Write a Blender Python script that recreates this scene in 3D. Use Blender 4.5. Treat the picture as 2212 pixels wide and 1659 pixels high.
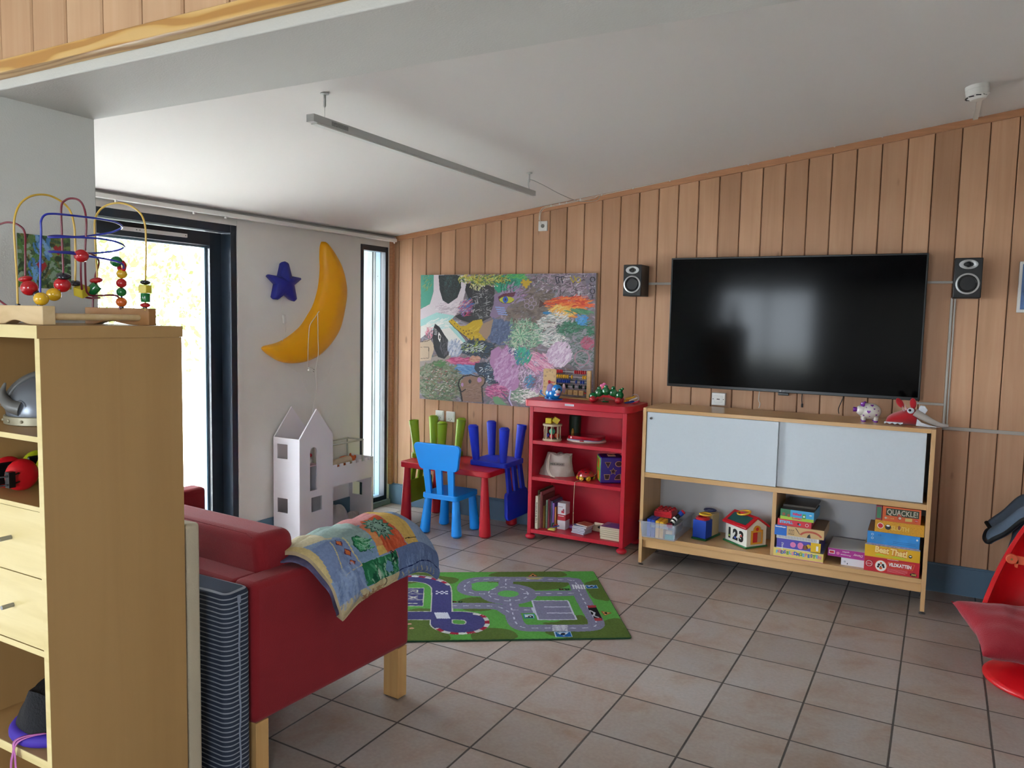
import bpy, bmesh, math, random
from math import sin, cos, pi, radians
from mathutils import Matrix, Vector, Euler
import numpy as np

for o in list(bpy.data.objects):
    bpy.data.objects.remove(o, do_unlink=True)
S = bpy.context.scene
COL = S.collection
random.seed(7)

# ------------------------------------------------------------------ camera
cam = bpy.data.cameras.new('camera')
cam.sensor_width = 36.0
cam.lens = 1660.2832 / 2212 * 36.0
cam.clip_start = 0.05
cam.clip_end = 200
camo = bpy.data.objects.new('camera', cam)
COL.objects.link(camo)
camo.location = (3.9151, -5.1396, 1.5554)
camo.rotation_euler = (1.4878, -0.0206, 0.4957)
S.camera = camo

# ------------------------------------------------------------------ light
S.view_settings.view_transform = 'Standard'
S.view_settings.look = 'None'
S.view_settings.gamma = 1.0
S.view_settings.use_curve_mapping = False
S.view_settings.exposure = 1.42

W = bpy.data.worlds.new('world')
S.world = W
W.use_nodes = True
wn = W.node_tree.nodes
wn.clear()
wo = wn.new('ShaderNodeOutputWorld')
bg = wn.new('ShaderNodeBackground')
bg.inputs[0].default_value = (0.80, 0.90, 1.0, 1)
bg.inputs[1].default_value = 10.5
W.node_tree.links.new(bg.outputs[0], wo.inputs[0])

sun = bpy.data.lights.new('sun', 'SUN')
sun.energy = 17.0
sun.angle = radians(1.5)
sun.color = (1.0, 0.96, 0.9)
suno = bpy.data.objects.new('sun', sun)
suno.rotation_euler = Euler((radians(-38), radians(22), 0))   # high sun behind the house, nothing falls indoors
COL.objects.link(suno)


def portal(name, loc, rot, sx, sy):
    l = bpy.data.lights.new(name, 'AREA')
    l.shape = 'RECTANGLE'
    l.size, l.size_y = sx, sy
    l.energy = 0
    l.cycles.is_portal = True
    o = bpy.data.objects.new(name, l)
    o.location = loc
    o.rotation_euler = rot
    COL.objects.link(o)
    return o


# window daylight portals (guide the sky light through the openings)
portal('portal_door', (-0.24, -2.62, 1.05), Euler((0, radians(-90), 0)), 2.2, 2.1)
portal('portal_window', (-0.22, -0.21, 1.05), Euler((0, radians(-90), 0)), 2.2, 0.32)

# ------------------------------------------------------------------ materials
def srgb(c):
    if isinstance(c, str):
        c = c.lstrip('#')
        c = [int(c[i:i + 2], 16) / 255 for i in (0, 2, 4)]
    return tuple(x / 12.92 if x <= 0.04045 else ((x + 0.055) / 1.055) ** 2.4 for x in c)


MATS = {}


def mat(name, col='#808080', rough=0.5, metal=0.0, spec=0.5, noise=0.0, nscale=20.0, bump=0.0, bscale=60.0,
        coat=0.0, trans=0.0, alpha=1.0, sheen=0.0, sss=0.0, stretch=None):
    """principled material; colour varied a little by a procedural noise, optional bump"""
    if name in MATS:
        return MATS[name]
    m = bpy.data.materials.new(name)
    m.use_nodes = True
    nt = m.node_tree
    b = nt.nodes['Principled BSDF']
    c = srgb(col)
    b.inputs['Base Color'].default_value = (*c, 1)
    b.inputs['Roughness'].default_value = rough
    b.inputs['Metallic'].default_value = metal
    b.inputs['Specular IOR Level'].default_value = spec
    b.inputs['Coat Weight'].default_value = coat
    b.inputs['Transmission Weight'].default_value = trans
    b.inputs['Alpha'].default_value = alpha
    b.inputs['Sheen Weight'].default_value = sheen
    if sss:
        b.inputs['Subsurface Weight'].default_value = sss
        b.inputs['Subsurface Radius'].default_value = (0.03, 0.02, 0.01)
    tc = nt.nodes.new('ShaderNodeTexCoord')
    vec = tc.outputs['Object']
    if stretch:
        mp = nt.nodes.new('ShaderNodeMapping')
        mp.inputs['Scale'].default_value = stretch
        nt.links.new(vec, mp.inputs[0])
        vec = mp.outputs[0]
    if noise:
        n = nt.nodes.new('ShaderNodeTexNoise')
        n.inputs['Scale'].default_value = nscale
        n.inputs['Detail'].default_value = 5
        nt.links.new(vec, n.inputs['Vector'])
        r = nt.nodes.new('ShaderNodeValToRGB')
        r.color_ramp.elements[0].position = 0.3
        r.color_ramp.elements[1].position = 0.7
        r.color_ramp.elements[0].color = (*[max(0, x * (1 - noise)) for x in c], 1)
        r.color_ramp.elements[1].color = (*[min(1, x * (1 + noise * 0.7)) for x in c], 1)
        nt.links.new(n.outputs[0], r.inputs[0])
        nt.links.new(r.outputs[0], b.inputs['Base Color'])
    if bump:
        n2 = nt.nodes.new('ShaderNodeTexNoise')
        n2.inputs['Scale'].default_value = bscale
        n2.inputs['Detail'].default_value = 3
        nt.links.new(vec, n2.inputs['Vector'])
        bp = nt.nodes.new('ShaderNodeBump')
        bp.inputs['Strength'].default_value = bump
        bp.inputs['Distance'].default_value = 0.01
        nt.links.new(n2.outputs[0], bp.inputs['Height'])
        nt.links.new(bp.outputs[0], b.inputs['Normal'])
    MATS[name] = m
    return m


class NT:
    """little helper for node maths"""
    def __init__(s, name, rough=0.5, spec=0.5):
        s.m = bpy.data.materials.new(name)
        s.m.use_nodes = True
        s.t = s.m.node_tree
        s.b = s.t.nodes['Principled BSDF']
        s.b.inputs['Roughness'].default_value = rough
        s.b.inputs['Specular IOR Level'].default_value = spec
        MATS[name] = s.m

    def n(s, t, **k):
        o = s.t.nodes.new(t)
        for a, v in k.items():
            setattr(o, a, v)
        return o

    def l(s, a, b):
        s.t.links.new(a, b)

    def put(s, sock, v):
        if isinstance(v, (int, float)):
            sock.default_value = v
        elif isinstance(v, tuple):
            sock.default_value = v if len(v) == len(sock.default_value) else (*v, 1)
        else:
            s.l(v, sock)

    def math(s, op, a, b=0.0, c=0.0):
        o = s.n('ShaderNodeMath', operation=op)
        s.put(o.inputs[0], a)
        s.put(o.inputs[1], b)
        s.put(o.inputs[2], c)
        return o.outputs[0]

    def coord(s, which='Object', scale=(1, 1, 1), rot=(0, 0, 0), loc=(0, 0, 0)):
        tc = s.n('ShaderNodeTexCoord')
        mp = s.n('ShaderNodeMapping')
        mp.inputs['Scale'].default_value = scale
        mp.inputs['Rotation'].default_value = rot
        mp.inputs['Location'].default_value = loc
        s.l(tc.outputs[which], mp.inputs[0])
        return mp.outputs[0]

    def xyz(s, v):
        o = s.n('ShaderNodeSeparateXYZ')
        s.l(v, o.inputs[0])
        return o.outputs

    def comb(s, x, y, z):
        o = s.n('ShaderNodeCombineXYZ')
        for i, v in enumerate((x, y, z)):
            s.put(o.inputs[i], v)
        return o.outputs[0]

    def noise(s, v, scale, detail=4, rough=0.5, dist=0.0):
        o = s.n('ShaderNodeTexNoise')
        s.l(v, o.inputs['Vector'])
        o.inputs['Scale'].default_value = scale
        o.inputs['Detail'].default_value = detail
        o.inputs['Roughness'].default_value = rough
        o.inputs['Distortion'].default_value = dist
        return o.outputs[0]

    def rand(s, v):
        o = s.n('ShaderNodeTexWhiteNoise', noise_dimensions='3D')
        s.l(v, o.inputs['Vector'])
        return o.outputs[0]

    def ramp(s, f, stops, interp='LINEAR'):
        o = s.n('ShaderNodeValToRGB')
        cr = o.color_ramp
        cr.interpolation = interp
        while len(cr.elements) < len(stops):
            cr.elements.new(0.5)
        for e, (p, c) in zip(cr.elements, stops):
            e.position = p
            e.color = (*(srgb(c) if isinstance(c, str) else c), 1)
        s.l(f, o.inputs[0])
        return o.outputs[0]

    def mix(s, f, a, b, mode='MIX'):
        o = s.n('ShaderNodeMix', data_type='RGBA', blend_type=mode)
        s.put(o.inputs[0], f)
        s.put(o.inputs[6], a)
        s.put(o.inputs[7], b)
        return o.outputs[2]

    def sstep(s, v, a, b):
        o = s.n('ShaderNodeMapRange', interpolation_type='SMOOTHSTEP')
        s.put(o.inputs[0], v)
        o.inputs[1].default_value = a
        o.inputs[2].default_value = b
        return o.outputs[0]

    def bump(s, h, strength=0.3, dist=0.01):
        o = s.n('ShaderNodeBump')
        o.inputs['Strength'].default_value = strength
        o.inputs['Distance'].default_value = dist
        s.l(h, o.inputs['Height'])
        s.l(o.outputs[0], s.b.inputs['Normal'])

    def base(s, c):
        s.put(s.b.inputs['Base Color'], c)


def vcol(name, rough=0.8, spec=0.2, bump=0.0, bscale=300.0, mottle=0.0):
    """material whose colour is the surface's own printed / painted pattern, stored per face"""
    t = NT(name, rough, spec)
    a = t.n('ShaderNodeVertexColor', layer_name='paint')
    c = a.outputs[0]
    if mottle:
        n = t.noise(t.coord(), 90, 3)
        c = t.mix(1.0, c, t.ramp(n, [(0.3, (1 - mottle,) * 3), (0.7, (1, 1, 1))]), 'MULTIPLY')
    t.base(c)
    if bump:
        t.bump(t.noise(t.coord(), bscale, 3), bump, 0.01)
    return t.m


# ------------------------------------------------------------------ mesh builder
class MB:
    def __init__(s):
        s.bm = bmesh.new()
        s.m = Matrix.Identity(4)
        s.mi = 0

    def at(s, loc=(0, 0, 0), rot=(0, 0, 0)):
        s.m = Matrix.Translation(loc) @ Euler(rot).to_matrix().to_4x4()
        return s

    def v(s, p):
        return s.bm.verts.new(s.m @ Vector(p))

    def f(s, vs, mi=None):
        try:
            f = s.bm.faces.new(vs)
        except ValueError:
            return None
        f.material_index = s.mi if mi is None else mi
        return f

    def box(s, x0, x1, y0, y1, z0, z1, mi=None):
        v = [s.v(p) for p in ((x0, y0, z0), (x1, y0, z0), (x1, y1, z0), (x0, y1, z0),
                              (x0, y0, z1), (x1, y0, z1), (x1, y1, z1), (x0, y1, z1))]
        for q in ((3, 2, 1, 0), (4, 5, 6, 7), (0, 1, 5, 4), (1, 2, 6, 5), (2, 3, 7, 6), (3, 0, 4, 7)):
            s.f([v[i] for i in q], mi)
        return s

    def prism(s, poly, a, b, axis='z', mi=None, mi_side=None):
        """poly in the two other axes; extruded from a to b along axis"""
        def P(u, w, t):
            return {'z': (u, w, t), 'y': (u, t, w), 'x': (t, u, w)}[axis]
        A = [s.v(P(u, w, a)) for u, w in poly]
        B = [s.v(P(u, w, b)) for u, w in poly]
        n = len(poly)
        for i in range(n):
            s.f([A[i], A[(i + 1) % n], B[(i + 1) % n], B[i]], mi if mi_side is None else mi_side)
        s.f(A[::-1], mi)
        s.f(B, mi)
        return s

    def lathe(s, prof, seg=24, c=(0, 0, 0), axis='z', mi=None, sx=1, sy=1, cap=True):
        """prof list of (r, h)"""
        rings = []
        for r, h in prof:
            ring = []
            for i in range(seg):
                a = 2 * pi * i / seg
                x, y = r * cos(a) * sx, r * sin(a) * sy
                p = {'z': (x, y, h), 'x': (h, x, y), 'y': (x, h, y)}[axis]
                ring.append(s.v((p[0] + c[0], p[1] + c[1], p[2] + c[2])))
            rings.append(ring)
        for A, B in zip(rings, rings[1:]):
            for i in range(seg):
                s.f([A[i], A[(i + 1) % seg], B[(i + 1) % seg], B[i]], mi)
        if cap:
            s.f(rings[0][::-1], mi)
            s.f(rings[-1], mi)
        return s

    def cyl(s, p0, p1, r0, r1=None, seg=16, mi=None):
        r1 = r0 if r1 is None else r1
        p0, p1 = Vector(p0), Vector(p1)
        d = (p1 - p0).normalized()
        u = d.orthogonal().normalized()
        w = d.cross(u)
        A = [s.v(p0 + (u * cos(2 * pi * i / seg) + w * sin(2 * pi * i / seg)) * r0) for i in range(seg)]
        B = [s.v(p1 + (u * cos(2 * pi * i / seg) + w * sin(2 * pi * i / seg)) * r1) for i in range(seg)]
        for i in range(seg):
            s.f([A[i], A[(i + 1) % seg], B[(i + 1) % seg], B[i]], mi)
        s.f(A[::-1], mi)
        s.f(B, mi)
        return s

    def sphere(s, c, r, seg=20, rings=12, mi=None, rot=None):
        r = (r, r, r) if isinstance(r, (int, float)) else r
        R = Euler(rot).to_matrix() if rot else None
        L = []
        for j in range(1, rings):
            t = pi * j / rings
            L.append([])
            for i in range(seg):
                a = 2 * pi * i / seg
                p = Vector((r[0] * sin(t) * cos(a), r[1] * sin(t) * sin(a), r[2] * cos(t)))
                if R:
                    p = R @ p
                L[-1].append(s.v(Vector(c) + p))
        def P(z):
            p = Vector((0, 0, z))
            if R:
                p = R @ p
            return s.v(Vector(c) + p)
        top, bot = P(r[2]), P(-r[2])
        for i in range(seg):
            s.f([top, L[0][i], L[0][(i + 1) % seg]], mi)
            s.f([bot, L[-1][(i + 1) % seg], L[-1][i]], mi)
        for A, B in zip(L, L[1:]):
            for i in range(seg):
                s.f([A[i], B[i], B[(i + 1) % seg], A[(i + 1) % seg]], mi)
        return s

    def tube(s, pts, r, seg=8, mi=None, closed=False, radii=None):
        pts = [Vector(p) for p in pts]
        n = len(pts)
        up = None
        rings = []
        for i, p in enumerate(pts):
            a = pts[i - 1] if (i > 0 or closed) else p
            b = pts[(i + 1) % n] if (i < n - 1 or closed) else p
            d = (b - a).normalized()
            if up is None:
                up = d.orthogonal().normalized()
            else:
                up = (up - d * up.dot(d))
                up = up.normalized() if up.length > 1e-6 else d.orthogonal().normalized()
            w = d.cross(up)
            rr = radii[i] if radii else r
            rings.append([s.v(p + (up * cos(2 * pi * k / seg) + w * sin(2 * pi * k / seg)) * rr) for k in range(seg)])
        m = n if closed else n - 1
        for i in range(m):
            A, B = rings[i], rings[(i + 1) % n]
            if closed and i == n - 1:
                # align the seam
                k0 = min(range(seg), key=lambda k: (B[k].co - A[0].co).length)
                B = B[k0:] + B[:k0]
            for k in range(seg):
                s.f([A[k], A[(k + 1) % seg], B[(k + 1) % seg], B[k]], mi)
        if not closed:
            s.f(rings[0][::-1], mi)
            s.f(rings[-1], mi)
        return s

    def grid(s, fn, nu, nv, mi=None, closed_u=False):
        V = [[s.v(fn(i / nu, j / nv)) for j in range(nv + 1)] for i in range(nu if closed_u else nu + 1)]
        n = len(V)
        for i in range(nu):
            for j in range(nv):
                s.f([V[i][j], V[(i + 1) % n][j], V[(i + 1) % n][j + 1], V[i][j + 1]], mi)
        return s

    def text(s, txt, h, mi=None, depth=0.0003, align='CENTER', bold=0.0, shear=0.0, width=None):
        """text drawn in the local XZ plane facing -Y, baseline at the builder origin"""
        cu = bpy.data.curves.new('t', 'FONT')
        cu.body = txt
        cu.size = h * 1.37
        cu.align_x = align
        cu.extrude = depth
        cu.offset = bold
        cu.shear = shear
        cu.resolution_u = 3
        ob = bpy.data.objects.new('t', cu)
        COL.objects.link(ob)
        dg = bpy.context.evaluated_depsgraph_get()
        me = bpy.data.meshes.new_from_object(ob.evaluated_get(dg))
        k = 1.0
        if width and len(me.vertices):
            xs = [v.co.x for v in me.vertices]
            k = width / max(1e-6, max(xs) - min(xs))
        M = s.m @ Euler((pi / 2, 0, 0)).to_matrix().to_4x4() @ Matrix.Diagonal((k, 1, 1, 1))
        idx = s.mi if mi is None else mi
        nv = [s.bm.verts.new(M @ v.co) for v in me.vertices]
        for p in me.polygons:
            try:
                f = s.bm.faces.new([nv[i] for i in p.vertices])
                f.material_index = idx
            except ValueError:
                pass
        bpy.data.objects.remove(ob, do_unlink=True)
        bpy.data.curves.remove(cu)
        bpy.data.meshes.remove(me)
        return s

    def build(s, name, mats, parent=None, smooth=None, bevel=0.0, bseg=2, subsurf=0, recalc=True, loc=None, rot=None):
        if recalc:
            bmesh.ops.recalc_face_normals(s.bm, faces=s.bm.faces)
        me = bpy.data.meshes.new(name)
        s.bm.to_mesh(me)
        s.bm.free()
        if not isinstance(mats, (list, tuple)):
            mats = [mats]
        for m in mats:
            me.materials.append(m)
        if smooth is not None:
            me.shade_smooth()
            me.set_sharp_from_angle(angle=radians(smooth))
        o = bpy.data.objects.new(name, me)
        COL.objects.link(o)
        if parent:
            o.parent = parent
        if loc:
            o.location = loc
        if rot:
            o.rotation_euler = rot
        if bevel:
            md = o.modifiers.new('bevel', 'BEVEL')
            md.width = bevel
            md.segments = bseg
            md.limit_method = 'ANGLE'
            md.angle_limit = radians(40)
            me.shade_smooth()
            me.set_sharp_from_angle(angle=radians(40))
        if subsurf:
            md = o.modifiers.new('sub', 'SUBSURF')
            md.levels = subsurf
            md.render_levels = subsurf
        return o


def tag(o, label, cat, group=None, kind=None):
    o['label'] = label
    o['category'] = cat
    if group:
        o['group'] = group
    if kind:
        o['kind'] = kind
    return o


def thing(name, label, cat, loc=(0, 0, 0), rotz=0.0, group=None, rot=None):
    o = bpy.data.objects.new(name, None)
    o.empty_display_size = 0.05
    COL.objects.link(o)
    o.location = loc
    o.rotation_euler = rot if rot else (0, 0, rotz)
    return tag(o, label, cat, group)


def struct(o):
    o['kind'] = 'structure'
    return o


# ------------------------------------------------------------------ printed / painted patterns as coloured mesh faces
class Canvas:
    """w x h cells, coordinates u right, v up, in the same units as (U, V)"""
    def __init__(s, w, h, U=1.0, V=1.0, bgc='#ffffff'):
        s.w, s.h, s.U, s.V = w, h, U, V
        s.a = np.zeros((h, w, 3))
        s.a[:] = srgb(bgc)
        yy, xx = np.mgrid[0:h, 0:w]
        s.X = (xx + 0.5) / w * U
        s.Y = (yy + 0.5) / h * V
        s.rng = np.random.RandomState(5)

    def fill(s, m, c, al=1.0):
        c = np.array(srgb(c) if isinstance(c, str) else c)
        if isinstance(al, np.ndarray):
            al = al[m][:, None]
        s.a[m] = s.a[m] * (1 - al) + c * al

    def poly(s, pts, c, al=1.0):
        m = np.zeros((s.h, s.w), bool)
        n = len(pts)
        for i in range(n):
            x0, y0 = pts[i]
            x1, y1 = pts[(i + 1) % n]
            if y0 == y1:
                continue
            cond = (s.Y > min(y0, y1)) & (s.Y <= max(y0, y1))
            m ^= cond & (s.X < (x1 - x0) * (s.Y - y0) / (y1 - y0) + x0)
        s.fill(m, c, al)
        return m

    def rect(s, x0, y0, x1, y1, c, al=1.0):
        m = (s.X >= x0) & (s.X <= x1) & (s.Y >= y0) & (s.Y <= y1)
        s.fill(m, c, al)
        return m

    def ell(s, cx, cy, rx, ry, c, al=1.0, rot=0.0, wob=0.0):
        dx, dy = s.X - cx, s.Y - cy
        a, b = dx * cos(rot) + dy * sin(rot), -dx * sin(rot) + dy * cos(rot)
        r = (a / rx) ** 2 + (b / ry) ** 2
        if wob:
            th = np.arctan2(b, a)
            r = r / (1 + wob * np.sin(3 * th + cx * 40) + wob * np.sin(7 * th + cy * 40)) ** 2
        m = r < 1
        s.fill(m, c, al)
        return m

    def line(s, pts, w, c, al=1.0, closed=False, dash=None):
        if closed:
            pts = list(pts) + [pts[0]]
        acc = 0.0
        for (x0, y0), (x1, y1) in zip(pts, pts[1:]):
            L = math.hypot(x1 - x0, y1 - y0)
            if L < 1e-9:
                continue
            px = min(x0, x1) - w, max(x0, x1) + w
            py = min(y0, y1) - w, max(y0, y1) + w
            i0, i1 = max(0, int(px[0] / s.U * s.w) - 1), min(s.w, int(px[1] / s.U * s.w) + 2)
            j0, j1 = max(0, int(py[0] / s.V * s.h) - 1), min(s.h, int(py[1] / s.V * s.h) + 2)
            if i0 >= i1 or j0 >= j1:
                acc += L
                continue
            X, Y = s.X[j0:j1, i0:i1], s.Y[j0:j1, i0:i1]
            t = ((X - x0) * (x1 - x0) + (Y - y0) * (y1 - y0)) / L / L
            tc = np.clip(t, 0, 1)
            d = np.hypot(X - x0 - tc * (x1 - x0), Y - y0 - tc * (y1 - y0))
            m = d <= w / 2
            if dash:
                m &= (((acc + t * L) % (dash[0] + dash[1])) < dash[0]) & (t >= 0) & (t <= 1)
            sub = s.a[j0:j1, i0:i1]
            cc = np.array(srgb(c) if isinstance(c, str) else c)
            sub[m] = sub[m] * (1 - al) + cc * al
            acc += L

    def strokes(s, cx, cy, rx, ry, cols, n, ln, w, ang=0.0, spread=0.6, al=0.85, curve=0.5):
        """a patch of brush strokes"""
        r = s.rng
        for k in range(n):
            t, q = r.rand() * 2 * pi, math.sqrt(r.rand())
            x, y = cx + rx * q * cos(t), cy + ry * q * sin(t)
            a = ang + (r.rand() - 0.5) * 2 * spread
            L = ln * (0.5 + r.rand())
            kk = (r.rand() - 0.5) * 2 * curve
            p = []
            for i in range(5):
                p.append((x, y))
                x += cos(a) * L / 4
                y += sin(a) * L / 4
                a += kk / 2
            s.line(p, w * (0.5 + r.rand()), cols[r.randint(len(cols))], al)

    def textmask(s, *a):
        pass

    def mesh(s, mb, fn, mi=0):
        """fn(u, v) -> point for u, v in 0..1; colours go to the 'paint' layer through face tags"""
        lay = mb.bm.loops.layers.float_color.get('paint') or mb.bm.loops.layers.float_color.new('paint')
        V = [[mb.v(fn(i / s.w, j / s.h)) for i in range(s.w + 1)] for j in range(s.h + 1)]
        for j in range(s.h):
            for i in range(s.w):
                f = mb.f([V[j][i], V[j][i + 1], V[j + 1][i + 1], V[j + 1][i]], mi)
                c = (*s.a[j, i], 1.0)
                for l in f.loops:
                    l[lay] = c


def arc(cx, cy, r, a0, a1, n=12, ry=None):
    ry = r if ry is None else ry
    return [(cx + r * cos(radians(a0 + (a1 - a0) * i / n)), cy + ry * sin(radians(a0 + (a1 - a0) * i / n))) for i in range(n + 1)]


def rrect(x0, y0, x1, y1, r, n=5):
    return (arc(x1 - r, y1 - r, r, 0, 90, n) + arc(x0 + r, y1 - r, r, 90, 180, n) +
            arc(x0 + r, y0 + r, r, 180, 270, n) + arc(x1 - r, y0 + r, r, 270, 360, n))


def spline(pts, n=8, closed=False):
    """Catmull-Rom through the points"""
    P = [Vector(p) for p in pts]
    out = []
    N = len(P)
    rng = range(N if closed else N - 1)
    for i in rng:
        p0 = P[i - 1] if (i > 0 or closed) else P[0]
        p1, p2 = P[i], P[(i + 1) % N]
        p3 = P[(i + 2) % N] if (i + 2 < N or closed) else P[-1]
        for k in range(n):
            t = k / n
            out.append(0.5 * ((2 * p1) + (p2 - p0) * t + (2 * p0 - 5 * p1 + 4 * p2 - p3) * t * t + (3 * p1 - p0 - 3 * p2 + p3) * t ** 3))
    if not closed:
        out.append(P[-1])
    return out
# ================================================================== THE ROOM
WR = -0.04247                       # the window wall is not quite square to the far wall
CZ = lambda x: 2.21 + 0.1305 * x    # sloping ceiling
Y_FRONT, Y_BACK = -3.98, -3.67      # the deep lintel and pier between the two halves of the room
X_PIER, Z_LINT = 1.69, 2.125

# --- floor tiles
t = NT('floor_tiles', 0.34, 0.5)
TS = 0.333
v = t.coord(rot=(0, 0, 0.0155), loc=(0, 0, 0))
sx_, sy_, sz_ = t.xyz(v)
cx0 = 2.2062 * cos(0.0155) - (-2.4997) * sin(0.0155)
cy0 = 2.2062 * sin(0.0155) + (-2.4997) * cos(0.0155)
gx = t.math('DIVIDE', t.math('SUBTRACT', sx_, cx0), TS)
gy = t.math('DIVIDE', t.math('SUBTRACT', sy_, cy0), TS)
fx, fy = t.math('FRACT', gx), t.math('FRACT', gy)
ex = t.math('MINIMUM', fx, t.math('SUBTRACT', 1.0, fx))
ey = t.math('MINIMUM', fy, t.math('SUBTRACT', 1.0, fy))
edge = t.math('MINIMUM', ex, ey)
wob = t.math('MULTIPLY', t.noise(v, 60, 2), 0.004)
tile = t.sstep(t.math('SUBTRACT', edge, wob), 0.0065, 0.0125)
cell = t.rand(t.comb(t.math('FLOOR', gx), t.math('FLOOR', gy), 0.0))
n1 = t.noise(t.mix(0.35, v, t.comb(cell, cell, cell), 'ADD'), 5.0, 5, 0.6, 0.5)
n2 = t.noise(v, 70, 4)
c1 = t.ramp(n1, [(0.28, '#9f8878'), (0.5, '#a99d95'), (0.72, '#aba5a2')])
c2 = t.mix(1.0, c1, t.ramp(cell, [(0, (0.86, 0.84, 0.82)), (1, (1.06, 1.04, 1.02))]), 'MULTIPLY')
c3 = t.mix(1.0, c2, t.ramp(n2, [(0.3, (0.9, 0.9, 0.9)), (0.7, (1.05, 1.05, 1.05))]), 'MULTIPLY')
t.base(t.mix(tile, '#3c3733' and srgb('#4a4541'), c3))
t.put(t.b.inputs['Roughness'], t.math('ADD', 0.62, t.math('MULTIPLY', tile, -0.28)))
hh = t.math('ADD', t.math('MULTIPLY', tile, 1.0), t.math('MULTIPLY', t.noise(v, 25, 3), 0.12))
t.bump(hh, 0.55, 0.004)
M_FLOOR = t.m

# --- pine boards
def pine(name, base, light, dark, groove, x0, pitch, axis=0):
    t = NT(name, 0.5, 0.3)
    v = t.coord()
    X, Y, Z = t.xyz(v)
    A = X if axis == 0 else Y
    g = t.math('DIVIDE', t.math('SUBTRACT', A, x0), pitch)
    idx = t.math('FLOOR', g)
    r1 = t.rand(t.comb(idx, 3.0, 1.0))
    off = t.math('MULTIPLY', r1, 37.0)
    gv = t.comb(t.math('MULTIPLY', A, 22.0), off, t.math('MULTIPLY', Z, 0.9))
    gn = t.noise(gv, 1.0, 6, 0.55, 1.2)
    big = t.noise(t.comb(t.math('MULTIPLY', A, 3.0), off, t.math('MULTIPLY', Z, 1.1)), 1.0, 3)
    c = t.ramp(gn, [(0.15, dark), (0.5, base), (0.85, light)])
    c = t.mix(1.0, c, t.ramp(r1, [(0.0, (0.84, 0.80, 0.76)), (0.5, (0.97, 0.96, 0.94)), (1.0, (1.1, 1.1, 1.08))]), 'MULTIPLY')
    c = t.mix(1.0, c, t.ramp(big, [(0.35, (0.88, 0.86, 0.84)), (0.65, (1.06, 1.05, 1.04))]), 'MULTIPLY')
    # knots
    kv = t.comb(t.math('MULTIPLY', A, 9.0), off, t.math('MULTIPLY', Z, 3.6))
    vo = t.n('ShaderNodeTexVoronoi')
    t.l(kv, vo.inputs['Vector'])
    vo.inputs['Scale'].default_value = 1.0
    vo.inputs['Randomness'].default_value = 1.0
    d = t.math('ADD', vo.outputs['Distance'], t.math('MULTIPLY', t.noise(gv, 2.5, 2), 0.10))
    keep = t.math('GREATER_THAN', t.rand(vo.outputs['Color']), 0.62)
    k = t.math('MULTIPLY', t.math('SUBTRACT', 1.0, t.sstep(d, 0.10, 0.19)), keep)
    c = t.mix(t.math('MULTIPLY', k, 0.55), c, srgb(groove))
    halo = t.math('MULTIPLY', t.math('SUBTRACT', 1.0, t.sstep(d, 0.12, 0.42)), keep)
    c = t.mix(t.math('MULTIPLY', halo, 0.22), c, srgb(dark))
    t.base(c)
    t.bump(gn, 0.08, 0.003)
    return t.m

M_PINE = pine('pine_far', '#c3997a', '#c9a384', '#b8906f', '#6b4a33', 0.073, 0.1362)
M_PINE2 = pine('pine_gallery', '#cba584', '#d2b090', '#c19b7a', '#7a5a45', 0.037, 0.1362)
M_GROOVE = mat('board_groove', '#5a3216', 0.7)
M_TRIMW = mat('pine_trim', '#bb8660', 0.5, noise=0.15, nscale=6, stretch=(1, 12, 12))
t = NT('varnished_pine_edge', 0.35, 0.5)
v = t.coord(scale=(1.6, 14, 14))
wv = t.n('ShaderNodeTexWave', wave_type='RINGS')
t.l(t.mix(0.6, v, t.comb(t.noise(v, 0.9, 3), t.noise(v, 1.1, 2), 0.0), 'ADD'), wv.inputs['Vector'])
wv.inputs['Scale'].default_value = 1.1
wv.inputs['Distortion'].default_value = 6
t.base(t.ramp(wv.outputs[0], [(0.2, '#d9b273'), (0.6, '#d2a560'), (0.85, '#b98645')]))
M_EDGE = t.m
M_WALL = mat('wall_paint', '#dedbd6', 0.85, noise=0.02, nscale=8, bump=0.05, bscale=220)
M_CEIL = mat('ceiling_paint', '#dedbd8', 0.9, bump=0.08, bscale=260)
M_LINT = mat('lintel_paint', '#ccccc8', 0.8, noise=0.02, nscale=5, bump=0.08, bscale=200)
M_BASEB = mat('baseboard_paint', '#5d7a91', 0.5, noise=0.05, nscale=6)
M_NAVY = mat('navy_frame_paint', '#16222f', 0.32, spec=0.6)
M_WHITE = mat('white_plastic', '#e4e3df', 0.4)
M_STEEL = mat('light_blue_steel', '#5c7888', 0.5, metal=0.0)
M_GLASS = mat('window_glass', '#ffffff', 0.0, trans=1.0, spec=0.5)
M_GLASS.node_tree.nodes['Principled BSDF'].inputs['IOR'].default_value = 1.45

b = MB()
b.box(-0.1, 8.1, -9.1, 0.2, -0.12, 0.0)
struct(b.build('floor', M_FLOOR))

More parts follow.
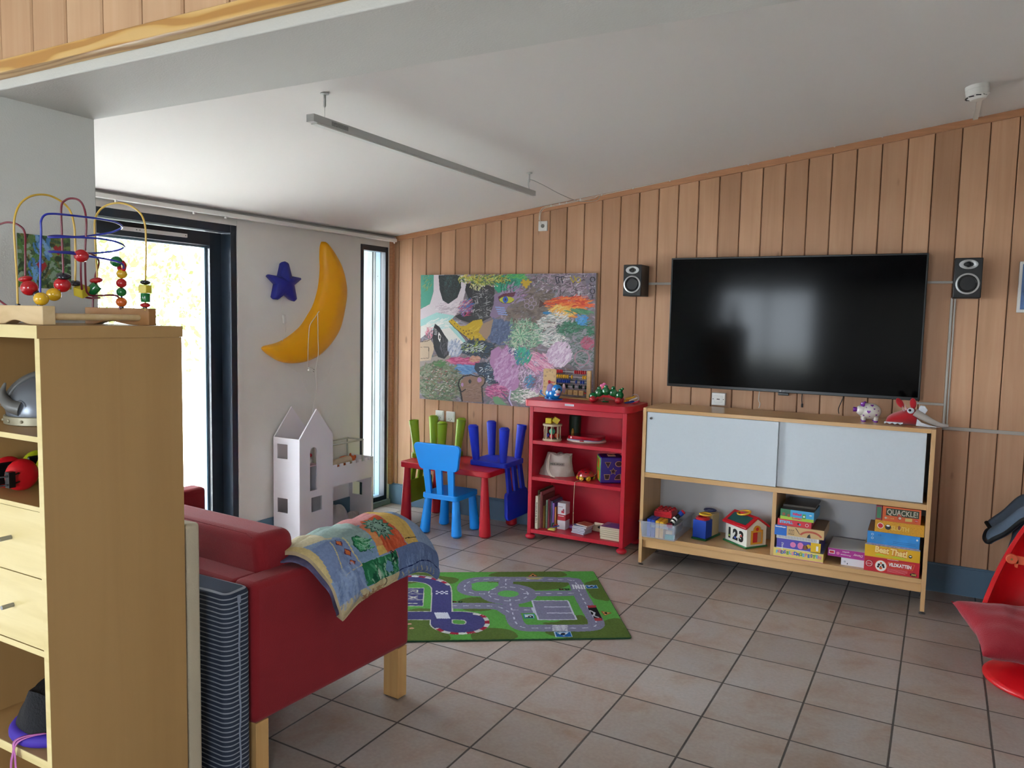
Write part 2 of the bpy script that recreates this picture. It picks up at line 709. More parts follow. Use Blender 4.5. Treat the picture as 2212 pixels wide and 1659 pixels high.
# --- far wall: real boards with open grooves
b = MB()
XW = 8.0
b.prism([(-0.35, -0.12), (XW, -0.12), (XW, CZ(XW)), (-0.35, CZ(-0.35))], 0.012, 0.16, 'y', 1)
x = 0.073 - 0.1362
while x < XW:
    a, c = max(x + 0.0024, -0.02), x + 0.1362 - 0.0024
    e = 0.004
    for (p, q, y) in ((a, c, 0.0),):
        z0 = 0.15
        v_ = [b.v(P) for P in ((p, 0.012, z0), (p, e, z0), (p + e, 0, z0), (q - e, 0, z0), (q, e, z0), (q, 0.012, z0))]
        w_ = [b.v((P[0], P[1], CZ(P[0]) - 0.004)) for P in ((p, 0.012), (p, e), (p + e, 0), (q - e, 0), (q, e), (q, 0.012))]
        for i in range(5):
            b.f([v_[i], v_[i + 1], w_[i + 1], w_[i]], 0)
        b.f(v_, 0)
        b.f(w_, 0)
    x += 0.1362
struct(b.build('wall_far', [M_PINE, M_GROOVE]))

b = MB()
b.prism([(0, CZ(0) - 0.040), (XW, CZ(XW) - 0.040), (XW, CZ(XW)), (0, CZ(0))], -0.014, 0.004, 'y')
struct(b.build('trim_1', M_TRIMW, bevel=0.002))
b = MB()
b.box(-0.02, 0.030, -0.03, 0.002, 0.165, 2.2)
struct(b.build('trim_2', M_TRIMW))
b = MB()
b.box(-0.02, XW, -0.014, 0.004, 0.0, 0.163)
b.box(-0.02, XW, -0.010, 0.012, 0.163, 0.172)
struct(b.build('baseboard_far', M_BASEB, bevel=0.003))

# --- window wall (built square, then turned a little)
b = MB()
T0, T1 = -0.30, 0.0
for (s0, s1, z0, z1) in ((-9.2, -3.66, -0.1, 2.4), (-3.66, -1.563, 2.126, 2.4), (-1.563, -0.375, -0.1, 2.4),
                         (-0.375, -0.05, 2.124, 2.4), (-0.375, -0.05, -0.1, 0.042), (-0.05, 0.06, -0.1, 2.4)):
    b.box(T0, T1, s0, s1, z0, z1)
struct(b.build('wall_left', M_WALL, rot=(0, 0, WR)))
b = MB()
b.box(-0.005, 0.012, -1.536, -0.39, 0, 0.146)
struct(b.build('baseboard_left', M_BASEB, bevel=0.002, rot=(0, 0, WR)))
b = MB()
b.box(0, 0.010, -3.66, -1.563, 2.126, 2.155)
b.box(0, 0.010, -1.560, -1.536, 0, 2.155)
struct(b.build('trim_3', M_WALL, rot=(0, 0, WR)))

# --- terrace door
d = bpy.data.objects.new('door_1', None)
COL.objects.link(d)
d.rotation_euler = (0, 0, WR)
struct(d)
b = MB()
b.box(-0.12, 0.006, -1.608, -1.563, 0, 2.126)
b.box(-0.12, 0.006, -3.66, -3.615, 0, 2.126)
b.box(-0.12, 0.006, -3.615, -1.608, 2.078, 2.126)
b.box(-0.12, 0.006, -3.615, -1.608, 0, 0.05)
b.build('frame', M_NAVY, d, bevel=0.002)
b = MB()
b.box(-0.14, -0.08, -1.700, -1.612, 0.055, 2.074)
b.box(-0.14, -0.08, -2.901, -2.81, 0.055, 2.074)
b.box(-0.14, -0.08, -2.81, -1.700, 1.990, 2.074)
b.box(-0.14, -0.08, -2.81, -1.700, 0.055, 0.19)
b.build('leaf', M_NAVY, d, bevel=0.003)
b = MB()
b.box(-0.155, -0.118, -1.714, -1.700, 0.19, 1.99)
b.box(-0.155, -0.118, -2.81, -1.714, 1.976, 1.99)
b.box(-0.155, -0.118, -2.81, -1.714, 0.19, 0.204)
b.build('glazing_bead', M_STEEL, d)
b = MB()
b.box(-0.14, -0.08, -3.611, -3.52, 0.055, 2.074)
b.box(-0.14, -0.08, -3.52, -2.903, 1.990, 2.074)
b.box(-0.14, -0.08, -3.52, -2.903, 0.055, 0.19)
b.build('added_side_light', M_NAVY, d, bevel=0.003)  # unseen bay behind the pier, added to let in more daylight
b = MB()
b.box(-0.118, -0.112, -3.53, -2.895, 0.18, 2.0)
b.build('glass_pane', M_GLASS, d)
b = MB()
b.box(-0.118, -0.112, -2.82, -1.69, 0.18, 2.0)
b.build('glass_pane', M_GLASS, d)
b = MB()
b.box(-0.080, -0.066, -2.30, -1.873, 2.022, 2.044)
for q in (-2.21, -2.19, -2.16, -1.885):
    b.cyl((-0.066, q, 2.033), (-0.0645, q, 2.033), 0.003, mi=1, seg=8)
b.build('closer_arm', [M_WHITE, mat('screw_black', '#1c1c1c', 0.5)], d)

# --- narrow window
w = bpy.data.objects.new('window_1', None)
COL.objects.link(w)
w.rotation_euler = (0, 0, WR)
struct(w)
b = MB()
b.box(-0.05, 0.006, -0.375, -0.343, 0.042, 2.124)
b.box(-0.05, 0.006, -0.082, -0.05, 0.042, 2.124)
b.box(-0.05, 0.006, -0.343, -0.082, 2.082, 2.124)
b.box(-0.05, 0.006, -0.343, -0.082, 0.042, 0.078)
b.build('frame', M_NAVY, w, bevel=0.002)
b = MB()
b.box(-0.032, -0.026, -0.350, -0.075, 0.07, 2.09)
b.build('glass_pane', M_GLASS, w)
b = MB()
b.box(-0.10, -0.05, -0.085, -0.060, 0.0, 2.11)
b.box(-0.10, -0.05, -0.375, -0.085, 2.085, 2.11)
b.box(-0.16, -0.05, -0.375, -0.060, 0.03, 0.07)
for z in (0.35, 1.27, 1.89):
    b.cyl((-0.078, -0.085, z), (-0.078, -0.0865, z), 0.0045, mi=1, seg=10)
b.build('steel_jamb', [M_STEEL, MATS['screw_black']], w)
b = MB()
b.box(-0.012, 0.030, -0.40, -0.03, 0.0, 0.042)
b.build('sill', mat('sill_grey', '#6d7b80', 0.5), w, bevel=0.003)
# whitewashed outside boards beside the narrow window
b = MB()
b.box(-0.125, -0.102, -0.088, -0.055, -0.1, 2.4)
b.box(-0.215, -0.130, -0.092, -0.055, -0.1, 2.4)
b.box(-0.300, -0.219, -0.080, -0.055, -0.1, 2.4)
struct(b.build('trim_4', mat('whitewashed_board', '#6f7677', 0.8, noise=0.35, nscale=3, stretch=(8, 8, 1)), bevel=0.004, rot=(0, 0, WR)))

# --- pier, lintel, gallery front, other walls
b = MB()
b.box(-0.1, X_PIER, Y_FRONT + 0.012, Y_BACK, 0, Z_LINT + 0.02)
struct(b.build('wall_pier', M_LINT, bevel=0.004))
b = MB()
b.box(-0.1, 8.0, Y_FRONT + 0.012, Y_BACK, Z_LINT, 3.3)
struct(b.build('wall_lintel', M_LINT, bevel=0.003))
b = MB()
x = 0.037
while x < 8:
    p, q, e = x + 0.0026, x + 0.1362 - 0.0026, 0.004
    b.prism([(p, 0), (p, -0.010), (p + e, -0.014), (q - e, -0.014), (q, -0.010), (q, 0)], 2.17, 4.6, 'z', 0)
    x += 0.1362
b.box(0, 8, -0.001, 0.012, 2.16, 4.6, 1)
o = struct(b.build('wall_gallery', [M_PINE2, M_GROOVE], loc=(0, Y_FRONT, 0)))
b = MB()
b.box(0.0, 8, Y_FRONT - 0.026, Y_FRONT + 0.012, 2.149, 2.181)
struct(b.build('trim_5', M_EDGE, bevel=0.002))
b = MB()
b.prism([(-0.4, CZ(-0.4)), (8.1, CZ(8.1)), (8.1, CZ(8.1) + 0.15), (-0.4, CZ(-0.4) + 0.15)], Y_BACK - 0.05, 0.2, 'y')
struct(b.build('ceiling', M_CEIL))
b = MB()
b.prism([(-0.4, 3.7), (8.1, 4.6), (8.1, 4.75), (-0.4, 3.85)], -9.2, Y_BACK, 'y')
struct(b.build('ceiling_near', M_CEIL))
b = MB()
for (y0, y1, z0, z1) in ((-8.2, 0.2, -0.1, 1.1), (-8.2, 0.2, 2.4, 4.7), (-9.2, -8.2, -0.1, 4.7), (-6.6, 0.2, 1.1, 2.4)):
    b.box(5.1, 5.25, y0, y1, z0, z1)
struct(b.build('wall_right', M_WALL))  # unseen wall, set close in to cut light from the right
w = bpy.data.objects.new('window_3', None)
COL.objects.link(w)
struct(w)
b = MB()
b.box(5.12, 5.22, -8.2, -8.14, 1.1, 2.4)
b.box(5.12, 5.22, -6.66, -6.6, 1.1, 2.4)
b.box(5.12, 5.22, -8.14, -6.66, 2.34, 2.4)
b.box(5.12, 5.22, -8.14, -6.66, 1.1, 1.16)
b.build('frame', M_NAVY, w)
portal('portal_side', (5.26, -7.4, 1.75), Euler((0, radians(90), 0)), 1.3, 1.6)
b = MB()
b.box(-0.4, 0.02, -9.2, Y_FRONT, 2.3, 4.0)
b.box(-0.15, 5.1, -9.15, -9.0, -0.1, 0.7)
b.box(-0.15, 5.1, -9.15, -9.0, 2.2, 4.8)
b.box(-0.15, 0.6, -9.15, -9.0, 0.6, 2.8)
b.box(2.2, 5.1, -9.15, -9.0, 0.6, 2.8)
struct(b.build('wall_near', M_WALL))
x0, x1 = 0.6, 2.2
w = bpy.data.objects.new('window_2', None)
COL.objects.link(w)
struct(w)
b = MB()
b.box(x0, x0 + 0.06, -9.13, -9.02, 0.7, 2.2)
b.box(x1 - 0.06, x1, -9.13, -9.02, 0.7, 2.2)
b.box(x0 + 0.06, x1 - 0.06, -9.13, -9.02, 2.14, 2.2)
b.box(x0 + 0.06, x1 - 0.06, -9.13, -9.02, 0.7, 0.76)
b.box((x0 + x1) / 2 - 0.03, (x0 + x1) / 2 + 0.03, -9.13, -9.02, 0.76, 2.14)
b.build('frame', M_NAVY, w)
portal('portal_back', ((x0 + x1) / 2, -9.16, 1.45), Euler((radians(90), 0, 0)), x1 - x0, 1.5)

# --- window high in the side wall behind the camera, and unseen eaves added to shade the outside boards
b = MB()
b.box(-1.0, -0.31, -4.6, 0.4, 2.24, 2.34)
struct(b.build('added_eaves', M_WALL))

# --- outside
b = MB()
b.box(-30, -0.31, -30, 20, -0.35, -0.06)
struct(b.build('terrace', mat('terrace_paving', '#b9b6ad', 0.9, noise=0.1, nscale=2)))
b = MB()
b.box(-30, 40, -40, -9.2, -0.35, -0.06)
b.box(5.3, 40, -9.2, 20, -0.35, -0.06)
struct(b.build('yard', mat('yard_gravel', '#a5a69a', 0.9, noise=0.1, nscale=2)))


def tree(loc, h, r, n, label, seed):
    rs = random.Random(seed)
    t = thing('birch_tree', label, 'tree', loc)
    b = MB()
    b.tube([(0, 0, -0.1), (0.05, 0.02, h * 0.3), (-0.03, 0.05, h * 0.6), (0.02, 0, h)], 0.05, 8, radii=[0.10, 0.08, 0.055, 0.02])
    ends = []
    for i in range(16):
        z = h * (0.22 + 0.7 * i / 16)
        a = i * 2.4
        L = r * (1.0 - 0.5 * abs(i / 16 - 0.4))
        p = [(0, 0, z), (L * 0.5 * cos(a), L * 0.5 * sin(a), z + 0.2), (L * cos(a), L * sin(a), z + 0.15)]
        b.tube(p, 0.02, 5, radii=[0.03, 0.018, 0.006])
        ends += [(Vector(p[1]), Vector(p[2]))]
    b.build('trunk', mat('birch_bark', '#8d8a80', 0.9, noise=0.3, nscale=10), t, smooth=40)
    b = MB()
    for i in range(n):
        A, B = ends[rs.randrange(len(ends))]
        c = A.lerp(B, rs.random() * 1.2) + Vector((rs.gauss(0, .26), rs.gauss(0, .26), rs.gauss(0, .22)))
        s_ = 0.035 + 0.03 * rs.random()
        R = Euler((rs.random() * 6, rs.random() * 6, rs.random() * 6)).to_matrix()
        b.f([b.v(c + R @ Vector(q)) for q in ((-s_, 0, 0), (0, -s_ * .6, 0.004), (s_, 0, 0), (0, s_ * .6, 0.004))])
    o = b.build('foliage', mat('leaf_green', '#4f6a1e', 0.6, noise=0.3, nscale=3), t, recalc=False)
    o['kind'] = 'stuff'


tree((-5.2, 1.15, -0.06), 4.2, 1.3, 2600, 'leafy birch seen through the terrace door glass, nearest the house', 3)
tree((-9.5, 3.4, -0.06), 5.0, 2.0, 2600, 'leafy birch further out in the garden beyond the terrace door', 5)
# ================================================================== THINGS FIXED TO WALLS AND CEILING
M_BLACK = mat('black_plastic', '#0d0d0f', 0.35)
M_CORD = mat('white_cord', '#d9d6cf', 0.5)
M_SATIN = mat('satin_aluminium', '#b9bbb9', 0.5)

# curtain track along the window wall
t = thing('curtain_track', 'long white curtain track under the ceiling above the terrace door', 'curtain rail')
t.rotation_euler = (0, 0, WR)
b = MB()
b.box(0.0, 0.055, -3.65, -0.01, 2.172, 2.207)
b.build('batten', mat('batten_grey', '#bcb8b4', 0.7), t, bevel=0.002)
b = MB()
b.box(0.058, 0.092, -3.65, -0.045, 2.164, 2.190)
b.build('rail', M_WHITE, t, bevel=0.003)
b = MB()
b.cyl((0.075, -0.06, 2.164), (0.075, -0.06, 2.152), 0.006)
b.build('end_stop', M_WHITE, t)
for s_ in (-2.42, -1.93, -1.70):
    b = MB()
    b.box(0.068, 0.080, s_ - 0.005, s_ + 0.005, 2.152, 2.164)
    b.build('glider', M_WHITE, t)

# suspended strip light
t = thing('ceiling_light', 'long thin grey strip light hanging from the sloping ceiling', 'light')
b = MB()
b.box(1.731, 1.769, -2.822, -0.902, 2.310, 2.339)
b.box(1.7692, 1.7695, -2.72, -2.62, 2.315, 2.333, 1)
b.build('housing', [M_SATIN, mat('rating_label', '#8d8f8d', 0.6, noise=0.5, nscale=300)], t, bevel=0.0015)
b = MB()
b.box(1.735, 1.765, -2.80, -0.93, 2.304, 2.311)
b.build('diffuser', mat('diffuser', '#cdcfcb', 0.4), t)
for yy in (-2.74, -0.955):
    zc = CZ(1.75)
    b = MB()
    b.lathe([(0.018, zc), (0.018, zc - 0.004), (0.008, zc - 0.007)], 20, (1.75, yy, 0))
    b.lathe([(0.0055, zc - 0.005), (0.0055, zc - 0.048), (0.003, zc - 0.055)], 12, (1.75, yy, 0))
    sp = b.build('suspension', M_SATIN, t, smooth=50)
    b = MB()
    b.cyl((1.75, yy, zc - 0.05), (1.75, yy, 2.338), 0.0009, seg=6)
    b.build('wire', M_SATIN, sp)
b = MB()
pts = spline([(1.75, -0.95, 2.345), (1.742, -0.95, 2.37), (1.752, -0.955, 2.40), (1.78, -0.85, 2.388), (1.80, -0.62, 2.362), (1.82, -0.38, 2.352), (1.85, -0.15, 2.385), (1.83, -0.022, 2.437)], 8)
b.tube(pts, 0.0022, 6)
b.build('power_cord', M_SATIN, t)

# smoke detector with its short conduit
zc = CZ(4.05)
t = thing('smoke_detector', 'round white smoke detector on the ceiling near the pine wall', 'smoke detector')
sd = bpy.data.objects.new('tmp', None)
b = MB()
b.at((4.055, -0.685, zc), (0, -0.13, 0))
b.lathe([(0.052, 0.0), (0.052, -0.018), (0.051, -0.0185), (0.051, -0.020), (0.052, -0.0205), (0.051, -0.048)], 36)
b.build('housing', M_WHITE, t, smooth=35)
b = MB()
b.at((4.055, -0.685, zc), (0, -0.13, 0))
b.lathe([(0.050, -0.046), (0.038, -0.060), (0.034, -0.066), (0.030, -0.068)], 36)
for a in range(0, 360, 40):
    u = radians(a)
    b.at((4.055 + 0.044 * cos(u), -0.685 + 0.044 * sin(u), zc - 0.0535 + 0.044 * cos(u) * 0.13), (0, 0, u))
    b.box(-0.003, 0.003, -0.011, 0.011, -0.003, 0.001, 1)
b.build('sensor_cap', [M_WHITE, M_BLACK], t, smooth=35)
b = MB()
b.prism([(4.066, CZ(4.066) - 0.012), (4.092, CZ(4.092) - 0.012), (4.092, CZ(4.092)), (4.066, CZ(4.066))], -0.65, -0.016, 'y')
b.build('conduit', M_WHITE, t, bevel=0.002)

# cables clipped along the trim
b = MB()
P = [(1.354, 2.29), (1.356, 2.33), (1.366, 2.361), (1.399, 2.384), (1.517, 2.399), (1.68, 2.421), (1.841, 2.444), (2.072, 2.476), (2.329, 2.511),
     (2.581, 2.548), (2.84, 2.582), (3.091, 2.615), (3.349, 2.649), (3.609, 2.683), (3.863, 2.719), (4.116, 2.751), (4.5, 2.802), (5.0, 2.87)]
b.tube(spline([(x, -0.0175, z) for x, z in P], 5), 0.0022, 6)
P2 = [(1.372, 2.262), (1.362, 2.29), (1.364, 2.33), (1.376, 2.356), (1.405, 2.377), (1.517, 2.392), (1.66, 2.411), (1.78, 2.426), (1.812, 2.44)]
b.tube(spline([(x, -0.0175, z) for x, z in P2], 5), 0.0022, 6)
for x, z in P[4:17] + [(1.574, 2.405), (1.45, 2.39)]:
    b.box(x - 0.004, x + 0.004, -0.022, -0.014, z - 0.006, z + 0.006)
tag(b.build('cable', M_CORD, smooth=60), 'white cable clipped all along the sloping trim of the pine wall', 'cable')

def socket(name, x0, x1, z0, z1, label, cat='socket', group=None, depth=0.012, kind='dk'):
    t = thing(name, label, cat, ((x0 + x1) / 2, 0, (z0 + z1) / 2), 0, group)
    hx, hz = (x1 - x0) / 2, (z1 - z0) / 2
    b = MB()
    b.box(-hx, hx, -depth, 0.002, -hz, hz)
    b.build('cover', M_WHITE, t, bevel=0.003)
    b = MB()
    if kind == 'dk':
        b.box(-hx * 0.86, hx * 0.86, -depth - 0.004, -depth + 0.001, -0.004, hz * 0.9)
        b.build('rocker', M_WHITE, t, bevel=0.002)
        b = MB()
        for q in (-0.012, 0.012):
            b.cyl((q, -depth - 0.0012, -hz * 0.45), (q, -depth + 0.001, -hz * 0.45), 0.0028, seg=10)
        b.cyl((0, -depth - 0.0012, -hz * 0.75), (0, -depth + 0.001, -hz * 0.75), 0.003, seg=10)
        b.build('pin_hole', M_BLACK, t)
    elif kind == 'plain':
        b.lathe([(0.014, 0), (0.014, 0.002)], 20, (0, -depth - 0.002, 0), 'y')
        b.build('pin_hole', mat('cord_hole_grey', '#77756f', 0.6), t)
    else:
        b.box(-hx * 0.62, hx * 0.62, -depth - 0.002, -depth + 0.001, -hz * 0.55, hz * 0.55)
        b.build('insert', M_WHITE, t, bevel=0.001)
        b = MB()
        b.box(-0.010, 0.010, -depth - 0.003, -depth, -0.003, 0.003)
        b.build('port', M_BLACK, t)
        for q in (-0.034, 0.034):
            b = MB()
            b.cyl((q, -depth - 0.001, 0), (q, -depth, 0), 0.003, seg=10)
            b.build('screw', M_BLACK, t)
    return t

socket('wall_socket', 0.458, 0.536, 0.739, 0.820, 'left of the two white switched sockets behind the upturned green chair')
socket('wall_socket', 0.560, 0.640, 0.735, 0.818, 'right of the two white switched sockets behind the upturned green chair')
socket('wall_socket', 1.346, 1.418, 2.212, 2.284, 'small square white outlet high on the pine wall where a cable drops in', kind='plain')
socket('wall_socket', 2.674, 2.762, 1.021, 1.103, 'white square connection box between television and top of the sideboard', depth=0.034, kind='tv')

# cable trunking
b = MB()
def duct(x0, x1, z0, z1, y=-0.011):
    b.box(x0, x1, y, 0.0, z0, z1)
duct(4.018, 4.031, 0.972, 1.735)
duct(4.036, 4.045, 0.985, 1.735, -0.008)
duct(4.018, 5.09, 0.968, 0.988)
duct(3.86, 4.018, 1.108, 1.122)
duct(3.85, 4.03, 1.818, 1.832)
tag(b.build('cable_trunking', mat('trunking_grey', '#b3aea6', 0.5), bevel=0.0015), 'thin grey cable trunking running down from the right speaker and along the wall', 'cable duct')
b = MB()
b.box(2.19, 2.42, -0.011, 0.0, 1.816, 1.832)
tag(b.build('cable_trunking', mat('trunking_grey', '#b3aea6', 0.5), bevel=0.0015), 'short grey cable trunking between the left speaker and the television', 'cable duct')
# loose leads hanging under the television
for k, (pts, c, lab) in enumerate((
        ([(2.98, -0.02, 1.16), (2.975, -0.03, 1.08), (2.985, -0.03, 1.05), (2.98, -0.035, 1.022)], '#cfcac2', 'thin white lead hanging below the television beside the connection box'),
        ([(3.24, -0.02, 1.16), (3.238, -0.03, 1.10), (3.242, -0.03, 1.065)], '#17171a', 'short black lead with plug dangling below the middle of the television'),
        ([(3.49, -0.02, 1.16), (3.47, -0.03, 1.10), (3.455, -0.035, 1.05), (3.46, -0.04, 1.022)], '#17171a', 'black lead curving down below the right half of the television'))):
    b = MB()
    b.tube(spline(pts, 6), 0.0028, 6)
    if k == 1:
        b.cyl((3.242, -0.03, 1.068), (3.242, -0.03, 1.045), 0.006, seg=10)
    tag(b.build('lead', mat('lead_%s' % c[1:], c, 0.5), smooth=50), lab, 'lead')

# --- television
t = thing('television', 'large black flat screen television on the pine wall above the sideboard', 'television')
b = MB()
b.box(2.378, 3.893, -0.072, -0.030, 1.133, 1.990)
b.box(2.60, 3.67, -0.030, 0.0, 1.25, 1.80)
b.build('casing', mat('tv_casing', '#0a0a0b', 0.3), t, bevel=0.003)
b = MB()
b.box(2.388, 3.883, -0.0735, -0.0715, 1.152, 1.980)
b.build('screen', mat('tv_screen', '#050506', 0.10, spec=0.12), t)
b = MB()
b.box(3.10, 3.165, -0.071, -0.055, 1.116, 1.134)
b.build('sensor_bar', M_BLACK, t, bevel=0.003)
b = MB()
b.at((3.132, -0.0745, 1.138)).text('LG', 0.010, depth=0.0004)
b.at((3.114, -0.0740, 1.143)).lathe([(0.0055, -0.0004), (0.0055, 0.0004)], 18, axis='y')
b.build('logo', mat('logo_grey', '#8e8e90', 0.4), t, loc=(0, 0, 0))

# --- loudspeakers
def speaker(x0, x1, z0, z1, label):
    t = thing('loudspeaker', label, 'speaker', ((x0 + x1) / 2, -0.19, (z0 + z1) / 2), 0, 'wall speakers')
    hx, hz = (x1 - x0) / 2, (z1 - z0) / 2
    b = MB()
    b.box(-hx, hx, 0, 0.16, -hz, hz)
    b.box(-0.02, 0.02, 0.16, 0.189, -0.05, 0.03)
    b.build('cabinet', mat('speaker_black', '#141416', 0.45), t, bevel=0.004)
    b = MB()
    cz = -hz + 0.078
    b.lathe([(0.058, 0.001), (0.058, -0.004), (0.050, -0.006), (0.047, -0.002)], 40, (0, 0, cz), 'y', cap=False)
    b.build('woofer_ring', mat('speaker_silver', '#b4b5b5', 0.35, metal=0.6), t, smooth=40)
    b = MB()
    b.lathe([(0.048, -0.003), (0.044, -0.005), (0.038, -0.001), (0.014, 0.012), (0.012, 0.006), (0.0, 0.003)], 36, (0, 0, cz), 'y', cap=False)
    b.build('woofer_cone', mat('cone_black', '#1b1b1d', 0.6), t, smooth=40)
    b = MB()
    b.lathe([(1, 0.001), (1.0, -0.003), (0.9, -0.004), (0.45, 0.001)], 36, (0, 0, 0), 'y', cap=False)
    b.m = Matrix.Identity(4)
    for v_ in b.bm.verts:
        v_.co = Vector((v_.co.x * 0.046, v_.co.y, hz - 0.036 + v_.co.z * 0.026))
    tw = b.build('tweeter_plate', MATS['speaker_silver'], t, smooth=40)
    b = MB()
    b.lathe([(0.016, -0.001), (0.012, 0.0), (0.008, -0.004), (0.0, -0.006)], 24, (0, 0, hz - 0.036), 'y', cap=False)
    b.build('tweeter_dome', MATS['cone_black'], t, smooth=40)

speaker(2.085, 2.212, 1.733, 1.942, 'black bookshelf speaker on the wall left of the television')
speaker(4.022, 4.157, 1.729, 1.949, 'black bookshelf speaker on the wall right of the television')

# --- framed picture cut by the right edge
t = thing('framed_picture', 'white framed blue picture on the pine wall right of the speaker', 'picture')
b = MB()
b.prism([(4.340, 1.655), (4.64, 1.655), (4.64, 1.937), (4.340, 1.937)], -0.022, 0, 'y')
b.build('frame', M_WHITE, t, bevel=0.002)
b = MB()
b.box(4.355, 4.625, -0.0235, -0.0215, 1.672, 1.922)
b.build('print', mat('blue_print', '#5675a8', 0.5, noise=0.5, nscale=14), t)

# --- star lamp
t = thing('star_lamp', 'dark blue five pointed star shaped wall lamp with a thin white cord', 'lamp')
t.rotation_euler = (0, 0, WR)
SP = [(-1.185, 1.928), (-1.158, 1.920), (-1.128, 1.830), (-1.038, 1.822), (-1.034, 1.812), (-1.103, 1.766), (-1.079, 1.665), (-1.098, 1.652), (-1.112, 1.654),
      (-1.184, 1.700), (-1.250, 1.660), (-1.284, 1.661), (-1.288, 1.668), (-1.264, 1.765), (-1.332, 1.818), (-1.328, 1.829), (-1.228, 1.822), (-1.198, 1.925)]
b = MB()
cs_, cz_ = -1.183, 1.785
def ring(off, k):
    return [b.v((off, cs_ + (s - cs_) * k, cz_ + (z - cz_) * k)) for s, z in SP]
R0, R1, R2, R3 = ring(0.0, 0.90), ring(0.022, 0.97), ring(0.040, 0.99), ring(0.052, 0.93)
R4 = ring(0.058, 0.86)
for A, B in ((R0, R1), (R1, R2), (R2, R3), (R3, R4)):
    for i in range(len(SP)):
        b.f([A[i], A[(i + 1) % len(SP)], B[(i + 1) % len(SP)], B[i]])
mid = b.v((0.085, cs_, cz_))
for i in range(len(SP)):
    b.f([R4[i], R4[(i + 1) % len(SP)], mid])
b.f(R0)
b.build('star_shade', mat('star_blue', '#1b2288', 0.4, sss=0.0), t, smooth=30)
b = MB()
b.tube(spline([(0.03, -1.20, 1.69), (0.03, -1.205, 1.60), (0.03, -1.195, 1.56), (0.03, -1.175, 1.50), (0.025, -1.165, 1.44), (0.02, -1.195, 1.37), (0.012, -1.19, 1.30)], 6), 0.0016, 6)
b.build('cord', M_CORD, t)
b = MB()
b.at((0.03, -1.183, 1.528), (0.12, 0, 0)).box(-0.007, 0.007, -0.011, 0.011, -0.030, 0.030)
b.build('cord_switch', M_CORD, t, bevel=0.003)

# --- moon lamp
t = thing('moon_lamp', 'big yellow crescent moon wall lamp with its white cord draped in front', 'lamp')
t.rotation_euler = (0, 0, WR)
OUT = [(-0.790, 2.100), (-0.760, 2.090), (-0.687, 2.027), (-0.615, 1.934), (-0.573, 1.836), (-0.560, 1.727), (-0.588, 1.592), (-0.638, 1.457), (-0.732, 1.349),
       (-0.847, 1.269), (-0.968, 1.228), (-1.096, 1.217), (-1.209, 1.237), (-1.308, 1.286), (-1.350, 1.315), (-1.362, 1.330)]
INN = [(-0.800, 2.098), (-0.815, 2.06), (-0.819, 1.98), (-0.815, 1.904), (-0.830, 1.782), (-0.855, 1.700), (-0.890, 1.625), (-0.940, 1.560), (-1.000, 1.490),
       (-1.060, 1.445), (-1.127, 1.406), (-1.180, 1.382), (-1.235, 1.364), (-1.300, 1.352), (-1.340, 1.345), (-1.360, 1.335)]
N_ = 60
o_ = spline([(0, *p) for p in OUT], 4)
i_ = spline([(0, *p) for p in INN], 4)
b = MB()
nn = len(o_)
prof = [(0.0, 0.0), (0.0, 0.35), (0.06, 0.62), (0.16, 0.78), (0.30, 0.86), (0.45, 1.0), (0.60, 0.93), (0.76, 0.80), (0.90, 0.62), (0.985, 0.38), (1.0, 0.0)]
V = []
for k in range(nn):
    a = k / (nn - 1)
    dep = 0.018 + 0.085 * sin(pi * a) ** 0.55
    row = []
    for u, h in prof:
        p = i_[k].lerp(o_[k], u)
        row.append(b.v((h * dep, p.y, p.z)))
    V.append(row)
for A, B in zip(V, V[1:]):
    for j in range(len(prof) - 1):
        b.f([A[j], A[j + 1], B[j + 1], B[j]])
    b.f([A[-1], A[0], B[0], B[-1]])
b.f(V[0])
b.f(V[-1])
b.build('moon_shade', mat('moon_yellow', '#f2a900', 0.38, sss=0.15), t, smooth=60)
b = MB()
b.tube(spline([(0.095, -0.915, 1.590), (0.098, -0.955, 1.55), (0.10, -1.01, 1.49), (0.112, -1.035, 1.41), (0.112, -1.04, 1.32), (0.10, -1.03, 1.25), (0.07, -1.005, 1.19), (0.06, -0.985, 1.175)], 6), 0.0022, 6)
b.tube(spline([(0.095, -0.93, 1.58), (0.112, -0.945, 1.50), (0.118, -0.95, 1.40), (0.11, -0.94, 1.28), (0.07, -0.92, 1.19), (0.05, -0.90, 1.10), (0.04, -0.885, 1.02), (0.03, -0.90, 0.93), (0.025, -0.91, 0.86), (0.02, -0.905, 0.80)], 6), 0.0022, 6)
b.tube(spline([(0.015, -1.18, 1.225), (0.012, -1.10, 1.18), (0.012, -1.01, 1.13), (0.012, -0.98, 1.05), (0.012, -0.93, 0.98)], 6), 0.0011, 5)
b.tube(spline([(0.012, -0.70, 1.37), (0.012, -0.69, 1.25), (0.012, -0.74, 1.13), (0.012, -0.83, 1.07)], 6), 0.0009, 5)
b.build('cord', M_CORD, t)
b = MB()
b.at((0.055, -0.955, 1.168), (-0.25, 0, 0))
b.box(-0.008, 0.008, -0.028, 0.014, -0.014, 0.014)
pl_ = b.build('plug', M_CORD, t, bevel=0.004)
b = MB()
b.at((0.055, -0.955, 1.168), (-0.25, 0, 0))
for q in (-0.008, 0.008):
    b.cyl((0, 0.014, q), (0, 0.030, q), 0.002, seg=8)
b.build('pin', M_BLACK, pl_)

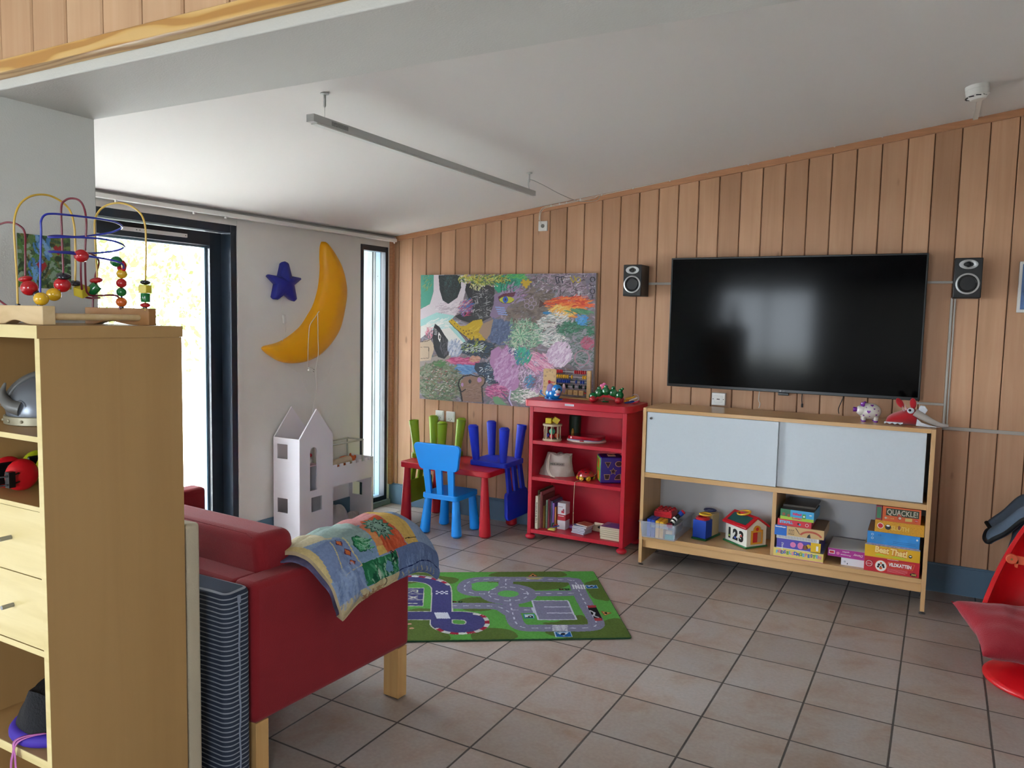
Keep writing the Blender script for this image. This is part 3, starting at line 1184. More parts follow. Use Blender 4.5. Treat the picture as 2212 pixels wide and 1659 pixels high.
# --- the big children's painting
cv = Canvas(460, 304, 1.0, 1.0, '#7d7078')
cv.strokes(.5, .5, .72, .72, ['#8a7a86', '#6f6570', '#9a8a94', '#5f6a6a', '#7a6a60', '#8f8f9a', '#a8949f'], 1500, .05, .010, .5, 1.4, .8, .4)
_s = np.array([(140, 168), (1975, 135), (1942, 1640), (155, 1485)], float)
_d = np.array([(0, 1), (1, 1), (1, 0), (0, 0)], float)
_A = []
for (x, y), (u, v) in zip(_s, _d):
    _A.append([x, y, 1, 0, 0, 0, -u * x, -u * y, -u])
    _A.append([0, 0, 0, x, y, 1, -v * x, -v * y, -v])
_H = np.linalg.svd(np.array(_A))[2][-1].reshape(3, 3)
def q_(*p):
    out = []
    for x, y in p:
        r = _H @ np.array([x, y, 1.0])
        out.append((r[0] / r[2], r[1] / r[2]))
    return out
def ppoly(c, *p, al=1.0):
    cv.poly(q_(*p), c, al)
def pell(c, x, y, rx, ry, al=1.0, wob=0.06, rot=0.0):
    (u, v), = q_((x, y))
    cv.ell(u, v, rx / 1815, ry / 1400, c, al, rot, wob)
def pst(cols, x, y, rx, ry, n, ln=70, w=12, ang=0.0, spread=0.7, al=0.85, curve=0.8):
    (u, v), = q_((x, y))
    cv.strokes(u, v, rx / 1700, ry / 1330, cols, int(n * 1.7), ln / 2300, w / 2300, ang, spread * .85, al * .85, curve * .4)
def pln(c, w, *p, closed=False):
    cv.line(q_(*p), w / 1815, c, closed=closed)
G_ = ['#c9bfc6', '#7d6b74', '#4d4147', '#a98fa2', '#8b7c86']
pst(G_, 1500, 300, 420, 200, 420, 60, 11, 0.6, 1.5)
pst(['#6f6058', '#7a6a60', '#5f5249', '#84746c', '#746a66'], 1280, 560, 260, 220, 300, 80, 22, 0.4, 1.2)
ppoly('#4a9c86', (140, 165), (280, 168), (272, 350), (240, 480), (148, 530))
pst(['#2f8a72', '#5d8f5a', '#8aa36a'], 200, 260, 50, 90, 20, 50, 9, 1.2)
ppoly('#d6cbd2', (275, 165), (612, 168), (622, 260), (575, 470), (500, 610), (330, 570), (145, 660), (145, 535), (240, 480), (275, 350))
pst(['#e2d8dd', '#cbbcc6', '#b9aab5'], 420, 520, 150, 60, 50, 80, 14, 0.3)
ppoly('#2b3435', (322, 168), (552, 168), (560, 300), (522, 410), (430, 478), (372, 440), (338, 330))
pst(['#37504e', '#22292a', '#3a4442'], 450, 300, 80, 110, 40, 60, 12, 1.4, 0.5)
ppoly('#a9d6d2', (145, 650), (310, 570), (500, 605), (450, 660), (620, 880), (640, 920), (450, 920), (300, 760), (150, 760))
ppoly('#e6e3de', (150, 720), (300, 660), (420, 700), (600, 900), (460, 960), (380, 830), (300, 720), (150, 850))
pst(['#f0eee9', '#d8e4e0', '#c0dcd8'], 330, 700, 130, 50, 50, 90, 14, 0.4, 0.3)
pst(['#c7506c', '#d88aa0', '#e0c4c8'], 240, 800, 40, 50, 20, 50, 10, 1.4)
ppoly('#9a8f88', (150, 1080), (460, 1000), (480, 1150), (330, 1140), (250, 1230), (155, 1400))
ppoly('#c2ab92', (150, 885), (250, 855), (300, 930), (260, 1080), (150, 1090))
ppoly('#2a2b30', (298, 690), (345, 725), (400, 815), (455, 890), (462, 1000), (400, 1065), (335, 1045), (290, 950), (275, 830), (282, 740))
pst(['#3d3c42', '#55525a'], 400, 960, 50, 80, 24, 60, 12, 1.5, 0.4)
ppoly('#e8e6e2', (335, 775), (362, 820), (352, 888), (332, 850))
pell('#2a2b30', 348, 832, 9, 22)
for yy in range(745, 815, 14):
    pln('#e8e6e2', 5, (292, yy), (318, yy + 8))
pln('#1d1a1a', 7, (155, 885), (215, 878), (262, 855), (290, 815))
pln('#1d1a1a', 5, (155, 940), (238, 938), (242, 1055), (160, 1062))
ppoly('#1e1d20', (612, 258), (770, 250), (905, 300), (912, 480), (870, 620), (720, 700), (560, 650), (500, 610), (640, 540), (642, 430), (600, 330))
pst(['#3a383c', '#8c888a', '#5d595c', '#141316', '#c7c2c2'], 760, 480, 120, 150, 120, 60, 8, 0.8, 1.4)
pst(['#c9476a', '#3f6fb0', '#8a3a6a', '#c7a9b8'], 590, 520, 60, 90, 60, 70, 12, 0.7, 0.5)
ppoly('#2f9c78', (900, 168), (1200, 165), (1180, 260), (1130, 350), (960, 370), (905, 310))
pst(['#2f9c78', '#58b890', '#1f7a62'], 1060, 260, 90, 70, 50, 70, 14, 1.0, 0.6)
pst(['#b9a92a', '#7f9a3a', '#2a5a3a', '#d8c95a', '#1f3a34', '#c8d67a'], 780, 215, 260, 45, 170, 60, 11, 0.0, 1.5)
pst(['#4fae4a', '#6cc05a', '#3a9a6a'], 1120, 175, 90, 30, 40, 70, 12, 0.2)
pst(['#c8cf8a', '#e0dcb0'], 730, 300, 80, 30, 24, 36, 10, 1.5, 0.4)
for x in (780, 800, 880, 905, 935):
    pell('#e8e6e0', x, 285, 6, 6)
ppoly('#8d7897', (905, 380), (960, 350), (1160, 330), (1130, 440), (1050, 500), (1000, 590), (900, 640), (860, 600), (900, 480))
pst(['#9a86a6', '#7c6a8a', '#a898b4', '#b37fb0'], 1080, 380, 110, 90, 60, 70, 14, 0.6, 0.6)
ppoly('#5c1f38', (945, 400), (1000, 365), (1130, 345), (1110, 395), (1000, 405), (960, 450))
pell('#c3c63f', 1035, 432, 78, 36, wob=0.0)
pell('#2f5fc0', 1022, 428, 27, 34, wob=0.0)
pell('#12203a', 1022, 428, 10, 14, wob=0.0)
pln('#3a1a2a', 6, (960, 440), (1000, 468), (1070, 468), (1110, 440))
for k in range(4):
    pln('#8fa4d6', 18, (925 + 10 * k, 510 + 24 * k), (1010 + 10 * k, 530 + 24 * k - 10))
for x in (980, 1010, 1040, 1075, 1110):
    pln('#123028', 5, (x, 350), (x - 6, 290), (x + 18, 220))
pell('#c9a82f', 1235, 250, 46, 40, wob=0.2)
for k in range(5):
    a = 2 * pi * k / 5
    cv.line([(q_((1280 + 42 * cos(a) + 26 * cos(u / 8 * 2 * pi), 470 + 42 * sin(a) + 26 * sin(u / 8 * 2 * pi)))[0]) for u in range(9)], 7 / 1815, '#a893a6')
ppoly('#4a2a24', (1380, 430), (1450, 480), (1375, 515))
pst(['#d94f28', '#e8662f', '#c93a25', '#ef8a3c'], 1640, 470, 200, 60, 150, 90, 16, 0.1, 0.5)
pst(['#e8b04a', '#f0cf7a', '#e8933a'], 1600, 560, 130, 60, 80, 90, 16, 0.2, 0.6)
pst(['#ddd8d2', '#c9c4c0', '#efece8', '#a8b0ac', '#8a9a94'], 1500, 760, 160, 180, 260, 70, 12, 0.2, 1.0)
pst(['#2f6b4f', '#24573f', '#3f8060'], 1750, 750, 170, 80, 160, 60, 14, 0.2, 1.2)
pst(['#3f8fd0', '#5aa6e0'], 1815, 650, 50, 50, 34, 40, 14, 0.5, 1.2)
pst(['#2f7fb8'], 1440, 572, 30, 12, 8, 40, 12, 0.0, 0.2)
pst(['#3d7a52', '#5a9468'], 1760, 545, 110, 20, 20, 90, 14, -0.4, 0.2)
pst(['#5d7168', '#6f7f7a', '#8b8f94', '#4a5f5a', '#9a8f9a'], 1780, 960, 160, 170, 300, 60, 13, 0.3, 1.4)
pst(['#a04a62', '#b8607a'], 1880, 900, 60, 60, 40, 60, 14, 0.4, 1.0)
pst(['#7fae8c', '#5a9a76', '#a3c4a6', '#4a7a66', '#c7d2b8'], 1190, 820, 190, 150, 260, 70, 9, 0.8, 1.6)
for k in range(26):
    a = 2 * pi * k / 26
    pln(['#9cc8a2', '#5f9a78', '#c9d8b8'][k % 3], 7, (1185 + 20 * cos(a), 820 + 16 * sin(a)), (1185 + 130 * cos(a + 0.2), 820 + 110 * sin(a + 0.2)))
pst(['#566486', '#4a587a', '#65749a'], 950, 790, 110, 120, 180, 60, 20, 1.0, 1.0)
ppoly('#c8a61f', (438, 662), (472, 636), (560, 715), (612, 712), (690, 655), (782, 640), (792, 692), (745, 780), (832, 868), (822, 892), (705, 895), (600, 812), (505, 735))
pst(['#d8bc3a', '#b8961a', '#c8a61f'], 690, 790, 90, 60, 50, 60, 14, 0.5, 0.5)
ppoly('#a88c74', (790, 690), (900, 640), (870, 800), (830, 860), (750, 780))
for x, y in ((468, 655), (500, 690), (530, 718), (560, 745), (590, 762), (620, 770), (650, 765), (600, 790), (640, 800), (680, 790), (620, 828), (660, 850), (700, 830), (740, 850), (700, 870), (760, 880), (800, 875)):
    pell('#1c1a12', x, y, 6, 6, wob=0)
pln('#1d2a2a', 7, (440, 668), (505, 740), (600, 815), (650, 880))
pst(['#26364a', '#1f2a38', '#33485a', '#1a2228'], 720, 960, 170, 90, 200, 60, 18, 0.2, 1.2)
pst(['#c7d0d0', '#5f8a5a', '#a8b63a', '#dfe2e0'], 680, 950, 130, 60, 50, 50, 8, 0.3, 1.2)
pst(['#b0b8cc', '#d0d2da', '#8f9ab8'], 500, 970, 70, 90, 90, 60, 14, 1.3, 0.4)
pst(['#c6517f', '#d87fa0', '#b03f6f'], 560, 1090, 150, 40, 90, 70, 16, 0.1, 0.4)
pst(['#c08a70', '#d0a08a'], 700, 1070, 50, 30, 30, 40, 14, 0.4)
pst(['#5d8fc4', '#7fa6d0', '#4a78b0'], 590, 1170, 180, 45, 120, 70, 16, -0.2, 0.4)
pst(['#5a6c50', '#6f7f62', '#4a5a44', '#8b8f7a', '#7a6a5a'], 330, 1310, 260, 210, 520, 60, 18, 0.3, 1.2)
pst(['#c9c4ba', '#a84a4a', '#d8d2c8'], 350, 1310, 180, 140, 60, 20, 7, 0.3, 1.2)
pst(['#4f7a4a'], 330, 1120, 60, 24, 20, 50, 18, 0.1)
ppoly('#1f2b40', (720, 1110), (830, 1100), (900, 1190), (950, 1260), (960, 1330), (860, 1330), (830, 1280), (760, 1240), (710, 1170))
pst(['#26384f', '#1a2434', '#3f5a6f', '#c9d0d8'], 850, 1220, 100, 110, 90, 50, 12, 0.6, 1.0)
ppoly('#b380ae', (880, 980), (960, 930), (1010, 1040), (1080, 1120), (1180, 1300), (1160, 1420), (1080, 1430), (1000, 1360), (960, 1260), (870, 1120))
pst(['#c192bd', '#a872a4', '#cda6cb', '#b380ae'], 1030, 1190, 120, 210, 300, 70, 16, 1.1, 0.5)
pst(['#c7a6c4', '#dcc9da', '#9a7f9e', '#b890b6'], 1350, 1260, 170, 190, 380, 50, 10, 0.9, 1.0)
pst(['#d88fae', '#c96f96', '#e8b8cc'], 1340, 1080, 150, 90, 120, 90, 12, -0.7, 0.3)
pst(['#d3b8cf', '#e6d6e2', '#c4a2c0'], 1580, 1040, 110, 110, 220, 70, 14, 1.2, 0.4)
pst(['#2f9a7a', '#48b090', '#2a7f9a'], 1200, 1050, 80, 90, 60, 60, 16, 1.3, 0.5)
pst(['#3f7fb8', '#4a90a8', '#7f5a6a'], 1280, 1320, 50, 60, 50, 50, 12, 0.8, 0.8)
pst(['#28407a', '#e8e6e6'], 1100, 990, 40, 40, 26, 30, 8, 0.5, 1.5)
pst(['#d8d4ce', '#efece6', '#6a8a6f', '#a8a49e'], 1210, 1470, 130, 70, 160, 60, 12, 0.2, 1.0)
pst(['#c95f90', '#d88ab0', '#8f3f6f'], 920, 1410, 100, 70, 80, 60, 14, -0.3, 0.8)
ppoly('#6f9a72', (900, 1470), (960, 1465), (1060, 1560), (930, 1545))
pln('#5f3f6f', 12, (1000, 1430), (1060, 1500), (1100, 1570))
pln('#c7b6d6', 16, (1090, 1400), (1075, 1500), (1110, 1570))
ppoly('#8d6d5b', (572, 1300), (620, 1255), (720, 1250), (810, 1262), (828, 1300), (792, 1365), (802, 1530), (592, 1512), (575, 1420))
pst(['#97786a', '#7f6050', '#8d6d5b'], 690, 1420, 90, 80, 60, 60, 18, 0.3, 0.8)
pln('#191514', 16, (592, 1512), (572, 1400), (548, 1340), (560, 1290), (600, 1250), (680, 1236), (740, 1256), (790, 1240), (828, 1275), (822, 1325), (792, 1360), (806, 1530))
pln('#191514', 14, (560, 1400), (590, 1415), (622, 1390))
pell('#17120f', 668, 1305, 15, 22, wob=0)
pell('#b78ab8', 765, 1290, 24, 26)
pell('#b78ab8', 590, 1340, 14, 22)
cv.line([q_((1830 + 76 * cos(u / 20 * 2 * pi), 1055 + 78 * sin(u / 20 * 2 * pi)))[0] for u in range(21)], 13 / 1815, '#a87f8c')
pst(['#7a6c80', '#6f6a78'], 1925, 250, 40, 160, 50, 60, 16, 1.5, 0.3)
for ch, w_ in (([(1630, 175), (1600, 178), (1622, 245)], 10), ([(1545, 180), (1560, 250), (1585, 240), (1572, 205), (1590, 180), (1550, 175)], 10)):
    pln('#161a30', w_, *ch)
pln('#b09a20', 10, (1700, 180), (1730, 240), (1755, 200), (1740, 170))
cv.line([q_((1785 + 24 * cos(u / 10 * 2 * pi), 210 + 30 * sin(u / 10 * 2 * pi)))[0] for u in range(11)], 8 / 1815, '#b09a20')
for y0, sh in ((205, 'o'), (265, '1'), (335, 'o'), (395, '2')):
    if sh == 'o':
        cv.line([q_((1935 + 24 * cos(u / 12 * 2 * pi), y0 + 26 * sin(u / 12 * 2 * pi)))[0] for u in range(13)], 9 / 1815, '#241f26')
    elif sh == '1':
        pln('#241f26', 9, (1905, 250), (1925, 275), (1960, 268))
    else:
        pln('#241f26', 9, (1915, 372), (1940, 378), (1930, 410), (1958, 405))
b = MB()
b.box(0, 1.510, -0.030, -0.002, 0, 0.995, 1)
cv.mesh(b, lambda u, v: (0.0005 + u * 1.509, -0.0306, 0.0005 + v * 0.994), 0)
o = b.build('painting', [vcol('painted_canvas', 0.45, 0.4, bump=0.25, bscale=120), mat('canvas_edge', '#b9b0a8', 0.8)], loc=(0.314, 0, 0.905), recalc=False)
tag(o, "large colourful children's painting on canvas with eye, crocodile and bear", 'painting')

# --- small painting taped to the pier
cv2 = Canvas(60, 60, 1, 1, '#4f6a3c')
cv2.strokes(.5, .5, .7, .7, ['#4f7a3a', '#3f5a3a', '#7a8a4a', '#2f3f2a', '#8aa08a', '#6f6a3a', '#5f7f4a'], 300, .22, .05, 0.8, 1.5)
cv2.strokes(.5, .75, .2, .2, ['#4a7fb8', '#7fa6d0'], 14, .14, .05, 2.0, .5)
cv2.strokes(.3, .25, .15, .2, ['#6fa0d0', '#4a78b0'], 12, .14, .05, 1.6, .5)
for cx, cy in ((.76, .76), (.44, .42)):
    cv2.poly([(cx, cy - .12), (cx + .1, cy + .02), (cx + .05, cy + .08), (cx, cy + .04), (cx - .05, cy + .08), (cx - .1, cy + .02)], '#a02a2f')
b = MB()
cv2.mesh(b, lambda u, v: (0.0015, u * 0.150, v * 0.149), 0)
b.box(0, 0.001, 0, 0.150, 0, 0.149, 1)
o = b.build('small_painting', [MATS['painted_canvas'], MATS['canvas_edge']], loc=(X_PIER + 0.0005, -3.905, 1.618), recalc=False)
tag(o, 'small green child painting with red hearts stuck on the white pier', 'painting')
# ================================================================== helper: move a thing's origin to its base without moving it
def rebase(t, loc):
    loc = Vector(loc)
    M = Matrix.Translation(-loc)
    seen = set()
    def rec(o):
        for c in o.children:
            if c.type == 'MESH' and c.data.name not in seen:
                seen.add(c.data.name)
                c.data.transform(M)
            rec(c)
    if t.type == 'MESH':
        t.data.transform(M)
        seen.add(t.data.name)
    rec(t)
    t.location = loc
    return t


def wood(name, base, light, dark, rough=0.4, sc=(30, 30, 1.2), spec=0.4):
    t = NT(name, rough, spec)
    v = t.coord(scale=sc)
    n = t.noise(v, 1.0, 5, 0.55, 0.6)
    t.base(t.ramp(n, [(0.25, dark), (0.5, base), (0.75, light)]))
    t.bump(n, 0.04, 0.002)
    return t.m


M_BEECH_H = wood('beech_horizontal', '#c99f6b', '#cfa876', '#bd915c', 0.28, (1.4, 24, 24), 0.5)
M_BEECH_V = wood('beech_vertical', '#c7a06f', '#cfaa7b', '#ba9060', 0.35)
M_DOORW = mat('white_laminate', '#c3cbd1', 0.4, noise=0.015, nscale=80)

# ================================================================== SIDEBOARD
t = thing('sideboard', 'long beech sideboard with two white sliding doors under the television', 'sideboard')
X0, X1, YF, YB = 2.355, 3.983, -0.480, -0.113
b = MB()
b.box(X0, X0 + 0.022, YF, YB, 0.018, 1.020)
b.build('side_panel', M_BEECH_V, t, bevel=0.0015)
b = MB()
b.box(X1 - 0.022, X1, YF, YB, 0.018, 1.020)
b.build('side_panel', M_BEECH_V, t, bevel=0.0015)
b = MB()
b.box(X0 + 0.0222, X1 - 0.0222, YF + 0.001, YB, 0.996, 1.019)
b.build('top', M_BEECH_H, t, bevel=0.0015)
b = MB()
b.box(X0 + 0.0222, X1 - 0.0222, YF + 0.001, YB, 0.577, 0.607)
b.build('shelf', M_BEECH_H, t, bevel=0.0015)
b = MB()
b.box(X0 + 0.0222, X1 - 0.0222, YF + 0.001, YB, 0.170, 0.197)
b.build('shelf', M_BEECH_H, t, bevel=0.0015)
b = MB()
b.box(X0 + 0.0222, X1 - 0.0222, YF + 0.018, YF + 0.034, 0.118, 0.170)
b.build('plinth_rail', M_BEECH_H, t, bevel=0.0015)
b = MB()
b.box(3.163, 3.186, YF + 0.012, YB, 0.197, 0.577)
b.build('divider', M_BEECH_V, t, bevel=0.0015)
b = MB()
b.box(X0 + 0.022, X1 - 0.022, YB - 0.010, YB - 0.002, 0.170, 1.0)
b.build('back_panel', mat('back_white', '#c9c9cc', 0.6), t)
b = MB()
b.box(2.380, 3.177, -0.474, -0.459, 0.609, 0.994)
d_ = b.build('sliding_door', M_DOORW, t, bevel=0.001)
b = MB()
b.lathe([(0.008, -0.474), (0.008, -0.486), (0.006, -0.488)], 16, (2.408, 0, 0.956), 'y')
b.lathe([(0.004, -0.4885), (0.003, -0.489)], 12, (2.408, 0, 0.956), 'y', 1)
b.build('lock', [mat('lock_steel', '#8b8c8e', 0.3, metal=0.8), M_BLACK], d_, smooth=40)
b = MB()
b.box(3.165, 3.941, -0.452, -0.437, 0.609, 0.994)
b.build('sliding_door', M_DOORW, t, bevel=0.001)
M_FOOT = mat('foot_steel', '#77706a', 0.3, metal=0.7)
for x in (X0 + 0.011, X1 - 0.011):
    for y in (YF + 0.022, YB - 0.022):
        b = MB()
        b.lathe([(0.017, 0.0), (0.017, 0.004), (0.010, 0.007), (0.005, 0.008), (0.005, 0.02)], 20, (x, y, 0))
        b.build('foot', M_FOOT, t, smooth=40)
rebase(t, ((X0 + X1) / 2, (YF + YB) / 2, 0))

# ================================================================== BOARD GAMES
def flat(name, c, rough=0.35, **k):
    return mat(name, c, rough, **k)

GAMEG = 'board games and puzzles stacked in the right bay of the sideboard'
def game(x0, x1, z0, z1, lid, art, label, y0=-0.472, dep=0.25, top=None, rz=0.0, name='board_game'):
    """closed cardboard box; art(b, W, H) draws on the front face (local XZ at y = 0), returning extra materials"""
    W_, H_ = x1 - x0, z1 - z0
    b = MB()
    b.box(0, W_, 0, dep, 0, H_ * 0.985, 0)
    if top:
        b.box(0.001, W_ - 0.001, 0.001, dep - 0.001, H_ * 0.985, H_, 1)
    else:
        b.box(0.001, W_ - 0.001, 0.001, dep - 0.001, H_ * 0.985, H_, 0)
    mats = [lid, top or lid]
    if art:
        mats += art(b, W_, H_)
    o = b.build(name, mats, loc=(x0, y0, z0), rot=(0, 0, rz))
    return tag(o, label, 'board game', GAMEG)

def T(b, txt, x, z, h, mi, w=None, y=-0.0006, bold=0.0, rot=0.0, shear=0.0, dep=0.0003):
    b.m = Matrix.Translation((x, y, z)) @ Euler((0, rot, 0)).to_matrix().to_4x4()
    b.text(txt, h, mi, depth=dep, bold=bold, width=w, shear=shear)
    b.m = Matrix.Identity(4)

def disc(b, x, z, r, mi, y=-0.0008, ry=None, seg=20):
    b.m = Matrix.Identity(4)
    b.f([b.v((x + r * cos(2 * pi * i / seg), y, z + (ry or r) * sin(2 * pi * i / seg))) for i in range(seg)], mi)

def rc(b, x0, x1, z0, z1, mi, y=-0.0005):
    b.m = Matrix.Identity(4)
    b.f([b.v((x0, y, z0)), b.v((x1, y, z0)), b.v((x1, y, z1)), b.v((x0, y, z1))], mi)

def pg(b, pts, mi, y=-0.0007):
    b.m = Matrix.Identity(4)
    b.f([b.v((x, y, z)) for x, z in pts], mi)

WHT = flat('ink_white', '#e9e6e0')
BLK = flat('ink_black', '#1b1a1c')
RED_ = flat('ink_red', '#c4202e')
YEL_ = flat('ink_yellow', '#e0b524')
ORG_ = flat('ink_orange', '#d9682c')
BLU_ = flat('ink_blue', '#2368c0')
LBL_ = flat('ink_light_blue', '#58b4dc')
GRN_ = flat('ink_green', '#4d9a3c')
PNK_ = flat('ink_pink', '#d87aa8')
PUR_ = flat('ink_purple', '#5d58b0')
BRN_ = flat('ink_brown', '#8a5238')

def art_fodsel(b, W, H):
    rc(b, 0, W, 0, H * 0.05, 3)
    cols = [2, 3, 4, 5, 6]
    s = 'FØDSELSDAGSFESTEN'
    for i, ch in enumerate(s):
        T(b, ch, 0.020 + (W - 0.04) * i / (len(s) - 1), H * 0.40 + (0.003 if i % 2 else -0.001), 0.019, cols[i % 5], bold=0.0012)
    return [LBL_, PNK_, BLU_, PUR_, GRN_]

def art_violet(b, W, H):
    rc(b, W * 0.78, W, 0, H, 2)
    rc(b, 0, W, 0, H * 0.06, 3)
    disc(b, W * 0.38, H * 0.5, 0.016, 4)
    disc(b, W * 0.55, H * 0.5, 0.017, 5, ry=0.02)
    disc(b, W * 0.66, H * 0.4, 0.014, 6)
    disc(b, W * 0.73, H * 0.55, 0.012, 2)
    rc(b, W * 0.90, W * 0.95, H * 0.2, H * 0.7, 3, -0.0008)
    T(b, 'Disney', W * 0.12, H * 0.25, 0.012, 3, rot=pi / 2, y=-0.001, shear=0.3)
    return [YEL_, WHT, PNK_, PNK_, BRN_]

def art_spiral(b, W, H):
    for i in range(26):
        rc(b, 0.006 + i * W * 0.036, 0.009 + i * W * 0.036, H * 0.15, H * 0.9, 2)
    return [flat('grey_print', '#77787c')]

def art_rav(b, W, H):
    rc(b, 0, W * 0.25, -0.004, H * 1.0, 2)
    T(b, 'Ravensburger', W * 0.125, H * 0.78, 0.0065, 3, w=W * 0.22, bold=0.0006, y=-0.001)
    for q in (0.29, 0.33, 0.37):
        rc(b, W * q, W * (q + .03), H * 0.15, H * 0.65, 4)
        rc(b, W * (q + .005), W * (q + .025), H * 0.2, H * 0.6, 5, -0.0007)
    pts = arc(W * 0.74, H * 0.02, W * 0.24, 160, 20, 16, ry=H * 0.75)
    inn = arc(W * 0.74, H * 0.02, W * 0.20, 20, 160, 16, ry=H * 0.55)
    for i in range(16):
        pg(b, [pts[i], pts[i + 1], inn[15 - i], inn[16 - i]], 6)
    pg(b, [(W * 0.42, H * 0.9), (W * 0.44, H * 0.88), (W * 0.52, H * 0.3), (W * 0.51, H * 0.28)], 4)
    pg(b, [(W * 0.66, H * 0.02), (W * 0.74, H * 0.02), (W * 0.72, H * 0.45), (W * 0.68, H * 0.3)], 4)
    return [BLU_, WHT, BLK, flat('card_tan', '#c9a673'), flat('animal_red', '#b5523a')]

def art_stikpille(b, W, H):
    T(b, 'STIKPILL', W * 0.26, H * 0.38, 0.015, 2, w=W * 0.40, bold=0.001)
    disc(b, W * 0.62, H * 0.5, 0.006, 3)
    disc(b, W * 0.66, H * 0.42, 0.006, 2)
    disc(b, W * 0.87, H * 0.45, 0.009, 4)
    disc(b, W * 0.87, H * 0.45, 0.007, 5, -0.0009)
    return [LBL_, BLK, WHT, RED_]

def art_billed(b, W, H):
    rc(b, 0, W, 0, H * 0.3, 2)
    rc(b, W * 0.0, W * 0.3, 0, H, 3, -0.0004)
    disc(b, W * 0.1, H * 0.5, 0.009, 4)
    disc(b, W * 0.25, H * 0.4, 0.009, 4)
    T(b, 'Billed', W * 0.50, H * 0.52, 0.013, 5, w=W * 0.26, bold=0.001)
    T(b, 'Lotteri', W * 0.50, H * 0.12, 0.013, 5, w=W * 0.28, bold=0.001)
    rc(b, W * 0.66, W * 0.76, H * 0.25, H * 0.7, 6)
    disc(b, W * 0.71, H * 0.47, 0.005, 7, -0.0009)
    disc(b, W * 0.9, H * 0.66, 0.008, 7, ry=0.003)
    return [flat('lime_print', '#9fbf3a'), flat('dark_green_print', '#2f6f4a'), BRN_, flat('crimson_print', '#c8326a'), GRN_, WHT]

CARD = mat('card_brown_top', '#8f6d4c', 0.6, noise=0.1)
game(3.183, 3.458, 0.1975, 0.250, flat('box_cream_yellow', '#dcc56a'), art_fodsel, 'pale yellow game box FØDSELSDAGSFESTEN, bottom of the left stack', top=flat('box_print_grey', '#8d93a8', noise=0.4, nscale=60))
game(3.198, 3.441, 0.2505, 0.308, flat('box_violet', '#4f4aa8'), art_violet, 'violet game box with yellow end, second from bottom of the left stack', top=flat('box_violet_top', '#57508f'))
game(3.196, 3.430, 0.3085, 0.331, flat('pad_white', '#d6d5d2'), art_spiral, 'thin white box with a striped edge, third in the left stack', dep=0.22, name='puzzle_box')
game(3.184, 3.456, 0.3315, 0.387, flat('box_tan', '#c9a673'), art_rav, 'tan box with blue corner and red long animal, middle of the left stack', top=CARD, dep=0.27, y0=-0.475)
game(3.198, 3.385, 0.3875, 0.425, flat('box_crimson', '#cf2f3f'), art_stikpille, 'small crimson box with light blue title, second from top of the left stack', dep=0.20, top=flat('box_crimson_top', '#9a8f5a', noise=0.5, nscale=30))
game(3.212, 3.397, 0.4255, 0.486, flat('box_sky', '#3f9fd0'), art_billed, 'sky blue Billed Lotteri box on top of the left stack', dep=0.22, top=flat('box_dark_top', '#3a3128', noise=0.4, nscale=20), rz=-0.03)
game(3.215, 3.395, 0.4865, 0.498, flat('lid_dark', '#4a3f33'), None, 'dark flat game board lying on the sky blue box', dep=0.24, y0=-0.40, name='game_board')

def art_princess(b, W, H):
    rc(b, W * 0.03, W * 0.19, H * 0.3, H * 0.75, 2)
    rc(b, W * 0.05, W * 0.17, H * 0.38, H * 0.66, 3, -0.0008)
    disc(b, W * 0.28, H * 0.45, 0.009, 4)
    T(b, 'Prinsesse', W * 0.50, H * 0.42, 0.009, 5, w=W * 0.28, rot=pi, shear=0.2)
    T(b, 'spillet', W * 0.50, H * 0.80, 0.009, 5, w=W * 0.2, rot=pi, shear=0.2)
    T(b, 'Disney', W * 0.84, H * 0.62, 0.014, 5, w=W * 0.26, rot=pi, shear=0.3)
    return [WHT, RED_, PNK_, WHT]

def art_white(b, W, H):
    disc(b, 0.02, H * 0.5, 0.006, 2)
    pg(b, [(0.032, 0.006), (0.036, 0.006), (0.036, 0.016), (0.032, 0.014)], 3)
    return [flat('soft_grey_print', '#a9aeb8'), BLK]

game(3.550, 3.672, 0.1975, 0.2395, flat('box_white', '#d9d7dd'), art_white, 'white box lying under the magenta game box', y0=-0.44, dep=0.22)
game(3.478, 3.670, 0.240, 0.286, flat('box_magenta', '#a8308c'), art_princess, 'magenta game box with upside-down writing between the two stacks', y0=-0.44, dep=0.27, top=flat('box_lid_white', '#cfccca'))

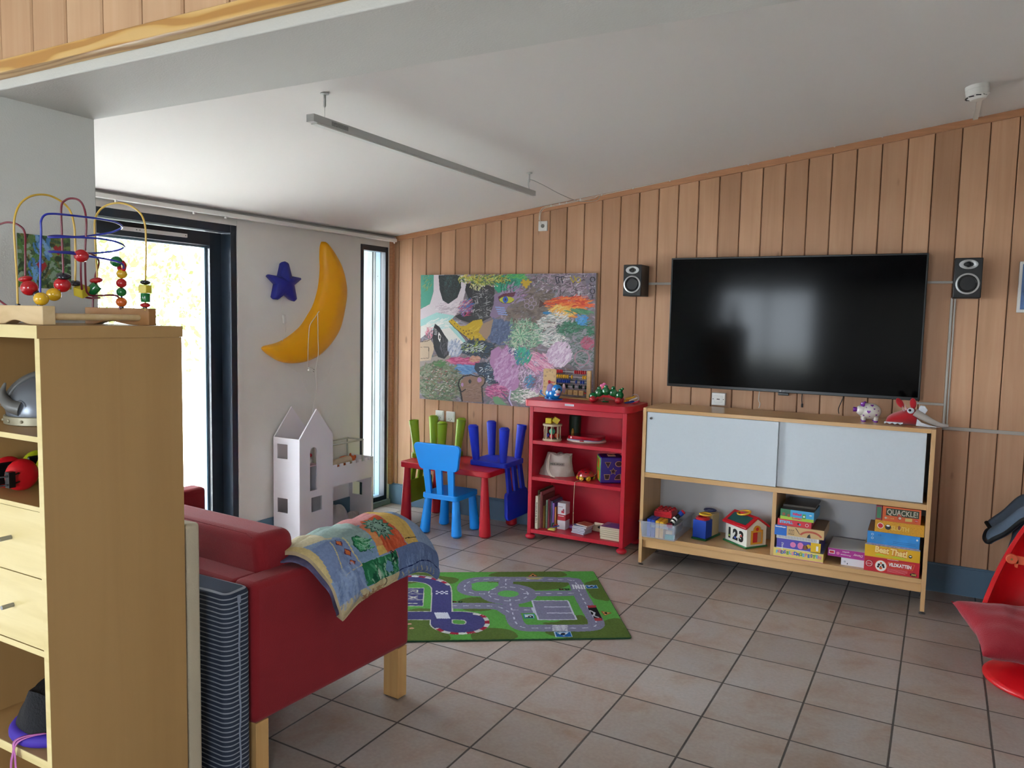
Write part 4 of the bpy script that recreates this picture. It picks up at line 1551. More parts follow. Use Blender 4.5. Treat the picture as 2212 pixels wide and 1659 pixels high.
def art_vild(b, W, H):
    rc(b, 0.008, 0.043, H * 0.3, H * 0.72, 3)
    rc(b, 0.0095, 0.0415, H * 0.32, H * 0.70, 4, -0.0007)
    disc(b, 0.0255, H * 0.51, 0.0165, 2)
    disc(b, 0.0255, H * 0.51, 0.0145, 4, -0.0010)
    T(b, 'educa', 0.0255, H * 0.48, 0.006, 2, w=0.024, y=-0.0014)
    disc(b, W * 0.31, H * 0.45, 0.031, 5, -0.0008, ry=0.033)
    disc(b, W * 0.31, H * 0.45, 0.028, 2, -0.0011, ry=0.030)
    for dx, dz, r, m in ((-0.010, 0.006, 0.007, 3), (0.010, 0.006, 0.007, 3), (-0.014, -0.006, 0.006, 3), (0.014, -0.004, 0.006, 3), (0, -0.012, 0.008, 5), (0.0, 0.016, 0.006, 5), (0, -0.004, 0.004, 3)):
        disc(b, W * 0.31 + dx, H * 0.45 + dz, r, m, -0.0014)
    pg(b, [(W * 0.43, H * 0.42), (W * 0.88, H * 0.42), (W * 0.92, H * 0.86), (W * 0.43, H * 0.82)], 5, -0.0006)
    pg(b, [(W * 0.44, H * 0.45), (W * 0.87, H * 0.45), (W * 0.905, H * 0.83), (W * 0.44, H * 0.79)], 4, -0.0009)
    T(b, 'VILDKATTEN', W * 0.655, H * 0.53, 0.019, 2, w=W * 0.41, bold=0.0012, y=-0.0013)
    for i, w_ in enumerate((0.10, 0.10, 0.10, 0.09)):
        rc(b, W * 0.43, W * 0.43 + w_, H * (0.33 - 0.07 * i), H * (0.345 - 0.07 * i), 6)
    disc(b, W * 0.90, H * 0.16, 0.017, 3, -0.0009, ry=0.010)
    T(b, '360', W * 0.905, H * 0.11, 0.010, 7, w=0.024, bold=0.0008, y=-0.0013)
    rc(b, W * 0.42, W * 0.62, H * 0.95, H * 0.975, 2)
    return [WHT, BLK, flat('box_red_b', '#bd2230'), ORG_, flat('pale_pink_print', '#e0a0a0'), flat('khaki_print', '#b5a04a')]

def art_beat(b, W, H):
    rc(b, 0, W, H * 0.9, H, 2)
    pg(b, [(W * 0.2, H * 0.15)] + [(W * (0.2 + 0.06 * i), H * (0.24 + 0.07 * sin(i * 1.1))) for i in range(10)] + [(W * 0.76, H * 0.12)], 3)
    for mi, bold, y in ((4, 0.0050, -0.0009), (5, 0.0018, -0.0016)):
        T(b, 'Beat', W * 0.31, H * 0.40, 0.034, mi, w=0.070, bold=bold, rot=0.05, y=y)
        T(b, 'That!', W * 0.62, H * 0.33, 0.034, mi, w=0.084, bold=bold, rot=0.07, y=y)
    disc(b, W * 0.83, H * 0.40, 0.009, 6)
    disc(b, W * 0.83, H * 0.42, 0.006, 7, -0.0011, ry=0.003)
    return [flat('grey_blue_edge', '#8f8fa8', noise=0.4, nscale=90), flat('lime_ribbon', '#b9c42e'), flat('deep_orange', '#d2742a'), flat('cream_letters', '#f0d489'), BLK, WHT]

def art_blue(b, W, H):
    for i, (u, m) in enumerate(((0.10, 4), (0.16, 4))):
        disc(b, 0.026, H * (0.75 - 0.3 * i), 0.006, m)
        disc(b, 0.026, H * (0.75 - 0.3 * i), 0.0045, 0, -0.0011)
    T(b, 'CE', W * 0.24, H * 0.68, 0.010, 3)
    for i in range(5):
        rc(b, W * 0.10, W * 0.35, H * (0.6 - 0.09 * i), H * (0.615 - 0.09 * i), 2)
    for i in range(2):
        rc(b, W * 0.50, W * 0.93, H * (0.36 - 0.12 * i), H * (0.38 - 0.12 * i), 3)
    rc(b, 0, W, 0, H * 0.05, 5)
    disc(b, W * 0.95, H * 0.72, 0.005, 4)
    return [flat('blue_print_dim', '#5d8fb0'), flat('blue_print_dark', '#17477f'), WHT, flat('box_blue_edge', '#8a86b8', noise=0.4, nscale=90)]

def art_leopard(b, W, H):
    disc(b, 0.028, H * 0.55, 0.016, 3)
    disc(b, 0.028, H * 0.55, 0.013, 4, -0.0011)
    disc(b, 0.066, H * 0.5, 0.015, 5)
    disc(b, 0.066, H * 0.62, 0.009, 3, -0.0011, ry=0.005)
    T(b, 'SLOTH', W * 0.52, H * 0.30, 0.024, 2, w=W * 0.36, bold=0.0006)
    disc(b, W * 0.5, H * 0.55, 0.007, 6, -0.0012, ry=0.012)
    return [flat('gold_letters', '#d8b860'), WHT, RED_, BLK, BRN_]

def art_quack(b, W, H):
    rc(b, W * 0.09, W * 0.95, H * 0.40, H * 0.90, 2)
    T(b, 'QUACKLE!', W * 0.52, H * 0.48, 0.030, 3, w=W * 0.80, bold=0.0006, y=-0.0009)
    disc(b, W * 0.45, H * 0.38, 0.011, 4, -0.0012, ry=0.018)
    disc(b, W * 0.46, H * 0.30, 0.007, 3, -0.0015)
    pg(b, [(W * 0.60, H * 0.13), (W * 0.78, H * 0.15), (W * 0.78, H * 0.36), (W * 0.60, H * 0.33)], 5, -0.0009)
    disc(b, W * 0.09, H * 0.22, 0.006, 3)
    T(b, '3+ 4-8', W * 0.21, H * 0.17, 0.008, 5, w=0.034)
    disc(b, W * 0.89, H * 0.25, 0.009, 6)
    T(b, 'dip', W * 0.89, H * 0.21, 0.007, 3, w=0.013, y=-0.0012)
    return [flat('dark_olive_print', '#2d3a26'), flat('stone_letters', '#bfb7a2'), flat('animal_rust', '#a8402a'), flat('parchment_print', '#c9ad62'), RED_]

t_ = NT('leopard_print', 0.4, 0.4)
vo = t_.n('ShaderNodeTexVoronoi', feature='DISTANCE_TO_EDGE')
t_.l(t_.coord(), vo.inputs['Vector'])
vo.inputs['Scale'].default_value = 150
t_.base(t_.ramp(vo.outputs[0], [(0.06, '#c78d22'), (0.25, '#d9a52a'), (0.34, '#8a5a1a')]))
game(3.672, 3.947, 0.1975, 0.2795, flat('box_red_b', '#bd2230'), art_vild, 'big red VILDKATTEN game box, bottom of the right stack', dep=0.30)
game(3.672, 3.946, 0.280, 0.353, flat('box_yellow', '#dba91c'), art_beat, 'yellow Beat That! game box in the right stack', dep=0.28)
game(3.680, 3.940, 0.3535, 0.4250, flat('box_blue', '#2f86cc', noise=0.25, nscale=9), art_blue, 'blue game box with small print in the middle of the right stack', dep=0.28, top=CARD)
game(3.715, 3.958, 0.4255, 0.490, MATS['leopard_print'], art_leopard, 'yellow leopard patterned game box, second from top of the right stack', dep=0.25)
game(3.750, 3.938, 0.4905, 0.572, flat('box_orange', '#c7582a'), art_quack, 'orange QUACKLE! game box on top of the right stack', dep=0.20)
b = MB()
b.box(0, 0.030, 0, 0.20, 0, 0.078)
b.box(-0.0006, 0, 0.01, 0.15, 0.03, 0.06, 1)
b.box(0.004, 0.026, -0.0006, 0, 0.008, 0.07, 2)
o = b.build('board_game', [flat('box_maroon', '#8a2c3f'), WHT, flat('dark_green_print', '#2f6f4a')], loc=(3.716, -0.455, 0.4905), rot=(0, 0, -0.05))
tag(o, 'narrow maroon game box standing beside the orange QUACKLE! box', 'board game', GAMEG)

# ================================================================== THE SHAPE SORTER HOUSE
t = thing('toy_house', 'white shape-sorter toy house with red roof and numbers 1 2 3', 'toy house', (2.985, -0.30, 0.1975), radians(-38))
M_TW = mat('toy_white', '#d9d5c9', 0.35)
M_TR = mat('toy_red', '#c01526', 0.3, spec=0.6)
M_TG = mat('toy_green', '#1c6e3c', 0.35, spec=0.6)
M_TY = mat('toy_yellow', '#e3b022', 0.35, spec=0.6)
M_TB = mat('toy_blue', '#1440a8', 0.3, spec=0.6)
HX, HY = 0.098, 0.075          # half length (ridge along x), half depth
b = MB()
b.box(-HX, HX, -HY, HY, 0.008, 0.128)
b.prism([(-HY, 0.128), (HY, 0.128), (0, 0.178)], -HX, HX, 'x')
# numbered holes
for i, ch in enumerate('123'):
    b.m = Matrix.Translation((-0.060 + i * 0.054, -HY - 0.0008, 0.032))
    b.text(ch, 0.062, 1, depth=0.0006, bold=0.005)
b.m = Matrix.Identity(4)
walls = b.build('walls', [M_TW, mat('hole_black', '#15130f', 0.6)], t)
for i, (c, dz) in enumerate(((mat('toy_lime', '#8aa83a', 0.4), 0.044), (M_TB, 0.042), (mat('toy_coral', '#d05a50', 0.4), 0.066))):
    b = MB()
    b.sphere((-0.060 + i * 0.054, -HY - 0.0005, dz), (0.010, 0.0022, 0.008), 12, 6)
    b.build('sorting_block', c, t, smooth=60)
b = MB()
b.box(-HX - 0.012, HX + 0.006, -HY - 0.010, HY + 0.010, 0.0, 0.010)
b.build('base', M_TG, t, bevel=0.002)
b = MB()
for s in (-1, 1):
    b.prism([(0, 0.192), (0, 0.180), (s * 0.092, 0.118), (s * 0.096, 0.130)], -HX - 0.014, HX + 0.012, 'x')
b.build('roof', M_TR, t, bevel=0.003)
b = MB()
def rp(x, k):
    return (x, -k * 0.096, 0.1925 - k * 0.062 + 0.0008)
b.f([b.v(rp(x, k)) for x, k in ((-0.085, 0.18), (0.085, 0.18), (0.085, 0.82), (-0.085, 0.82))])
b.build('roof_inlay', mat('roof_teal', '#1f5653', 0.5), t)
b = MB()
b.tube([(0.046 * cos(2 * pi * i / 28), -0.020 + 0.030 * sin(2 * pi * i / 28), 0.196 + 0.012 * sin(2 * pi * i / 28 + 0.6)) for i in range(28)], 0.006, 8, closed=True)
b.build('handle', M_TY, t, smooth=60)
b = MB()
b.box(-0.026, 0.026, -0.030, 0.010, 0.180, 0.200)
b.build('handle_boss', M_TR, t, bevel=0.003)
b = MB()
b.prism([(-0.045, 0.022), (0.045, 0.022), (0.045, 0.108), (0.028, 0.108), (0.026, 0.122), (0.014, 0.134), (0, 0.138), (-0.014, 0.134), (-0.026, 0.122), (-0.028, 0.108), (-0.045, 0.108)], HX, HX + 0.005, 'x')
df = b.build('door_frame', mat('toy_ochre', '#d79a2e', 0.4), t, bevel=0.001)
b = MB()
b.box(HX + 0.005, HX + 0.0058, -0.032, 0.002, 0.034, 0.096)
b.build('door_panel', M_TR, df)
b = MB()
b.box(HX + 0.005, HX + 0.0056, 0.002, 0.032, 0.034, 0.096)
b.build('door_panel', mat('toy_tan', '#b59a78', 0.4), df)
b = MB()
b.lathe([(0.011, HX + 0.005), (0.011, HX + 0.006)], 20, (0, 0, 0.116), 'x')
b.build('door_window', M_TR, df)

# ================================================================== SECOND SHAPE SORTER
t = thing('shape_sorter', 'upright toy shape sorter with blue front, red and yellow rings on top', 'toy', (2.725, -0.34, 0.1975), radians(-12))
b = MB()
b.prism([(-0.050, -0.050), (0.050, -0.050), (0.050, 0.050), (-0.050, 0.050)], 0, 0.012, 'z')
b.box(-0.050, 0.050, -0.05, 0.16, 0, 0.012)
b.build('base', M_TG, t, bevel=0.002)
b = MB()
b.prism([(-0.045, -0.045), (0.045, -0.045), (0.045, 0.045), (-0.045, 0.045)], 0.012, 0.126, 'z')
b.build('body', M_TB, t, bevel=0.003)
b = MB()
b.box(-0.043, 0.043, 0.047, 0.145, 0.012, 0.150)
b.build('rear_body', mat('toy_cream', '#cdb888', 0.4), t, bevel=0.003)
b = MB()
b.lathe([(0.044, 0.126), (0.044, 0.138), (0.036, 0.142), (0.030, 0.142), (0.030, 0.128)], 28, (0, 0, 0), cap=False)
b.build('ring', M_TR, t, smooth=50)
b = MB()
b.tube([(0.036 * cos(2 * pi * i / 24) + 0.008, 0.030 * sin(2 * pi * i / 24) + 0.02, 0.154) for i in range(24)], 0.006, 8, closed=True)
b.build('ring', M_TY, t, smooth=60)
b = MB()
b.tube([(0.036 * cos(2 * pi * i / 24), 0.030 * sin(2 * pi * i / 24) + 0.10, 0.166) for i in range(24)], 0.006, 8, closed=True)
b.build('ring', mat('toy_navy', '#15205a', 0.4), t, smooth=60)

# ================================================================== TRANSPARENT BIN OF BUILDING BLOCKS
M_BIN = mat('frosted_plastic', '#d3daea', 0.25, spec=0.5, alpha=0.26)
BX0, BX1, BY0, BY1, BZ0, BZ1 = 2.384, 2.600, -0.515, -0.155, 0.1975, 0.305
t = thing('storage_bin', 'frosted clear plastic bin full of building blocks in the sideboard', 'storage box')
b = MB()
w_ = 0.0022
def bxy(k, d=0.0):
    e = 0.010 * k
    return [(BX0 - e + d, BY0 - e + d), (BX1 + e - d, BY0 - e + d), (BX1 + e - d, BY1 + e - d), (BX0 - e + d, BY1 + e - d)]
Lv = [(0.0, BZ0, 0.0), (1.0, BZ1, 0.0), (1.9, BZ1, 0.0), (1.9, BZ1 - 0.006, 0.0), (1.0, BZ1 - 0.006, w_)]
rings = []
for k, z, d in ((0, BZ0, 0), (1, BZ1 - 0.006, 0), (2.0, BZ1 - 0.006, 0), (2.0, BZ1, 0), (1, BZ1, w_), (0, BZ0 + w_, w_)):
    rings.append([b.v((x, y, z)) for x, y in bxy(k, d)])
for A, B in zip(rings, rings[1:]):
    for i in range(4):
        b.f([A[i], A[(i + 1) % 4], B[(i + 1) % 4], B[i]])
b.f(rings[0])
b.f(rings[-1])
b.build('tub', M_BIN, t, bevel=0.004)
b = MB()
b.box(2.44, 2.56, BY0 - 0.014, BY0 - 0.006, 0.272, 0.290)
b.build('grip', M_BIN, t, bevel=0.003)
rebase(t, (2.49, -0.335, BZ0))

def duplo(x0, x1, y0, y1, z0, z1, m, label, nx=0, ny=0, face='z', r=0.009, group='building blocks in the clear bin', rz=0, seams=0):
    b = MB()
    cx, cy = (x0 + x1) / 2, (y0 + y1) / 2
    b.box(x0 - cx, x1 - cx, y0 - cy, y1 - cy, 0, z1 - z0)
    for i in range(nx):
        for j in range(ny):
            if face == 'z':
                px = x0 - cx + (x1 - x0) * (i + .5) / nx
                py = y0 - cy + (y1 - y0) * (j + .5) / ny
                b.sphere((px, py, z1 - z0), (r, r, r * 0.9), 14, 8)
            else:
                py = y0 - cy + (y1 - y0) * (i + .5) / nx
                pz = (z1 - z0) * (j + .5) / ny
                b.sphere((x0 - cx, py, pz), (r * .9, r, r), 14, 8)
    for k in range(seams):
        z = (z1 - z0) * (k + 1) / (seams + 1)
        b.box(x0 - cx - 0.0015, x1 - cx + 0.0015, y0 - cy - 0.0015, y1 - cy + 0.0015, z - 0.003, z + 0.003)
    o = b.build('building_block', m, bevel=0.002, loc=(cx, cy, z0), rot=(0, 0, rz))
    return tag(o, label, 'building block', group)

Bz = BZ0 + 0.004
duplo(2.412, 2.436, -0.500, -0.40, Bz, 0.316, M_TB, 'studded blue block standing at the left end of the clear bin', 2, 3, 'x', 0.009)
duplo(2.440, 2.464, -0.500, -0.40, Bz, 0.314, M_TB, 'plain blue block standing second from left in the clear bin')
duplo(2.468, 2.491, -0.500, -0.40, Bz, 0.310, M_TY, 'left of the two yellow blocks standing in the clear bin')
duplo(2.495, 2.519, -0.500, -0.40, Bz, 0.308, M_TY, 'right of the two yellow blocks standing in the clear bin')
duplo(2.425, 2.540, -0.40, -0.27, 0.312, 0.350, M_TR, 'big red studded blocks snapped together on top of the bin contents', 4, 3, 'z', 0.014, seams=1)
duplo(2.400, 2.425, -0.30, -0.25, 0.262, 0.338, mat('brick_green', '#1f8a3f', 0.35), 'green block at the back left corner of the clear bin')
duplo(2.525, 2.560, -0.470, -0.43, Bz + 0.065, 0.290, mat('brick_pink', '#c82a55', 0.35), 'pink block near the right end of the clear bin', rz=0.4)
duplo(2.535, 2.575, -0.505, -0.478, Bz + 0.035, Bz + 0.055, mat('brick_cream', '#d8c58a', 0.4), 'cream block leaning near the right end of the clear bin', rz=0.2)
duplo(2.530, 2.585, -0.500, -0.46, Bz, Bz + 0.028, mat('brick_teal', '#2f9a8c', 0.35), 'teal block on the floor of the clear bin')
duplo(2.44, 2.56, -0.39, -0.20, Bz, 0.26, mat('brick_teal2', '#9aa0a0', 0.4), 'grey block hidden deep in the clear bin')
b = MB()
b.tube([(2.545, -0.43, 0.272), (2.565, -0.40, 0.315), (2.60, -0.37, 0.352)], 0.014, 16)
b.cyl((2.600, -0.37, 0.352), (2.607, -0.363, 0.360), 0.016, mi=2)
b.tube([(2.552, -0.418, 0.292), (2.557, -0.411, 0.300)], 0.016, 16, mi=1)
b.tube([(2.562, -0.404, 0.309), (2.567, -0.398, 0.316)], 0.016, 16, mi=1)
b.tube([(2.585, -0.383, 0.337), (2.60, -0.37, 0.352)], 0.0165, 16, mi=3)
o = b.build('toy_torch', [M_BLACK, WHT, M_TR, M_TB], smooth=50)
tag(rebase(o, (2.545, -0.43, 0.262)), 'black striped toy tube with red and blue tip sticking out of the bin', 'toy')

# ================================================================== ON THE SIDEBOARD: pig bank
t = thing('piggy_bank', 'white ceramic piggy bank with purple hearts, ears and snout', 'piggy bank', (3.645, -0.32, 1.0195), radians(12))
M_CER = mat('glazed_white', '#d6cfc9', 0.15, spec=0.6, coat=0.5)
M_CPU = mat('glazed_purple', '#7a2f9a', 0.15, spec=0.6, coat=0.5)
b = MB()
b.sphere((0, 0, 0.058), (0.062, 0.050, 0.048), 30, 20)
b.sphere((-0.045, -0.012, 0.064), (0.030, 0.030, 0.030), 20, 14)
for x, y in ((-0.032, -0.026), (-0.030, 0.018), (0.032, -0.026), (0.032, 0.020)):
    b.cyl((x, y, 0.0), (x, y, 0.030), 0.0105, 0.014, 16)
b.build('body', M_CER, t, smooth=60)
for x, y in ((-0.032, -0.026), (-0.030, 0.018), (0.032, -0.026), (0.032, 0.020)):
    b = MB()
    b.cyl((x, y, 0.0), (x, y, 0.009), 0.0112, 0.0115, 16)
    b.build('trotter', M_CPU, t, smooth=50)
b = MB()
b.lathe([(0.013, -0.090), (0.014, -0.084), (0.012, -0.070)], 20, (0, -0.020, 0.068), 'x')
b.build('snout', M_CPU, t, smooth=50)
for x, y, r in ((-0.048, -0.030, (0.3, 0.4, -0.4)), (-0.030, 0.012, (-0.2, 0.2, 0.5))):
    b = MB()
    b.sphere((x + 0.006, y, 0.098), (0.013, 0.006, 0.016), 14, 8, rot=r)
    b.build('ear', M_CPU, t, smooth=60)
def heart(b, c, r, n, mi=0):
    """small heart laid on the body's surface"""
    n = Vector(n).normalized()
    u = Vector((0, 0, 1)).cross(n).normalized()
    w = n.cross(u)
    pts = []
    for i in range(20):
        a = 2 * pi * i / 20
        x = 16 * sin(a) ** 3 / 17
        y = (13 * cos(a) - 5 * cos(2 * a) - 2 * cos(3 * a) - cos(4 * a)) / 17
        pts.append(b.v(Vector(c) + n * 0.0012 + u * x * r + w * y * r))
    b.f(pts, mi)
for (a, e, r) in ((-100, 2, 0.011), (-72, 22, 0.006), (-60, -18, 0.007), (-128, -25, 0.006), (-80, 48, 0.010), (-50, 10, 0.004), (-95, -30, 0.004), (-115, 30, 0.004)):
    n = Vector((cos(radians(a)) * cos(radians(e)), sin(radians(a)) * cos(radians(e)), sin(radians(e))))
    p = Vector((n.x * 0.0625, n.y * 0.0505, 0.058 + n.z * 0.0485))
    b = MB()
    heart(b, p, r, n)
    b.build('heart', M_CPU, t, recalc=False)

# ================================================================== red fabric puppet hat with horns
t = thing('plush_hat', 'red plush bull hat with white eyes, pale horns and floppy white ears', 'plush toy', (3.810, -0.345, 1.0195))
t.scale = (1.12, 1.05, 1.08)
M_PL = mat('red_plush', '#b30d1c', 0.95, sheen=0.4, bump=0.3, bscale=300)
M_FE = mat('white_felt', '#cfd2da', 0.95, bump=0.2, bscale=300)
M_FG = mat('grey_felt', '#a89f97', 0.95, bump=0.2, bscale=300)
b = MB()
def bull(u, v):
    # a lying bag-like head, u along x, v around
    s = [(-0.070, 0.010, 0.012), (-0.064, 0.036, 0.034), (-0.045, 0.052, 0.052), (-0.015, 0.058, 0.066), (0.012, 0.056, 0.078), (0.036, 0.048, 0.092), (0.056, 0.040, 0.092), (0.070, 0.030, 0.060), (0.076, 0.008, 0.030)]
    k = u * (len(s) - 1)
    i = min(int(k), len(s) - 2)
    f = k - i
    x, ry, h = [s[i][q] * (1 - f) + s[i + 1][q] * f for q in range(3)]
    a = v * 2 * pi
    return (x, ry * cos(a), max(0.0, h / 2 + h / 2 * sin(a) * (1.0)))
b.grid(bull, 16, 24)
b.build('head', M_PL, t, smooth=80, subsurf=1)
for x, y, rr in ((0.002, -0.020, (0.1, -0.55, 0)), (0.048, -0.010, (0.0, -0.1, 0))):
    b = MB()
    b.sphere((x - 0.012 * (x < 0.02), y, 0.112), (0.015, 0.008, 0.028), 16, 10, rot=rr)
    b.build('ear', M_PL, t, smooth=80)
b = MB()
b.sphere((0.040, -0.048, 0.078), (0.016, 0.006, 0.016), 18, 10, rot=(0.3, 0, 0.1))
e_ = b.build('eye', M_FE, t, smooth=80)
b = MB()
b.sphere((0.036, -0.054, 0.081), (0.007, 0.003, 0.007), 14, 8)
b.build('pupil', M_BLACK, e_, smooth=80)
b = MB()
b.tube(spline([(0.012, -0.040, 0.075), (0.005, -0.046, 0.085), (0.002, -0.048, 0.100)], 4), 0.004, 8, radii=[0.004 - 0.0004 * i for i in range(9)])
b.tube(spline([(0.020, -0.044, 0.080), (0.016, -0.048, 0.095), (0.014, -0.050, 0.110)], 4), 0.004, 8, radii=[0.005 - 0.0005 * i for i in range(9)])
b.build('lash', mat('lash_pink', '#c9a0a4', 0.9), t, smooth=60)
b = MB()
pts = spline([(0.060, -0.030, 0.070), (0.095, -0.035, 0.050), (0.135, -0.040, 0.028), (0.175, -0.040, 0.014), (0.205, -0.038, 0.014)], 4)
b.tube(pts, 0.01, 14, radii=[0.022 * (1 - 0.66 * (i / (len(pts) - 1)) ** 0.9) for i in range(len(pts))])
b.build('horn', M_FG, t, smooth=80)
b = MB()
for s in ([(0.068, -0.035, 0.072), (0.080, -0.040, 0.108), (0.100, -0.036, 0.106), (0.114, -0.034, 0.085), (0.104, -0.036, 0.066), (0.082, -0.040, 0.056)],):
    A = [b.v(p) for p in s]
    B = [b.v((x, y + 0.006, z)) for x, y, z in s]
    b.f(A)
    b.f(B[::-1])
    for i in range(len(s)):
        b.f([A[i], A[(i + 1) % len(s)], B[(i + 1) % len(s)], B[i]])
b.build('collar', M_FE, t, bevel=0.003)
b = MB()
s = [(0.070, -0.055, 0.040), (0.090, -0.058, 0.022), (0.130, -0.060, 0.010), (0.172, -0.060, 0.004), (0.120, -0.062, 0.0015), (0.066, -0.060, 0.004)]
A = [b.v(p) for p in s]
B = [b.v((x, y + 0.006, z)) for x, y, z in s]
b.f(A)
b.f(B[::-1])
for i in range(len(s)):
    b.f([A[i], A[(i + 1) % len(s)], B[(i + 1) % len(s)], B[i]])
b.build('flap', M_FE, t, bevel=0.002)
b = MB()
zz = [(-0.074 + 0.012 * i, -0.052, 0.010 if i % 2 else 0.002) for i in range(8)]
top = [(-0.074 + 0.012 * i, -0.050, 0.014) for i in range(8)]
for i in range(7):
    b.f([b.v(zz[i]), b.v(zz[i + 1]), b.v(top[i + 1]), b.v(top[i])])
    b.f([b.v((zz[i][0], zz[i][1] + 0.003, zz[i][2])), b.v((zz[i + 1][0], zz[i + 1][1] + 0.003, zz[i + 1][2])), b.v(top[i + 1]), b.v(top[i])])
b.build('fringe', M_FE, t)
# ================================================================== RED BOOKCASE
M_RED = mat('red_lacquer', '#c21e33', 0.36, spec=0.5)
t = thing('bookcase', 'red painted low bookcase on ball feet with three shelves of toys', 'bookcase')
RX0, RX1, RYF, RYB = 1.478, 2.199, -0.343, -0.015
for x0 in (RX0, RX1 - 0.029):
    b = MB()
    b.box(x0, x0 + 0.029, RYF, RYB, 0.043, 0.956)
    b.build('side_panel', M_RED, t, bevel=0.003)
b = MB()
cx_ = [(1.440, -0.015), (1.440, -0.318), (1.445, -0.345), (1.458, -0.364), (1.480, -0.375), (2.178, -0.375), (2.205, -0.362), (2.222, -0.340), (2.230, -0.312), (2.230, -0.015)]
b.prism(cx_, 0.9565, 1.004, 'z')
b.build('top', M_RED, t, bevel=0.004)
b = MB()
b.box(RX0 + 0.0292, RX1 - 0.0292, RYF + 0.002, RYF + 0.022, 0.918, 0.956)
b.build('top_rail', M_RED, t, bevel=0.001)
for z0, z1 in ((0.690, 0.715), (0.431, 0.456), (0.050, 0.077)):
    b = MB()
    b.box(RX0 + 0.0292, RX1 - 0.0292, RYF + 0.001, RYB - 0.008, z0, z1)
    b.build('shelf', M_RED, t, bevel=0.0015)
b = MB()
b.box(RX0 + 0.029, RX1 - 0.029, RYB - 0.007, RYB, 0.05, 0.956)
b.build('back_panel', M_RED, t)
for x in (RX0 + 0.016, RX1 - 0.016):
    for y in (RYF + 0.022, RYB - 0.03):
        b = MB()
        b.sphere((x, y, 0.0215), (0.036, 0.036, 0.0213), 24, 12)
        b.build('ball_foot', M_RED, t, smooth=80)
b = MB()
b.box(1.762, 1.830, -0.3757, -0.3752, 0.980, 0.993)
for i in range(11):
    b.box(1.768 + 0.0052 * i, 1.771 + 0.0052 * i, -0.3760, -0.3757, 0.9855, 0.9875, 1)
b.build('label_sticker', [flat('sticker_white', '#d8d3dc'), flat('sticker_print', '#8f8a94')], t)
rebase(t, ((RX0 + RX1) / 2, (RYF + RYB) / 2, 0))

# ---- abacus clock frame on top
TOPZ = 1.0042
M_MAPLE = wood('maple_toy', '#d0aa74', '#d8b684', '#c39c66', 0.4, (4, 4, 40))
t = thing('abacus', 'wooden abacus with clock face and rows of coloured beads on the red bookcase', 'abacus')
ax0, ax1, ay = 1.463, 1.836, -0.100
b = MB()
b.prism(rrect(ax0, TOPZ + 0.006, 1.566, 1.209, 0.012), ay - 0.006, ay + 0.006, 'y')
for i in range(12):
    a = radians(90 - 30 * ((i + 1) % 12))
    n = str(i + 1)
    px, pz = 1.5145 + 0.042 * cos(a), 1.115 + 0.080 * sin(a)
    b.m = Matrix.Translation((px, ay - 0.0066, pz - 0.006))
    b.text(n, 0.013, 1, depth=0.0003)
b.m = Matrix.Identity(4)
b.build('clock_board', [M_MAPLE, BLK], t)
b = MB()
b.sphere((1.5145, ay - 0.012, 1.115), (0.011, 0.007, 0.011), 14, 8)
b.m = Matrix.Translation((1.5145, ay - 0.013, 1.115))
b.prism([(0.0, 0.004), (0.045, -0.001), (0.045, -0.005), (0.0, -0.005)], -0.002, 0.002, 'y')
b.prism([(-0.007, 0.0), (0.007, 0.0), (0.005, -0.050), (0.012, -0.050), (0.002, -0.066), (-0.008, -0.050), (-0.002, -0.050)], -0.002, 0.002, 'y')
b.build('clock_hand', M_TR, t)
b = MB()
b.box(1.806, ax1, ay - 0.010, ay + 0.010, TOPZ + 0.006, 1.209)
b.build('post', M_MAPLE, t, bevel=0.003)
b = MB()
b.prism(rrect(ax0 - 0.02, ay - 0.045, ax1 + 0.01, ay + 0.045, 0.02), TOPZ, TOPZ + 0.009, 'z')
b.build('base', M_MAPLE, t, bevel=0.002)
rows = [(1.194, M_TR, [1.575, 1.592, 1.608, 1.617] [:3] + [1.712 + 0.0155 * i for i in range(6)]),
        (1.159, M_TY, [1.576 + 0.0160 * i for i in range(6)] + [1.688] + [1.776, 1.793]),
        (1.124, M_TB, [1.575 + 0.0155 * i for i in range(6)] + [1.668, 1.722, 1.760, 1.778]),
        (1.089, mat('bead_dark_green', '#0f2f28', 0.25, spec=0.6), [1.575 + 0.0150 * i for i in range(5)] + [1.650, 1.703, 1.748, 1.763, 1.796])]
for z, m, xs in rows:
    b = MB()
    b.cyl((1.566, ay, z), (1.806, ay, z), 0.0018, seg=8)
    r_ = b.build('rod', M_WHITE, t)
    for x in xs:
        b = MB()
        b.sphere((x, ay, z), (0.0072, 0.0145, 0.0145), 14, 8)
        b.build('bead', m, t, smooth=80)
b = MB()
b.cyl((1.566, ay, 1.048), (1.806, ay, 1.048), 0.004, seg=8)
b.build('rod', M_TR, t)
for i, ch in enumerate(('', '-', '=', '?')):
    x = 1.640 + 0.0425 * i
    b = MB()
    b.box(x - 0.0165, x + 0.0165, ay - 0.017, ay + 0.017, 1.030, 1.065)
    if ch:
        b.m = Matrix.Translation((x, ay - 0.0175, 1.041))
        b.text(ch, 0.015, 1, depth=0.0003)
        b.m = Matrix.Identity(4)
    b.build('number_block', [M_MAPLE, BRN_], t, bevel=0.0015)
rebase(t, ((ax0 + ax1) / 2, ay, TOPZ))

